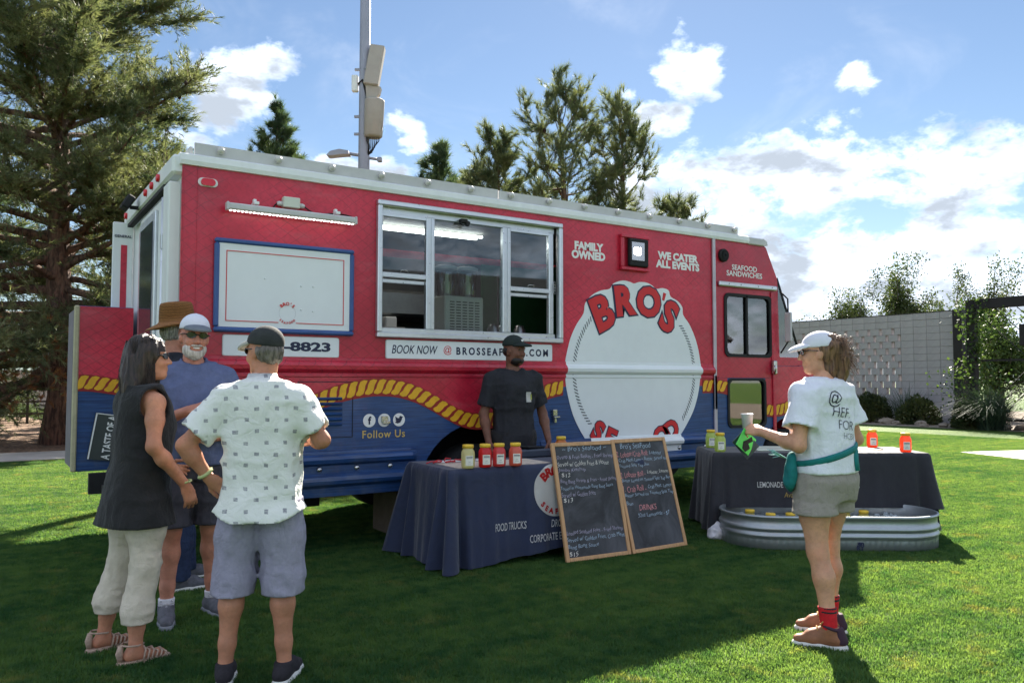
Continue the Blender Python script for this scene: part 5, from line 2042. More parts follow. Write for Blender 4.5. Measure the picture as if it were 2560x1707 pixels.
def project_text(me, obj, origin, right, up, out, off=0.003, mesh=None):
    """drop flat lettering onto a curved surface of obj (object-local coordinates)"""
    src = mesh or obj.data
    bm = bmesh.new()
    bm.from_mesh(src)
    bvh = BVHTree.FromBMesh(bm)
    bm.free()
    bt = bmesh.new()
    bt.from_mesh(me)
    bmesh.ops.triangulate(bt, faces=bt.faces)
    for _ in range(5):
        long = [e for e in bt.edges if e.calc_length() > 0.018]
        if not long:
            break
        bmesh.ops.subdivide_edges(bt, edges=long, cuts=1)
        bmesh.ops.triangulate(bt, faces=[f for f in bt.faces if len(f.verts) > 3])
    o, r, u, d = Vector(origin), Vector(right).normalized(), Vector(up).normalized(), Vector(out).normalized()
    for v in bt.verts:
        p = o + r * v.co.x + u * v.co.y
        hit = bvh.ray_cast(p + d * 0.6, -d)
        if hit[0] is None:
            hit = (p,)
        v.co = hit[0] + d * (off + v.co.z * .0)
    bt.to_mesh(me)
    bt.free()
    return me

# ================================================================ tables, jars, boards, tank
def table(name, label, c, ang, L, D, zt):
    t = thing(name, label, 'table', (c[0], c[1], 0), ang)
    MB().box((0, 0, zt - 0.02), (L, D, 0.04), ch=.008).build('table_top', M_grey, t)
    for sx_ in (-1, 1):
        for sy_ in (-1, 1):
            MB().tube([(sx_ * (L / 2 - .25), sy_ * (D / 2 - .08), zt - .04), (sx_ * (L / 2 - .15), sy_ * (D / 2 - .06), 0.0)], .014, 8).build('leg', M_under, t)
    return t


def cloth_mesh(L, D, zt, hem, flare, amp, seed, corner_flare=0.14, nfold=1.0, M=22, N=520, rc=0.03, right=1.0):
    """draped cloth: rounded rectangle top, skirt with folds that deepen downwards; hem(s_u, s_v) -> height of the hem"""
    rs_ = np.random.default_rng(seed)
    per, nor, cor = [], [], []
    hl, hd = L / 2, D / 2
    segs = [((-hl, -hd), (hl, -hd)), ((hl, -hd), (hl, hd)), ((hl, hd), (-hl, hd)), ((-hl, hd), (-hl, -hd))]
    tot = 2 * (L + D)
    S_ = np.linspace(0, tot, N, endpoint=False)
    acc = 0
    for (a, b_) in segs:
        ln_ = math.hypot(b_[0] - a[0], b_[1] - a[1])
        n2 = ((b_[1] - a[1]) / ln_, -(b_[0] - a[0]) / ln_)
        for s_ in S_:
            if acc <= s_ < acc + ln_:
                t = (s_ - acc) / ln_
                per.append((a[0] + (b_[0] - a[0]) * t, a[1] + (b_[1] - a[1]) * t))
                dc = min(t, 1 - t) * ln_
                cor.append(math.exp(-(dc / .11) ** 2))
                # turn the outward direction gradually round the corner
                w = math.exp(-(dc / .06) ** 2) * .5
                k = segs.index((a, b_))
                o = segs[(k + (1 if t > .5 else -1)) % 4]
                lo_ = math.hypot(o[1][0] - o[0][0], o[1][1] - o[0][1])
                n3 = ((o[1][1] - o[0][1]) / lo_, -(o[1][0] - o[0][0]) / lo_)
                v = (n2[0] * (1 - w) + n3[0] * w, n2[1] * (1 - w) + n3[1] * w)
                q = math.hypot(*v)
                nor.append((v[0] / q, v[1] / q))
        acc += ln_
    per, nor, cor = np.array(per), np.array(nor), np.array(cor)
    cor = cor * np.where(per[:, 0] > 0, right, 1.0)
    N = len(per)
    s1 = np.arange(N) / N
    f = np.zeros(N)
    for k in (9, 14, 21, 33, 47):
        f += rs_.uniform(.4, 1) * np.sin(2 * np.pi * (k * s1 + rs_.uniform())) / (1 + k / 30)
    f = np.tanh(f)
    big = 1.3 * np.sin(2 * np.pi * 40 * s1) * cor ** .35 * np.clip(cor * 3, 0, 1)
    hz = np.array([hem(p[0] / hl, p[1] / hd) for p in per])
    V, Fc = [], []
    for j in range(M + 1):
        t = j / M
        out = 0.006 + t ** 1.1 * (flare + corner_flare * cor) + t ** .8 * amp * (f * .6 + big * 1.6)
        if j == 0:
            out = out * 0 - .012
        P = per + nor * out[:, None]
        z = zt + .004 + (hz - zt) * (t ** 1.0 if j else 0)
        if j == 0:
            z = np.full(N, zt + .006)
        V.append(np.column_stack([P, np.maximum(z, .006)]))
    V = np.concatenate(V)
    for j in range(M):
        a = j * N + np.arange(N)
        b2_ = j * N + (np.arange(N) + 1) % N
        Fc.append(np.column_stack([a, a + N, b2_ + N, b2_]))
    Fc = np.concatenate(Fc)
    me = np_mesh('cloth', V, Fc, smooth=True)
    bm = bmesh.new()
    bm.from_mesh(me)
    bm.verts.ensure_lookup_table()
    bm.faces.new([bm.verts[i] for i in range(N)])
    bmesh.ops.recalc_face_normals(bm, faces=bm.faces)
    bm.to_mesh(me)
    bm.free()
    return me


def cloth_mat(name, col, rough=.8):
    m = mat(name, col, rough, var=.16, vs=3.0, bump=.4, bs=7.0, sheen=.2, crease=.6, cs=3.2)
    return m


M_navycloth = cloth_mat('navy_tablecloth', rgb(31, 41, 70))
M_blackcloth = cloth_mat('black_tablecloth', rgb(34, 34, 42))

# ---- navy table
T1A = RAD(-2.5)
T1C = (2.635, -0.735)
T1L, T1D, T1Z = 1.86, 0.74, 0.745
table('folding_table', 'folding table hidden under the navy cloth in front of the truck', T1C, T1A, T1L - .02, T1D - .02, T1Z)
hem1 = lambda u, v: 0.02 + 0.09 * max(0, (u + .75)) * (1 if v < -.9 else .5)
cl1 = link('tablecloth', cloth_mesh(T1L, T1D, T1Z, hem1, .040, .042, 5, .08, right=.15), M_navycloth, None, (T1C[0], T1C[1], 0))
cl1.rotation_euler = (0, 0, T1A)
tag(cl1, 'navy printed cloth draped over the table with four jars', 'tablecloth')


def on_cloth(cl, me, org, m, nm='lettering', off=.004):
    me = project_text(me, cl, org, (1, 0, 0), (0, 0, 1), (0, -1, 0), off)
    return link(nm, me, m, cl)


on_cloth(cl1, text_mesh('t', 'FOOD TRUCKS', .082, .0006, .12, .50), (-.415, 0, .295), M_txtw)
on_cloth(cl1, text_mesh('t', 'DROP OFF CATERING', .082, .0006, .2, .54), (.175, 0, .285), M_txtw)
on_cloth(cl1, text_mesh('t', 'CORPORATE EVENTS', .082, .0006, 0, .56), (-.035, 0, .185), M_txtw)
R0 = .205
lc = (.01, 0, .545)
disc = [(R0 * (1 + .05 * max(0, math.sin(RAD(a))) * abs(math.sin(RAD(a * 4)))) * math.cos(RAD(a)), R0 * 1.0 * math.sin(RAD(a))) for a in range(0, 360, 6)]
on_cloth(cl1, plate_mesh('d', [disc], .001, 0, Matrix.Identity(4)), lc, M_txtw, 'logo_disc', .004)


def arc_flat(s_, r, a0, a1, size, bold, flip=False):
    parts = []
    for i, ch in enumerate(s_):
        a = RAD(a0 + (a1 - a0) * i / max(1, len(s_) - 1))
        me = text_mesh('l', ch, size, bold)
        lo, hi = text_size(me)
        me.transform(Matrix.Translation((-(lo[0] + hi[0]) / 2, -(lo[1] + hi[1]) / 2 if ch != "'" else 0, 0)))
        me.transform(Matrix.Rotation(-(a - math.pi) if flip else -a, 4, 'Z'))
        me.transform(Matrix.Translation((r * math.sin(a), r * math.cos(a), 0)))
        parts.append(me)
    return join_meshes('l', parts)


on_cloth(cl1, arc_flat("BRO'S", .155, -44, 44, .095, .0055), lc, M_redp, 'logo_lettering', .008)
on_cloth(cl1, arc_flat("SEAFOOD", .165, 232, 128, .055, .003, True), lc, M_redp, 'logo_lettering', .008)

# ---- black table
T2A = math.atan2(-1.007, 1.457)
dxu = (math.cos(T2A), math.sin(T2A))
T2C = (4.387 + dxu[0] * .885 - dxu[1] * .47, -1.198 + dxu[1] * .885 + dxu[0] * .47)
T2L, T2D, T2Z = 1.98, 0.74, 0.745
T2C = (T2C[0] + dxu[0] * .10, T2C[1] + dxu[1] * .10)
table('folding_table', 'folding table hidden under the black cloth behind the metal tank', T2C, T2A, T2L - .02, T2D - .02, T2Z)
cl2 = link('tablecloth', cloth_mesh(T2L, T2D, T2Z, lambda u, v: (.255 if (v < -.9 and u > -.93) else .04), .035, .020, 8, .07), M_blackcloth, None, (T2C[0], T2C[1], 0))
cl2.rotation_euler = (0, 0, T2A)
tag(cl2, 'black printed cloth draped over the lemonade table by the tank', 'tablecloth')
on_cloth(cl2, text_mesh('t', 'LEMONADE STAND', .072, .0006, 0, .62), (-.40, 0, .46), M_txtw)
on_cloth(cl2, text_mesh('t', 'TS', .072, .0006, 0, .78), (.30, 0, .455), M_txtw)
on_cloth(cl2, text_mesh('t', 'Available', .068, .0, .1, .78), (-.26, 0, .37), M_gold)


def t1(u, v, z=0.0):
    return (T1C[0] + u * math.cos(T1A) - v * math.sin(T1A), T1C[1] + u * math.sin(T1A) + v * math.cos(T1A), T1Z + .007 + z)


def t2(u, v, z=0.0):
    return (T2C[0] + u * math.cos(T2A) - v * math.sin(T2A), T2C[1] + u * math.sin(T2A) + v * math.cos(T2A), T2Z + .007 + z)


# ---- jars
def juice(name, col):
    if name in MATS:
        return MATS[name]
    m, n, b_, o = base_mat(name)
    b_.inputs['Base Color'].default_value = (*col, 1)
    b_.inputs['Roughness'].default_value = .12
    b_.inputs['Coat Weight'].default_value = .6
    b_.inputs['Coat Roughness'].default_value = .05
    t = n.new('ShaderNodeBsdfTranslucent')
    t.inputs[0].default_value = (*[min(1, c * 1.5) for c in col], 1)
    mx = n.new('ShaderNodeMixShader')
    mx.inputs[0].default_value = .55
    n.link(b_.outputs[0], mx.inputs[1])
    n.link(t.outputs[0], mx.inputs[2])
    n.link(mx.outputs[0], o.inputs['Surface'])
    return m


M_lid = mat('yellow_lid', rgb(232, 192, 60), .45, var=.06)
M_lbl = mat('jar_label', rgb(232, 230, 220), .6, var=.03)


def jar(loc, col, cname, label, rz, group='jars of lemonade', h=.178):
    t = thing('lemonade_jar', label, 'jar', loc, rz, group)
    k = h / .18
    MB().lathe([(0, 0.002), (.042, 0.0), (.049, .008), (.051, .02), (.051, .105), (.049, .122), (.040, .140), (.037, .146), (.037, .152)], (0, 0, 0), 24).build('body', juice('juice_' + cname, col), t)
    MB().lathe([(.0385, .150), (.042, .150), (.0425, .168), (.040, .176), (0, .177)], (0, 0, 0), 24).build('lid', M_lid, t)
    b_ = MB()
    n = 9
    vs = []
    for z in (.022, .096):
        for i in range(n):
            a = RAD(-90 - 34 + 68 * i / (n - 1))
            vs.append((.0518 * math.cos(a), .0518 * math.sin(a), z))
    b_.add(vs, [(i, i + 1, n + i + 1, n + i) for i in range(n - 1)], smooth=True)
    lb_ = b_.build('label', M_lbl, t, fix=False)
    b_ = MB()
    for z, w in ((.080, 26), (.074, 26), (.050, 10), (.036, 18)):
        a0, a1 = RAD(-90 - w), RAD(-90 + w)
        vs = [(.0526 * math.cos(a), .0526 * math.sin(a), zz) for zz in (z, z + (.006 if z == .08 else .002)) for a in np.linspace(a0, a1, 6)]
        b_.add(vs, [(i, i + 1, 6 + i + 1, 6 + i) for i in range(5)])
    b_.build('label_print', M_navy, lb_, fix=False)
    return t


cam_az = lambda loc: math.atan2(loc[1] + 6.3, loc[0] + 1.186) - RAD(90) + RAD(14)
JR = [((1.875, -1.035), rgb(226, 218, 168), 'pale', 'pale yellow lemonade jar, leftmost on the navy table'),
      ((2.020, -1.045), rgb(222, 54, 58), 'red', 'deep red lemonade jar on the navy table'),
      ((2.140, -1.055), rgb(226, 98, 100), 'pink', 'pink lemonade jar between the red and the peach one'),
      ((2.275, -1.080), rgb(232, 128, 106), 'peach', 'peach coloured lemonade jar, rightmost of the four in front'),
      ((3.010, -0.690), rgb(214, 142, 66), 'amber', 'amber lemonade jar standing behind the chalkboards')]
for (x, y), c_, cn, lb in JR:
    jar((x, y, T1Z + .0085), c_, cn, lb, cam_az((x, y)))
for (u, v, c_, cn, lb) in ((-.88, .20, rgb(200, 214, 128), 'lime', 'green lemonade jar at the far left corner of the black table'), (-.90, -.27, rgb(202, 214, 124), 'lime', 'green lemonade jar at the near left corner of the black table'),
                           (.74, .28, rgb(246, 112, 70), 'orange', 'orange lemonade jar partly behind the woman\'s elbow'), (.82, -.26, rgb(246, 112, 70), 'orange', 'orange lemonade jar at the right end of the black table')):
    q = t2(u, v)
    jar(q, c_, cn, lb, cam_az(q))

# ---- things lying on the navy table
b = MB()
b.box((0, 0, .0015), (.84, .40, .003))
b2 = MB()
o = b.build('menu_mat', mat('printed_mat', rgb(214, 200, 184), .6, var=.25, vs=22), None, t1(-.40, -.12))
o.rotation_euler = (0, 0, T1A)
tag(o, 'printed paper menu mat lying under the jars on the navy table', 'menu mat')
b = MB()
for i in range(14):
    a = random.uniform(0, 6.28)
    x, y = random.uniform(-.16, .16), random.uniform(-.035, .035)
    b.tube([(x, y, .008 + i * .002), (x + .05 * math.cos(a), y + .03 * math.sin(a), .016 + i * .002), (x + .09 * math.cos(a + .5), y + .05 * math.sin(a + .5), .008 + i * .001)], .005, 5)
o = b.build('straw_bundle', mat('red_straws', rgb(196, 40, 48), .5, var=.3, vs=40), None, t1(-.70, .03, .004))
o.rotation_euler = (0, 0, T1A)
tag(o, 'small heap of red drinking straws beside the pale jar', 'straws')
for i, (u, v, r) in enumerate(((-.66, .20, .1), (-.45, .17, -.2))):
    o = MB().box((0, 0, .0015), (.20, .13, .003), rot=(0, 0, r)).build('flyer_sheet', M_txtw, None, t1(u, v, .0005 + .003 * i))
    o.rotation_euler = (0, 0, T1A)
    tag(o, ('white sheet near the left back edge of the navy table', 'white sheet behind the pale and red jars')[i], 'paper sheet')
o = MB().box((0, 0, .035), (.50, .20, .07), ch=.012).build('cash_box', mat('slate_plastic', rgb(62, 70, 84), .55, var=.1), None, t1(.22, .22))
o.rotation_euler = (0, 0, T1A)
tag(o, 'low slate coloured box at the back of the navy table before the vendor', 'cash box')
o = MB().box((0, 0, .008), (.22, .14, .016), ch=.005, rot=(0, .06, .3)).build('tablet', M_under, None, t1(.16, .22, .076))
o.rotation_euler = (0, 0, T1A)
tag(o, 'black tablet lying on the low slate box', 'tablet')

# ---- things on the black table
o = MB().box((0, 0, .006), (.92, .46, .012), ch=.004).build('serving_tray', mat('pale_tray', rgb(206, 214, 196), .45, var=.12, vs=5), None, t2(-.08, .02))
o.rotation_euler = (0, 0, T2A)
tag(o, 'pale flat serving tray in the middle of the black table', 'tray')
o = MB().box((0, 0, .002), (.30, .22, .004), rot=(0, 0, .3)).build('napkin_sheet', mat('cream_sheet', rgb(226, 214, 190), .7, var=.06), None, t2(.52, .0, .001))
o.rotation_euler = (0, 0, T2A)
tag(o, 'cream paper sheet at the right half of the black table', 'paper sheet')

# ---- chalkboards
def chalk_mat():
    m, n, b_, o = base_mat('chalkboard')
    t = n.new('ShaderNodeTexCoord').outputs['Object']
    f = n.noise(t, 3.5, 6.0, .65, .8)
    col = n.mix(n.ramp(f, .3, .75), rgb(40, 42, 46), rgb(84, 86, 92))
    n.link(col, b_.inputs['Base Color'])
    b_.inputs['Roughness'].default_value = .75
    return m


M_chalkb = chalk_mat()
M_pine = mat('pine_wood', rgb(190, 148, 106), .6, var=.18, vs=3.0, stretch=(12, 12, 1.2), bump=.1, bs=40)
CH = {'w': mat('chalk_white', rgb(226, 222, 214), .9, var=.25, vs=120), 'p': mat('chalk_pink', rgb(222, 150, 152), .9, var=.25, vs=120), 'b': mat('chalk_blue', rgb(170, 190, 208), .9, var=.25, vs=120), 'v': mat('chalk_lilac', rgb(178, 172, 194), .9, var=.25, vs=120)}


def chalkboard(label, bl, br, top_l, rows):
    bl, br, tl = Vector(bl), Vector(br), Vector(top_l)
    ex = (br - bl)
    Wd = ex.length
    ex.normalize()
    ez = tl - bl
    Hh = ez.length
    ez = (ez - ex * ez.dot(ex)).normalized()
    ey = ez.cross(ex)
    t = thing('chalkboard', label, 'chalkboard', bl, 0, 'menu chalkboards')
    t.rotation_mode = 'QUATERNION'
    t.rotation_quaternion = Matrix((ex, ey, ez)).transposed().to_quaternion()
    fw = .032
    MB().box((Wd / 2, .012, Hh / 2), (Wd - .02, .012, Hh - .02)).build('slate', M_chalkb, t)
    for (x0, z0, x1, z1) in ((0, 0, fw, Hh), (Wd - fw, 0, Wd, Hh), (fw, 0, Wd - fw, fw), (fw, Hh - fw, Wd - fw, Hh)):
        MB().box(((x0 + x1) / 2, .01, (z0 + z1) / 2), (x1 - x0, .026, z1 - z0), ch=.004).build('frame_bar', M_pine, t)
    for tx, x0, z, x1, hgt, ck in rows:
        me = text_mesh('c', tx, .06, -.0008, .12, 1.0, 'LEFT', .001)
        lo, hi = text_size(me)
        sx_ = (x1 - x0) * Wd / (hi[0] - lo[0])
        sz_ = hgt / (hi[1] - lo[1])
        me.transform(Matrix.Diagonal((sx_, sz_, 1, 1)) @ Matrix.Translation((-lo[0], -(lo[1] + hi[1]) / 2, 0)))
        rr = random.Random(hash(tx) % 999)
        for v in me.vertices:
            v.co.y += .004 * math.sin(v.co.x * 37 + len(tx)) + .003 * math.sin(v.co.x * 90)
        me.transform(SIDE)
        me.transform(Matrix.Translation((x0 * Wd, .004, z * Hh)))
        link('chalk_writing', me, CH[ck], t)
    return t


b1 = [("~ Bro's Seafood ~", .16, .945, .86, .040, 'b'), ('Shrimp & Fries Basket - Fried Shrimp', .06, .868, .95, .040, 'v'), ('Served w/ Golden Fries & House', .06, .812, .86, .036, 'w'), ('Jumbo Ketchup', .06, .758, .48, .036, 'v'), ('$12', .10, .718, .23, .034, 'w'),
      ('Bang Bang Shrimp & Fries - Fried Shrimp', .07, .660, .96, .036, 'v'), ('Tossed in Homemade Bang Bang Sauce', .06, .604, .88, .034, 'b'), ('Served w/ Golden Fries', .06, .552, .58, .034, 'v'), ('$13', .08, .505, .22, .036, 'w'),
      ('Loaded Seafood Fries - Fried Shrimp', .06, .232, .93, .038, 'v'), ('Served w/ Golden Fries, Crab Meat,', .05, .178, .95, .036, 'b'), ('Bang Bang Sauce', .05, .118, .52, .038, 'b'), ('$15', .06, .062, .19, .036, 'w')]
b2_ = [("Bro's SeaFood", .14, .935, .70, .046, 'b'), ('2. Lobster/Crab Roll:', .05, .862, .62, .044, 'p'), ('Lobster', .65, .862, .88, .030, 'b'), ('Crab Meat, Lemon Butter, Served on', .07, .806, .95, .034, 'b'), ('Toasted Split Top Bun', .06, .754, .60, .032, 'b'),
       ('2. Lobster Roll -', .05, .678, .50, .046, 'p'), ('Lobster, Lemon', .54, .684, .93, .034, 'w'), ('Butter Served on Toasted Split Top Bun', .06, .622, .95, .034, 'b'), ('1. Crab Roll -', .05, .552, .46, .048, 'p'), ('Crab Meat, Lemon', .50, .556, .94, .034, 'b'),
       ('Butter Served on Toasted Split Top', .06, .494, .95, .034, 'b'), ('Bun', .06, .430, .17, .030, 'b'), ('DRINKS', .27, .378, .58, .046, 'p'), ('32oz Lemonade - $7', .22, .312, .80, .036, 'b')]
chalkboard('left chalkboard with the longer menu ending in $15', (2.590, -1.322, 0.012), (3.215, -1.360, .012), (2.618, -1.098, .914), b1)
chalkboard('right chalkboard with pink headings and the word DRINKS', (3.232, -1.362, 0.012), (3.860, -1.350, .012), (3.262, -1.10, .916), b2_)

# ---- galvanised tank
M_galv = mat('galvanised', rgb(168, 174, 178), .46, metal=.85, var=.08, vs=5, rvar=.08)
tk = thing('stock_tank', 'low oval galvanised metal tank of iced drinks on the grass', 'tank', (5.02, -1.885, 0), RAD(-36))
TL2, TW2 = 1.86, 0.86


def stadium(r, L, n=20):
    pts = []
    h = (L / 2 - r)
    for i in range(n + 1):
        a = RAD(-90 + 180 * i / n)
        pts.append((h + r * math.cos(a), r * math.sin(a)))
    for i in range(n + 1):
        a = RAD(90 + 180 * i / n)
        pts.append((-h + r * math.cos(a), r * math.sin(a)))
    return pts


prof = [(-.004, 0.0), (0, .004), (0, .085), (.003, .10), (.014, .115), (.016, .128), (.006, .142), (0, .15), (.004, .160), (.016, .172), (.018, .186), (.008, .20), (.0, .208), (.0, .262), (.010, .268), (.016, .278), (.010, .288), (.0, .29), (-.006, .282), (-.006, .20), (-.006, .06)]
base = []
_st = stadium(TW2 / 2 - .02, TL2 - .04, 30)
for i in range(len(_st)):
    a_, c_ = _st[i], _st[(i + 1) % len(_st)]
    k_ = max(1, int(math.hypot(c_[0] - a_[0], c_[1] - a_[1]) / .012))
    base += [(a_[0] + (c_[0] - a_[0]) * j / k_, a_[1] + (c_[1] - a_[1]) * j / k_) for j in range(k_)]
rings = []
for off, z in prof:
    cr = .0035 if .003 < z < .1 and off >= 0 else 0.0
    rings.append([(p[0] * (1 + (off + cr * (j_ % 4 < 2)) / (TL2 / 2)), p[1] * (1 + (off + cr * (j_ % 4 < 2)) / (TW2 / 2)), z) for j_, p in enumerate(base)])
# fine vertical crimps on the lowest band
n = len(base)
b = MB()
vs = [q for r in rings for q in r]
fs = [(i * n + k, i * n + (k + 1) % n, (i + 1) * n + (k + 1) % n, (i + 1) * n + k) for i in range(len(rings) - 1) for k in range(n)]
b.add(vs, fs, smooth=True)
b.build('tank_wall', M_galv, tk)
b = MB()
b.add([(p[0] * .995, p[1] * .99, .03) for p in base], [tuple(range(n))])
b.build('tank_floor', M_galv, tk, fix=False)
for tx_, zz_ in (('en', .072), ('RY', .034)):
    me = text_mesh('t', tx_, .050, .002, 0, 1.0, 'RIGHT', .002)
    me.transform(SIDE)
    me.transform(Matrix.Translation((.16, -TW2 / 2 + .012, zz_)))
    link('lettering', me, M_navy, tk)
iw = MB()
iw.add([(p[0] * .985, p[1] * .97, .19) for p in base], [tuple(range(n))])
o = iw.build('ice_water', mat('ice_water', rgb(120, 132, 138), .08, var=.3, vs=14, bump=.6, bs=18), None, fix=False)
o.location, o.rotation_euler = tk.location, tk.rotation_euler
tag(o, 'icy water filling the oval metal tank', 'ice water')
M_tk = Matrix.Translation(tk.location) @ Matrix.Rotation(RAD(-36), 4, 'Z')
for i in range(7):
    q = M_tk @ Vector((-.66 + i * .17 + random.uniform(-.03, .03), .05 + random.uniform(-.14, .16), .085))
    jar(tuple(q), rgb(226, 206, 120), 'cooled', 'yellow-lidded jar floating in the tank of iced water', random.uniform(0, 6), 'jars cooling in the tank')
# ice cubes
im = MB().box((0, 0, 0), (.045, .05, .04), ch=.008).mesh('ice_cube')
im.materials.append(mat('ice', rgb(206, 218, 224), .1, var=.05, trans=.5))
for i in range(40):
    o = bpy.data.objects.new('ice_cube', im)
    COL.objects.link(o)
    o.location = M_tk @ Vector((random.uniform(-.75, .75), random.uniform(-.30, .30), .195))
    o.rotation_euler = (random.uniform(0, 3), random.uniform(0, 3), random.uniform(0, 3))
    tag(o, 'clear ice cube floating in the oval metal tank', 'ice cube', 'ice cubes in the tank')
# white bag by the table leg
F = Field((-.16, -.16, 0), (.16, .16, .26), .008)
F.ell((0, 0, .05), (.08, .06, .055), None, .03)
F.cone((0, 0, .08), (.02, .01, .12), .05, .02, .04)
F.folds([(.016, (14, 14, 12), 3), (.008, (30, 30, 24), 4)], .06)
F.cut(lambda X, Y, Z: .002 - Z + 0 * X + 0 * Y)
o = link('plastic_bag', F.mesh('plastic_bag'), mat('white_bag', rgb(214, 212, 218), .4, var=.05), None, (4.30, -1.28, 0))
tag(o, 'crumpled white bag on the grass at the left end of the tank', 'bag')

# ================================================================ light pole with antennas
M_pole = mat('pole_grey', rgb(150, 152, 164), .5, metal=.2, var=.06, vs=2)
M_ant = mat('antenna_beige', rgb(168, 160, 152), .6, var=.05)
pl = thing('light_pole', 'tall grey steel light pole with two beige antenna housings behind the truck', 'light pole', (5.10, 8.74, 0), RAD(56.7 - 90))
MB().tube([(0, 0, 0), (0, 0, 6), (0, 0, 12.5)], [.135, .115, .095], 20).build('shaft', M_pole, pl)
b = MB()
b.box((.22, -.12, 7.78), (.30, .20, .86), rot=(RAD(-6), RAD(8), 0), ch=.02)
b.build('panel_antenna', M_ant, pl)
b = MB()
b.prism([(.055, 7.38), (.36, 7.33), (.33, 7.20), (.16, 6.98), (.08, 6.98)], lambda u, v, d: (u, d, v), -.20, -.04)
b.build('antenna_funnel', M_ant, pl)
MB().lathe([(.16, 0), (.185, .03), (.20, .72), (.20, .75), (.17, .77), (0, .775)], (0, 0, 0), 24).build('drum_antenna', M_ant, pl, (.20, -.10, 6.33)).rotation_euler = (0, RAD(2), 0)
b = MB()
for i in range(7):
    x = .08 + i * .04
    b.tube([(x, -.12, 6.36), (x, -.12, 6.25), (x * .6 + .06, -.10, 6.02 + .05 * abs(i - 3)), (.09, -.06, 5.98)], .011, 5)
b.build('antenna_leads', M_black, pl)
b = MB()
for z in (7.75, 7.45, 6.78, 6.42):
    b.box((-.10, -.02, z), (.20, .05, .05), ch=.005)
    b.box((.06, -.10, z), (.12, .05, .05), ch=.005)
b.build('bracket', M_pole, pl)
b = MB()
b.tube([(-.12, -.05, 7.45), (-.02, -.14, 7.50), (.06, -.14, 7.2), (.10, -.12, 7.0)], .018, 6)
b.build('cable', M_black, pl)
MB().box((-.19, -.02, 7.46), (.13, .12, .34), ch=.02).build('junction_box', M_white, pl)
b = MB()
b.tube([(0, 0, 5.98), (-.35, 0, 6.03)], .035, 8)
la = b.build('lamp_arm', M_pole, pl)
b = MB()
b.prism([(-.28, 5.99), (-.30, 6.06), (-.48, 6.09), (-.66, 6.05), (-.74, 5.97), (-.70, 5.955), (-.40, 5.985)], lambda u, v, d: (u, d, v), -.12, .12)
b.build('lamp_head', M_pole, la)
b = MB()
b.tube([(0, 0, 5.95), (.34, 0, 5.90)], .03, 8).box((.32, 0, 5.90), (.10, .10, .10), ch=.02)
b.build('stub_arm', M_pole, pl)

# ---------------------------------------------------------------- cloth and skin colours
SK_tan = skin_mat('skin_tan', rgb(190, 132, 104))
SK_red = skin_mat('skin_ruddy', rgb(196, 134, 112))
SK_fair = skin_mat('skin_fair', rgb(204, 152, 122))
SK_deep = skin_mat('skin_deep', rgb(116, 78, 62))
C_black = mat('black_cotton', rgb(24, 23, 25), 0.85, crease=0.33, var=0.2, vs=30, bump=0.15, bs=300, sheen=0.1)
C_beige = mat('beige_linen', rgb(206, 194, 176), 0.85, crease=0.39, var=0.06, vs=30, bump=0.2, bs=200)
C_polo = mat('blue_polo', rgb(92, 102, 138), 0.85, crease=0.36, var=0.10, vs=25, bump=0.15, bs=250)
C_dkshort = mat('charcoal_shorts', rgb(58, 56, 66), 0.85, crease=0.33, var=0.15, vs=20, bump=0.15, bs=200)
C_lav = mat('grey_lavender_shorts', rgb(150, 146, 164), 0.85, crease=0.39, var=0.07, vs=60, bump=0.2, bs=220)
C_grey = mat('grey_shorts', rgb(150, 142, 134), 0.85, crease=0.39, var=0.06, vs=40, bump=0.25, bs=200)
C_tee = mat('white_tee', rgb(226, 228, 236), 0.8, crease=0.33, var=0.03, vs=20, bump=0.1, bs=200)
C_blktee = mat('black_tee', rgb(30, 31, 38), 0.85, crease=0.36, var=0.15, vs=20, bump=0.15, bs=200)
C_jean = mat('blue_jeans', rgb(38, 52, 84), 0.85, crease=0.33, var=0.2, vs=30, bump=0.2, bs=200)
C_shoeg = mat('grey_shoe', rgb(92, 92, 100), 0.75, var=0.25, vs=40, bump=0.2, bs=120)
C_shoed = mat('dark_knit_shoe', rgb(38, 34, 40), 0.85, var=0.3, vs=60, bump=0.3, bs=200)
C_sole_w = mat('white_sole', rgb(216, 214, 208), 0.6, var=0.06)
C_sole_g = mat('grey_sole', rgb(128, 130, 138), 0.7, var=0.1)
C_brown = mat('brown_leather', rgb(142, 92, 62), 0.6, var=0.18, vs=20, bump=0.15, bs=120)
C_sandal = mat('taupe_sandal', rgb(176, 150, 132), 0.75, var=0.2, vs=60, bump=0.3, bs=120)
C_redsock = mat('red_sock', rgb(196, 24, 34), 0.9, var=0.2, vs=40)
C_wsock = mat('white_sock', rgb(216, 212, 220), 0.9, var=0.05)
C_lace = mat('pale_lace', rgb(196, 192, 196), 0.8, var=0.1)
C_tanlace = mat('tan_lace', rgb(196, 146, 84), 0.8, var=0.1)
C_capw = mat('white_cap', rgb(222, 222, 232), 0.85, var=0.05, bump=.1, bs=200)
C_capg = mat('grey_cap_brim', rgb(112, 118, 126), 0.85, var=0.1)
C_capb = mat('faded_black_cap', rgb(50, 52, 52), 0.9, var=0.25, vs=18, bump=.2, bs=160)
C_capn = mat('dark_green_cap', rgb(28, 40, 38), 0.85, var=0.15)
C_shade = mat('dark_lens', rgb(16, 15, 17), 0.15, var=0.0, coat=.5)
C_white = mat('white_teeth', rgb(236, 230, 220), 0.4, var=0.02)
C_teal = mat('teal_fabric', rgb(10, 116, 116), 0.8, var=0.12, vs=25, bump=.2, bs=160)


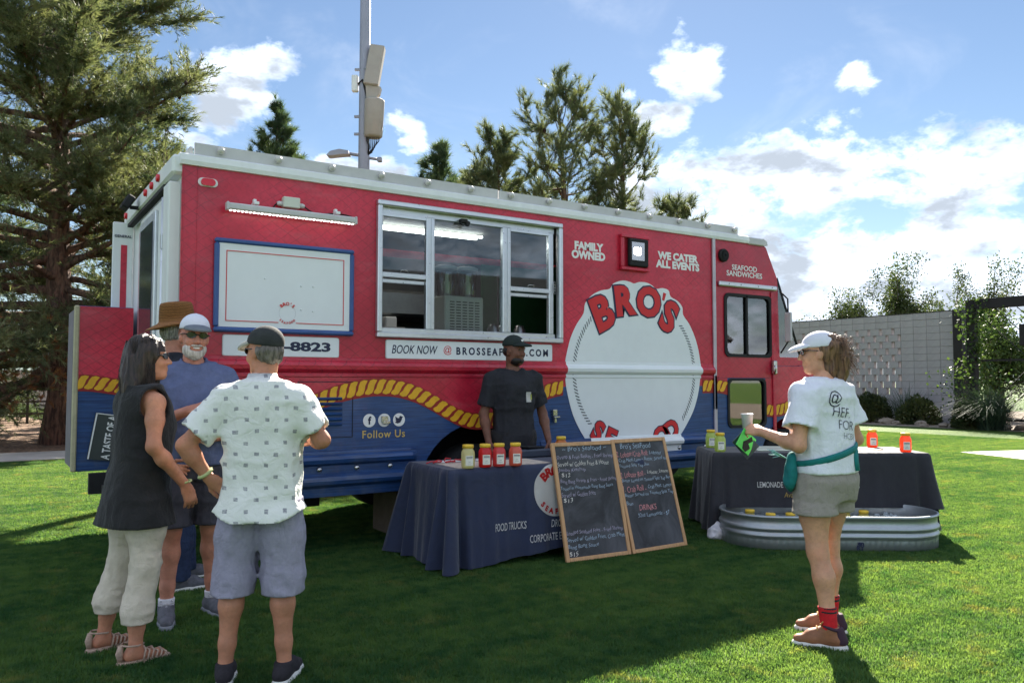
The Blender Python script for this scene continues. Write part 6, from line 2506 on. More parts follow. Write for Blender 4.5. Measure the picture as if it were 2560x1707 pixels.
def hair_mat(name, c0, c1):
    m, n, b_, o = base_mat(name)
    t = n.new('ShaderNodeTexCoord').outputs['Object']
    f = n.noise(n.v('MULTIPLY', t, (90, 90, 9)), 1.0, 4.0, 0.6)
    n.link(n.mix(n.ramp(f, .3, .7), c0, c1), b_.inputs['Base Color'])
    b_.inputs['Roughness'].default_value = 0.42
    b_.inputs['Specular IOR Level'].default_value = 0.4
    bn = n.new('ShaderNodeBump')
    bn.inputs['Strength'].default_value = 0.8
    bn.inputs['Distance'].default_value = 0.006
    n.link(f, bn.inputs['Height'])
    n.link(bn.outputs[0], b_.inputs['Normal'])
    return m


H_dark = hair_mat('dark_hair', rgb(24, 18, 17), rgb(64, 50, 44))
H_brown = hair_mat('brown_hair', rgb(66, 46, 36), rgb(142, 106, 78))
H_grey = hair_mat('grey_hair', rgb(104, 98, 94), rgb(176, 170, 164))
H_beard = hair_mat('white_beard', rgb(168, 156, 148), rgb(222, 214, 206))
H_black = hair_mat('short_black_hair', rgb(14, 12, 12), rgb(34, 28, 26))

# ---------------------------------------------------------------- woman in the black sleeveless tunic (left)
p = Person('woman in black sleeveless tunic and beige cropped trousers, seen from behind', (-0.500, -1.69), 12, 1.63, 1.0, female=True, waist=1.06, hipw=1.02, shw=.96, lean=(0, .015),
           feet=((-0.165, -0.10, 4), (0.165, -0.06, -4)))
s = p.s
p.head(yaw=-30, pitch=-2)
p.arm('R', (0.235, -0.02, 1.075), (0.215, 0.155, 0.865), (0.0, 0.35, -1.0), (1, 0.2, 0), 0.35, .14, .5)
p.arm('L', (-0.235, 0.02, 1.08), (-0.16, 0.20, 0.93), (0.2, 0.8, -.3), (-1, 0, 0), 0.5)
p.build_body(SK_tan)
p.top('tunic', C_black, 0.665, 0.026, 0.0, 0.08, 3, flare=0.050, folds=.8)
p.bottoms('trousers', C_beige, 0.195, 0.76, 0.010, 0.060, 21, 1.0)
F = p.hfield(.30, .0065, -.36, .17, .24)
hp = p.hp
F.ell(hp(0, -.022, .040), np.array((.094, .106, .096)) * s, p.HR, 0.02)
F.ell(hp(0, -.060, -.06), np.array((.106, .085, .13)) * s, p.HR, 0.03)
F.ell(hp(.02, -.075, -.17), np.array((.105, .062, .11)) * s, p.HR, 0.04)
F.ell(hp(.058, -.035, -.075), np.array((.034, .030, .12)) * s, p.HR, 0.02)
F.ell(hp(-.055, -.0, -.06), np.array((.036, .055, .13)) * s, p.HR, 0.02)
F.folds([(.009, (26, 26, 5), 5), (.006, (55, 55, 8), 6)], .04)
p.part('hair', F, H_dark)
rn = random.Random(4)
R_ = []
for i in range(420):
    a = rn.uniform(2.2, 7.2)
    x, y = math.cos(a) * .088, -.03 + math.sin(a) * .092
    z0_ = rn.uniform(.02, .12) if i % 2 else rn.uniform(-.08, .05)
    L = rn.uniform(.16, .34)
    pts = []
    for j in range(5):
        t = j / 4
        pts.append(hp(x * (1 + .25 * t) + rn.uniform(-.01, .01) * t, y * (1 + .22 * t) - .02 * t + rn.uniform(-.012, .012) * t, z0_ - L * t))
    if y > .05:
        continue
    R_.append(pts)
p.strands('hair_strand', H_dark, R_, r=.0022)
p.glasses(C_shade)
# strappy sandals
for sd in 'LR':
    an, yw = p.J['ank' + sd], p.J['yaw' + sd]
    fd = np.array([-math.sin(yw), math.cos(yw), 0])
    rt = np.array([math.cos(yw), math.sin(yw), 0])
    o = np.array([an[0], an[1], 0])
    P = lambda a, b_, z: o + fd * a + rt * b_ + np.array([0, 0, z])
    F = Field(o - [.22, .22, .01], o + np.array([.22, .22, .07]), .006)
    F.cone(P(-.055, 0, 0), P(.135, 0, 0), .036, .038, 0)
    F.cut(lambda X, Y, Z: np.maximum(Z - .020, .001 - Z) + 0 * X + 0 * Y)
    sd_o = p.part('sandal', F, C_sandal)
    b_ = MB()
    for i in range(6):
        a = .025 + i * .020
        z = .068 - i * .0062
        b_.tube([P(a - .012, -.038, .018), P(a, -.028, z), P(a + .012 * (-1) ** i, 0, z + .012), P(a + .016, .028, z), P(a + .004, .038, .018)], .0055, 5)
    b_.tube([P(-.062, -.012, .015), P(-.075, 0, .06), P(-.068, 0, .10)], [.016, .018, .012], 6)
    b_.tube([P(-.045, -.04, .10), P(.0, -.042, .095), P(.04, 0, .092), P(.0, .042, .095), P(-.045, .04, .10), P(-.07, 0, .10), P(-.045, -.04, .10)], .005, 5)
    b_.build('strap', C_sandal, sd_o)
b_ = MB()
w_ = p.J['wriR']
b_.tube([w_ + np.array([.030 * math.cos(a), .026 * math.sin(a), .02 + .006 * math.sin(a)]) for a in np.linspace(0, 6.283, 14)], .006, 6, cap=False)
b_.build('wristband', mat('pale_green_band', rgb(178, 186, 130), .7, var=.1), p.root)
b_ = MB()
b_.tube([hp(.079, -.006, -.048), hp(.083, -.006, -.062)], .006, 6)
b_.build('earring', M_chrome, p.root)

# ---------------------------------------------------------------- smiling man in the blue polo
p = Person('smiling bearded man in blue polo, white cap and sunglasses, holding a slip of paper', (-0.125, -1.13), -97, 1.79, .98, waist=1.08, shw=.97, feet=((-0.135, 0.0, 18), (0.13, 0.08, -2)))
s = p.s
p.head(yaw=6, pitch=4, roll=-3)
p.arm('R', (0.265, 0.06, 1.125), (0.05, 0.275, 1.235), (-0.85, 0.35, 0.28), (0.1, 0.5, 0.85), 0.55, .1)
p.arm('L', (-0.285, 0.04, 1.10), (-0.06, 0.27, 1.075), (1, 0.25, 0.05), (0, .6, .8), 0.55, .1)
p.build_body(SK_red)
p.top('polo', C_polo, 0.90, 0.020, 0.70, 0.068, 8, .026, .01, belly=.03)
p.bottoms('shorts', C_dkshort, 0.545, 1.02, 0.022, 0.098, 31)
hp = p.hp
F = p.hfield(.2)
F.ell(hp(0, .030, -.072), np.array((.066, .068, .058)) * s, p.HR, 0.01)
F.ell(hp(0, .072, -.098), np.array((.036, .030, .034)) * s, p.HR, 0.02)
c_ = hp(0, .05, -.042)
n_ = p.HR @ np.array([0, -.55, 1.0])
F.folds([(.004, (70, 70, 40), 5)], .03)
F.cut(lambda X, Y, Z: (X - c_[0]) * n_[0] + (Y - c_[1]) * n_[1] + (Z - c_[2]) * n_[2])
mo_ = hp(0, .12, -.060)
F.cut(lambda X, Y, Z: .034 * s - np.sqrt(((X - mo_[0]) * .75) ** 2 + ((Y - mo_[1]) * .45) ** 2 + ((Z - mo_[2]) * 1.9) ** 2))
p.part('beard', F, H_beard)
F = p.hfield(.2)
F.ell(hp(0, .092, -.047), np.array((.032, .012, .007)) * s, p.HR, 0)
F.folds([(.003, (90, 90, 60), 5)], .02)
p.part('moustache', F, H_beard)
F = p.hfield(.2, .0045)
F.ell(hp(0, .094, -.061), np.array((.021, .006, .0065)) * s, p.HR, 0)
p.part('teeth', F, C_white)
F = p.hfield(.2)
F.ell(hp(0, -.035, -.005), np.array((.080, .075, .055)) * s, p.HR, 0.01)
F.folds([(.004, (60, 60, 40), 9)], .03)
p.part('hair', F, H_grey)
cp = p.cap(C_capw, C_capg, tilt=.02, up=.012, droop=4)
# leaping fish print on the front panel
b_ = MB()
pts2 = [(-.030, .060), (-.018, .070), (-.004, .074), (.010, .070), (.024, .060), (.010, .064), (-.004, .066), (-.018, .063)]
b_.add([hp(x, .083 - (z_ - .05) * .55 - abs(x) ** 2 * 5, z_ + .008) for x, z_ in pts2], [tuple(range(8))])
b_.tube([hp(.022, .078, .068), hp(.040, .068, .064)], .0016, 4)
b_.build('fish_print', C_shade, cp, fix=False)
p.glasses(C_shade)
p.shoes(C_shoeg, C_sole_g, m_lace=C_lace, sock=C_wsock, sock_z=.135, L=.29)
# collar and placket
b_ = MB()
nk = p.J['neck']
for q in (-1, 1):
    b_.add([nk + np.array([q * .015, .095, -.045]), nk + np.array([q * .062, .078, -.055]), nk + np.array([q * .080, .020, .020]), nk + np.array([q * .070, .02, .040]), nk + np.array([q * .055, .072, .0])], [(0, 1, 2, 3, 4)])
    b_.add([nk + np.array([q * .080, .020, .020]), nk + np.array([q * .070, .02, .040]), nk + np.array([q * .045, -.07, .055]), nk + np.array([q * .06, -.075, .02])], [(0, 1, 2, 3)])
co = b_.build('collar', C_polo, p.root, fix=False)
sd_ = co.modifiers.new('solid', 'SOLIDIFY')
sd_.thickness = 0.008
pap = MB()
pap.box((0, 0, 0), (0.12, 0.10, 0.004), rot=(RAD(25), RAD(10), 0))
po = pap.build('paper_slip', M_txtw, None)
po.matrix_world = p.root.matrix_world
R4 = Matrix.Translation((-0.125, -1.13, 0)) @ Matrix.Rotation(RAD(-97 - 90), 4, 'Z')
po.matrix_world = R4 @ Matrix.Translation((-0.085, .345, 1.28))
tag(po, 'small white paper slip held in the smiling man\'s fingers', 'paper')
b_ = MB()
w_ = p.J['wriL']
b_.tube([w_ + np.array([-.03 + .004 * math.cos(a), .034 * math.cos(a), .034 * math.sin(a)]) for a in np.linspace(0, 6.283, 14)], .010, 6, cap=False)
b_.box(tuple(w_ + np.array([-.03, .02, .034])), (.04, .04, .014), ch=.004)
b_.build('wrist_watch', C_shade, p.root)

# ---------------------------------------------------------------- man in the straw hat behind
p = Person('man in woven straw hat and dark shirt standing behind the smiling man', (-0.10, -0.38), 4, 1.87, 1.0, feet=((-0.17, 0.15, 0), (0.13, 0.02, -4)))
s = p.s
p.head(yaw=4, pitch=6)
p.arm('R', (0.27, -0.02, 1.12), (0.20, 0.20, 1.02), None, (1, 0, 0), 0.5)
p.arm('L', (-0.27, -0.02, 1.12), (-0.20, 0.20, 1.02), None, (-1, 0, 0), 0.5)
p.build_body(SK_red)
p.top('dark_shirt', mat('dark_navy_shirt', rgb(26, 28, 40), .85, var=.15), 0.86, 0.022, 0.6, 0.066, 41, .03, vox=.011)
p.bottoms('jeans', C_jean, 0.07, 1.0, 0.02, 0.075, 51, vox=.014)
hp = p.hp
F = p.hfield(.2)
F.ell(hp(0, -.035, .0), np.array((.080, .080, .075)) * s, p.HR, 0.01)
F.folds([(.005, (60, 60, 30), 9)], .03)
p.part('hair', F, H_grey)


def straw_mat():
    m, n, b_, o = base_mat('straw')
    t = n.new('ShaderNodeTexCoord').outputs['Object']
    x, y, z = n.sep(t)
    f = n.m('FRACT', n.m('MULTIPLY', n.m('ADD', z, n.m('MULTIPLY', n.noise(t, 30, 3), .012)), 95))
    g_ = n.noise(n.v('MULTIPLY', t, (60, 60, 160)), 1.0, 3.0)
    col = n.mix(n.ramp(f, .25, .9), rgb(98, 58, 28), rgb(178, 122, 66))
    col = n.mix(n.ramp(g_, .4, .7, 0, .5), col, rgb(126, 80, 40))
    n.link(col, b_.inputs['Base Color'])
    b_.inputs['Roughness'].default_value = .8
    bn = n.new('ShaderNodeBump')
    bn.inputs['Strength'].default_value = .8
    bn.inputs['Distance'].default_value = .006
    n.link(f, bn.inputs['Height'])
    n.link(bn.outputs[0], b_.inputs['Normal'])
    return m


M_straw = straw_mat()
b_ = MB()
pf = [(.190, -.022), (.178, -.010), (.15, .004), (.122, .016), (.108, .030), (.105, .06), (.100, .10), (.096, .135), (.088, .150), (.06, .156), (0, .150)]
b_.lathe(pf, (0, 0, 0), 40)
hm = np.array(rotm(RAD(4), RAD(2), RAD(4)))
hc_ = p.hp(0, -.010, .040)
b_.v = [tuple(hc_ + p.HR @ rotm(0, RAD(-12), RAD(0)) @ (np.array((q[0] * .92, q[1] * 1.06, q[2] + .03 * abs(q[0] / .2) ** 2 * (1 if q[2] < .02 else 0))) * s)) for q in b_.v]
ho = b_.build('straw_hat', M_straw, p.root)
sm_ = ho.modifiers.new('solid', 'SOLIDIFY')
sm_.thickness = .006
b_ = MB()
b_.tube([hp(.082, .01, .05), hp(.08, .015, -.02), hp(.055, .035, -.09), hp(0.01, .06, -.135)], .004, 5)
b_.build('chin_cord', C_shade, p.root)
p.shoes(C_shoeg, C_sole_w, name='slip_on_shoe', L=.29)

# ---------------------------------------------------------------- man in the white patterned shirt, back to us
def pattern_mat():
    m, n, b_, o = base_mat('patterned_shirt')
    t = n.new('ShaderNodeTexCoord').outputs['Object']
    x, y, z = n.sep(t)
    u = n.m('DIVIDE', n.m('ADD', n.m('ADD', x, n.m('MULTIPLY', y, .35)), n.m('MULTIPLY', n.m('SUBTRACT', n.noise(t, 7.0, 2.0), .5), .03)), .092)
    v = n.m('DIVIDE', n.m('ADD', z, n.m('MULTIPLY', n.m('SUBTRACT', n.noise(n.v('ADD', t, (3, 1, 2)), 7.0, 2.0), .5), .03)), .052)
    row = n.m('FLOOR', v)
    u = n.m('ADD', u, n.m('MULTIPLY', n.m('MODULO', row, 2.0), .5))
    fu = n.m('ABSOLUTE', n.m('SUBTRACT', n.m('FRACT', u), .5))
    fv = n.m('ABSOLUTE', n.m('SUBTRACT', n.m('FRACT', v), .5))
    sq = n.m('MULTIPLY', n.m('LESS_THAN', fu, .105), n.m('LESS_THAN', fv, .17))
    st = n.ramp(n.noise(n.v('MULTIPLY', t, (60, 60, 400)), 1.0, 2.0), .35, .6, .55, 1)
    col = n.mix(n.m('MULTIPLY', sq, st), rgb(228, 228, 222), rgb(140, 140, 146))
    n.link(col, b_.inputs['Base Color'])
    b_.inputs['Roughness'].default_value = .8
    bn = n.new('ShaderNodeBump')
    bn.inputs['Strength'].default_value = .15
    bn.inputs['Distance'].default_value = .005
    bn.inputs['Strength'].default_value = .38
    bn.inputs['Distance'].default_value = .03
    rid = n.m('ABSOLUTE', n.m('SUBTRACT', n.noise(t, 12.0, 3.0, .5, 1.1), .5))
    n.link(n.m('ADD', rid, n.m('MULTIPLY', n.noise(t, 90, 3), .12)), bn.inputs['Height'])
    n.link(bn.outputs[0], b_.inputs['Normal'])
    return m


p = Person('man in white short-sleeved shirt with small grey squares, back to the camera, hand on hip', (-0.065, -2.40), 62, 1.655, .98, waist=1.12, shw=.97, feet=((-0.14, -0.06, 8), (0.13, -0.06, -10)))
s = p.s
p.head(yaw=52, pitch=4)
p.arm('L', (-0.335, -0.085, 1.105), (-0.235, -0.035, 0.945), (0.75, 0.15, -0.55), (-0.45, -0.85, 0.0), 0.30, .2, 1.2)
p.arm('R', (0.285, -0.01, 1.12), (0.20, 0.235, 1.10), (-.3, 1, .1), (.9, .2, .2), 0.6)
p.build_body(SK_tan)
shirt = p.top('shirt', pattern_mat(), 0.79, 0.026, 0.74, 0.060, 61, .030, .030, 1.0, hem_curve=.07)
p.bottoms('shorts', C_lav, 0.40, 0.85, 0.018, 0.094, 71, 1.2)
hp = p.hp
F = p.hfield(.2)
F.ell(hp(0, -.028, .0), np.array((.077, .079, .058)) * s, p.HR, 0.01)
F.ell(hp(0, -.048, -.040), np.array((.056, .046, .034)) * s, p.HR, 0.02)
F.folds([(.005, (60, 60, 30), 9)], .03)
p.part('hair', F, hair_mat('salt_pepper_hair', rgb(62, 56, 52), rgb(128, 118, 110)))
p.cap(C_capb, mat('tan_brim', rgb(170, 168, 158), .85, var=.1), up=.004, tilt=-.10)
p.glasses(C_shade)
p.shoes(C_shoed, C_sole_w, L=.285, thick=.03)
b_ = MB()
w_, e_ = p.J['wriL'], p.J['elbL']
d_ = (w_ - e_) / np.linalg.norm(w_ - e_)
a1 = np.cross(d_, [0, 1, 0])
a1 /= np.linalg.norm(a1)
a2 = np.cross(d_, a1)
c_ = w_ - d_ * .03
b_.tube([c_ + (a1 * math.cos(a) + a2 * math.sin(a)) * .032 for a in np.linspace(0, 6.283, 14)], .009, 6, cap=False)
b_.build('wristband', mat('pale_green_band', rgb(178, 186, 130), .7, var=.1), p.root)
nk = p.J['neck']
b_ = MB()
ring = [(math.cos(a) * .072, math.sin(a) * .070) for a in np.linspace(RAD(150), RAD(390), 16)]
vs = [nk + np.array([x, y - .004, .012]) for x, y in ring] + [nk + np.array([x * .92, y * .9 - .002, .052]) for x, y in ring] + [nk + np.array([x * 1.16, y * 1.2 - .006, .0]) for x, y in ring]
n_ = len(ring)
b_.add(vs, [(i, i + 1, n_ + i + 1, n_ + i) for i in range(n_ - 1)] + [(n_ + i, n_ + i + 1, 2 * n_ + i + 1, 2 * n_ + i) for i in range(n_ - 1)], smooth=True)
b_.build('collar', MATS['patterned_shirt'], p.root)

# ---------------------------------------------------------------- vendor behind the navy table
p = Person('vendor in black T-shirt and flat-brimmed cap standing behind the navy table', (2.73, -0.36), -104, 1.79, .98, shw=1.04, feet=((-0.14, 0, 8), (0.14, 0, -8)))
s = p.s
p.head(yaw=34, pitch=3)
p.arm('R', (0.275, 0.0, 1.12), (0.255, 0.08, 0.88), (-0.1, 0.3, -1), (1, .3, 0), 0.45)
p.arm('L', (-0.285, -0.02, 1.12), (-0.295, 0.10, 0.89), (0.05, 0.3, -1), (-1, .3, 0), 0.6)
p.build_body(SK_deep)
tee = p.top('tee', C_blktee, 0.80, 0.022, 0.74, 0.068, 81, .024)
p.bottoms('trousers', C_black, 0.06, 0.98, 0.02, 0.08, 91, vox=.014)
hp = p.hp
cp = p.cap(C_capn, tilt=.05, up=.012, droop=-2)
F = p.hfield(.2)
F.ell(hp(0, .030, -.078), np.array((.063, .064, .050)) * s, p.HR, 0.01)
c_ = hp(0, .05, -.052)
n_ = p.HR @ np.array([0, -.5, 1.0])
F.cut(lambda X, Y, Z: (X - c_[0]) * n_[0] + (Y - c_[1]) * n_[1] + (Z - c_[2]) * n_[2])
p.part('beard', F, H_black)
F = p.hfield(.2)
F.ell(hp(0, -.03, .0), np.array((.079, .082, .06)) * s, p.HR, 0.01)
p.part('hair', F, H_black)
b_ = MB()
for q in (-1, 1):
    c_ = hp(q * .031, .083, .012)
    b_.box(tuple(c_), (.022, .006, .008), rot=Matrix(p.HR.tolist()), ch=.002)
b_.build('eye', mat('eye_white', rgb(60, 48, 44), .3, var=0), p.root)
b_ = MB()
b_.box(tuple(hp(0, .080, .086)), (.03, .012, .036), rot=Matrix(p.HR.tolist()), ch=.004)
b_.build('cap_badge', M_txtw, cp)
for body_, dx_, w2, h2, m_ in (('pocket_print', 0, .056, .088, M_txtw), ('lemon_print', -.028, .016, .05, mat('lemon_print', rgb(196, 206, 96), .7, var=.05))):
    me = plate_mesh('pr', [rrect(-w2 / 2, -h2 / 2, w2 / 2, h2 / 2, .004, 2)], .001, 0, Matrix.Identity(4))
    me = project_text(me, tee, (-.095 + dx_, 0, 1.27), (-1, 0, 0), (0, 0, 1), (0, 1, 0), .004 if dx_ == 0 else .006)
    link(body_, me, m_, tee)
p.shoes(C_shoed, C_sole_w)

# ---------------------------------------------------------------- woman in the white tee (right)
p = Person('woman in white T-shirt, grey shorts and brown boots holding a cup, seen from behind', (2.70, -3.53), 90, 1.67, 1.0, female=True, waist=1.08, hipw=1.08, shw=1.0,
           feet=((-0.13, -0.10, 34), (0.10, 0.06, 34)))
s = p.s
p.head(yaw=34, pitch=3, off=(0, .0, 0))
p.arm('L', (-0.245, -0.02, 1.060), (-0.255, 0.225, 1.125), (-0.08, 1.0, 0.12), (-0.75, 0.0, 0.65), 0.75, .08, .5)
p.arm('R', (0.265, -0.02, 1.075), (0.17, 0.20, 1.06), (-.2, 1, 0), (.8, 0, .6), 0.6)
p.build_body(SK_fair)
tee = p.top('tee', C_tee, 0.905, 0.022, 0.60, 0.066, 101, .036, .004, 1.0)
p.bottoms('shorts', C_grey, 0.685, 0.965, 0.020, 0.112, 111, .7)
hp = p.hp
cp = p.cap(C_capw, tilt=.10)
F = p.hfield(.30, .0065, -.30, .17, .24)
F.ell(hp(0, -.045, .022), np.array((.080, .078, .085)) * s, p.HR, 0.02)
F.ell(hp(.004, -.095, .035), np.array((.054, .046, .054)) * s, p.HR, 0.03)
F.ell(hp(.004, -.115, -.03), np.array((.050, .040, .080)) * s, p.HR, 0.03)
F.ell(hp(.0, -.110, -.110), np.array((.038, .034, .070)) * s, p.HR, 0.03)
F.ell(hp(-.03, -.06, -.085), np.array((.03, .03, .06)) * s, p.HR, 0.02)
F.folds([(.010, (24, 24, 8), 15), (.006, (50, 50, 14), 16)], .04)
p.part('hair', F, H_brown)
R_ = []
rn = random.Random(9)
for i in range(420):
    a = rn.uniform(0, 6.28)
    c0 = np.array([.01 + .05 * math.cos(a), -.115 + .04 * math.sin(a), rn.uniform(-.05, .09)])
    v_ = np.array([rn.uniform(-.04, .07), rn.uniform(-.08, .0), rn.uniform(-.13, -.01)])
    k_ = np.array([rn.uniform(-.03, .03), rn.uniform(-.03, .03), rn.uniform(-.04, .04)])
    R_.append([hp(*(c0 + v_ * t + k_ * math.sin(t * 3.1))) for t in (0, .25, .5, .75, 1.0)])
p.strands('hair_strand', H_brown, R_, r=.0011)
p.glasses(C_shade)
p.shoes(C_brown, C_sole_w, high=0.018, name='boot', m_lace=C_tanlace, sock=C_redsock, sock_z=0.215, L=.27, thick=.026, m_heel=mat('dark_plum_trim', rgb(58, 34, 50), .8, var=.2))
# dark stripes at the sock tops
for sd in 'LR':
    an, kn = p.J['ank' + sd], p.J['knee' + sd]
    b_ = MB()
    for z_ in (.207, .190):
        q = np.array([an[0], an[1] - .003, z_]) + (kn + (an - kn) * .66 + np.array([0, -.010, 0]) - np.array([an[0], an[1] - .003, .09])) * np.array([1, 1, 0]) * ((z_ - .09) / (kn[2] + (an[2] - kn[2]) * .66 - .09))
        b_.lathe([(.0475 * s, -.006), (.0490 * s, 0), (.0485 * s, .006)], tuple(q + np.array([0, -.001, 0])), 20)
    b_.build('sock_stripe', C_black, p.root)
# waist pouch with its strap and the bow at the back
sf = surf_fn(tee)
pts2 = []
for a in np.linspace(0, 2 * math.pi, 49):
    zz = 1.005 + .045 * math.cos(a) - .02 * math.sin(a)
    d_ = np.array([math.cos(a), math.sin(a) * .8, 0])
    q = sf((d_[0] * .5, d_[1] * .5, zz), (-d_[0], -d_[1], 0), .006)
    if q is not None and np.hypot(q[0], q[1]) < .24:
        pts2.append(q)
b_ = MB()
b_.tube(pts2 + pts2[:1], .0065, 6, cap=False, flat=3.0, up=(0, 0, 1))
st_ = b_.build('pouch_strap', C_teal, p.root)
b_ = MB()
q0, q1, q2 = [sf((.085, -.5, z_), (0, 1, 0), .010) for z_ in (1.05, .98, .92)]
b_.tube([q0, q1, q2], .010, 6, flat=.35, up=(0, 1, 0))
b_.v = [(v[0] + (v[0] - .085) * 1.2, v[1], v[2]) for v in b_.v]
b_.build('strap_tail', C_teal, st_)
F = Field((-.36, -.1, .78), (-.06, .2, 1.08), .007)
F.cone((-.215, .055, .98), (-.205, .075, .87), .042, .052, .02, ((-.8, .6, 0), .55))
F.cone((-.20, .06, .90), (-.18, .09, .83), .045, .03, .02, ((-.8, .6, 0), .5))
F.folds([(.008, (22, 22, 12), 77)], .04)
p.part('waist_pouch', F, C_teal)
b_ = MB()
for i in range(7):
    z_ = 1.0 + .006 * i
    b_.tube([(-.235, .07, .985), (-.27 - .01 * i, .085 + .008 * (i % 3), z_), (-.31 - .004 * i, .10 + .02 * (i % 2), z_ + .008 * (i % 3 - 1))], [.004, .003, .001], 4)
b_.build('ribbon_ends', mat('pale_teal', rgb(150, 200, 200), .7, var=.1), p.root)
# handwriting on the back of the tee
rows_ = [('@', -.075, 1.315, .095), ('HEF.', -.025, 1.235, .078), ('FOR', .005, 1.165, .072), ('HCBR', .030, 1.105, .050)]
for tx_, ox, oz, sz in rows_:
    me = text_mesh('tx', tx_, sz, -.0012 if tx_ != '@' else -.0005, .08, .9)
    me = project_text(me, tee, (ox, 0, oz), (1, 0, -.12), (.08, 0, 1), (0, -1, 0), .0035)
    link('handwriting', me, M_navy, tee)

# ---------------------------------------------------------------- what she holds: cup and flyers
Mw = Matrix.Translation((2.70, -3.53, 0)) @ Matrix.Rotation(0.0, 4, 'Z')
hw_ = Vector(p.J['wriL'])
q = Mw @ (hw_ + Vector((.015, .105, .045)))
cu_ = MB().lathe([(0, -.035), (.026, -.035), (.034, .045), (.0365, .047), (.036, .05), (.0335, .048), (.025, -.028), (0, -.03)], (0, 0, 0), 20).build('plastic_cup', mat('clear_cup', rgb(224, 226, 232), .2, var=.02, trans=.35), None, q)
tag(cu_, 'small clear plastic cup in the raised hand of the woman in white', 'cup')
q = Mw @ (hw_ + Vector((.0, .09, -.065)))
for i, (lab, m_, rz_, ry) in enumerate((('bright green and black flyer held below the plastic cup', mat('green_flyer', rgb(92, 214, 96), .5, var=.05), .2, .5), ('dark printed flyer behind the green one in the same hand', mat('dark_flyer', rgb(44, 58, 66), .5, var=.5, vs=30), -.1, .75))):
    fo_ = MB().box((0, 0, 0), (.15, .004, .105), rot=(.25, ry, rz_)).build('flyer', m_, None, q + Vector((.02 * i, .012 + .02 * i, -.015 * i)))
    tag(fo_, lab, 'flyer')
    if i == 0:
        MB().prism([(-.01, -.045), (.03, -.05), (.055, -.015), (.02, .0), (.05, .03), (.02, .045), (-.005, .012), (-.03, -.01)], lambda u, v, d: tuple(Euler((.25, ry, rz_)).to_matrix() @ Vector((u, d, v))), -.0045, -.0025).build('flyer_print', M_under, fo_)

# ================================================================ trees and planting
def needle_mat(name, c0, c1, tr=.35):
    m, n, b_, o = base_mat(name)
    g = n.new('ShaderNodeNewGeometry').outputs['Position']
    f = n.m('ADD', n.m('MULTIPLY', n.noise(g, 1.1, 3.0), .5), n.m('MULTIPLY', n.noise(g, 7.0, 3.0), .5))
    col = n.mix(n.ramp(f, .36, .64), c0, c1)
    n.link(col, b_.inputs['Base Color'])
    b_.inputs['Roughness'].default_value = .55
    b_.inputs['Specular IOR Level'].default_value = .35
    t = n.new('ShaderNodeBsdfTranslucent')
    n.link(n.mix(1.0, col, (1.12, 1.15, .8), 'MULTIPLY'), t.inputs[0])
    mx = n.new('ShaderNodeMixShader')
    mx.inputs[0].default_value = tr
    n.link(b_.outputs[0], mx.inputs[1])
    n.link(t.outputs[0], mx.inputs[2])
    n.link(mx.outputs[0], o.inputs['Surface'])
    return m


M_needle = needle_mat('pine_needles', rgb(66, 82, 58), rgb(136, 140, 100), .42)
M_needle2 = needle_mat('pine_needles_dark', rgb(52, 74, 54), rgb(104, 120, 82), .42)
M_dead = needle_mat('dead_needles', rgb(104, 70, 44), rgb(158, 112, 72))
M_leaf = needle_mat('leaves', rgb(44, 60, 34), rgb(92, 104, 58), .35)
M_vine = needle_mat('vine_leaves', rgb(44, 70, 34), rgb(96, 116, 56), .35)
M_blue_gr = needle_mat('bluegreen_blades', rgb(54, 72, 62), rgb(96, 112, 92), .25)
M_bush = needle_mat('bush_leaves', rgb(46, 62, 36), rgb(96, 100, 58), .3)


def bark_mat(name, c0, c1):
    m, n, b_, o = base_mat(name)
    t = n.new('ShaderNodeTexCoord').outputs['Object']
    f = n.noise(n.v('MULTIPLY', t, (9, 9, 2.2)), 1.4, 6.0, .65, .4)
    n.link(n.mix(n.ramp(f, .35, .65), c0, c1), b_.inputs['Base Color'])
    b_.inputs['Roughness'].default_value = .9
    bn = n.new('ShaderNodeBump')
    bn.inputs['Strength'].default_value = 1.0
    bn.inputs['Distance'].default_value = .08
    n.link(f, bn.inputs['Height'])
    n.link(bn.outputs[0], b_.inputs['Normal'])
    return m


M_bark = bark_mat('pine_bark', rgb(62, 46, 38), rgb(128, 98, 80))
M_bark2 = bark_mat('grey_bark', rgb(70, 62, 54), rgb(120, 108, 94))


def unit(v):
    return v / (np.linalg.norm(v, axis=-1, keepdims=True) + 1e-9)


def needles(C_, A_, rg, per=34, ln=(.10, .17), wid=.007, spread=1.0, back=.16):
    """brushes of needles: centres C_, axes A_ (n, 3)"""
    n = len(C_)
    C2 = np.repeat(C_, per, 0)
    A2 = np.repeat(A_, per, 0)
    N = n * per
    r = rg.normal(size=(N, 3))
    pr = unit(r - A2 * (r * A2).sum(1, keepdims=True))
    a = rg.uniform(.15, .95, (N, 1)) * spread
    d = unit(A2 * np.cos(a) + pr * np.sin(a))
    base_ = C2 - A2 * rg.uniform(0, back, (N, 1))
    L = rg.uniform(ln[0], ln[1], (N, 1))
    r2 = rg.normal(size=(N, 3))
    sd = unit(np.cross(d, r2)) * wid * .5
    V = np.stack([base_ - sd, base_ + sd, base_ + d * L], 1).reshape(-1, 3)
    return V, np.arange(N * 3).reshape(-1, 3)


def limb_path(p0, az_, el_, L, rg, droop, k=7, up_end=0.0):
    p = np.array(p0, float)
    pts = [p.copy()]
    e = el_
    for i in range(k):
        e += (-droop + up_end * (i / k) * 2) / k + rg.normal() * .07
        az_ += rg.normal() * .10
        d = np.array([math.cos(az_) * math.cos(e), math.sin(az_) * math.cos(e), math.sin(e)])
        p = p + d * L / k
        pts.append(p.copy())
    return np.array(pts)


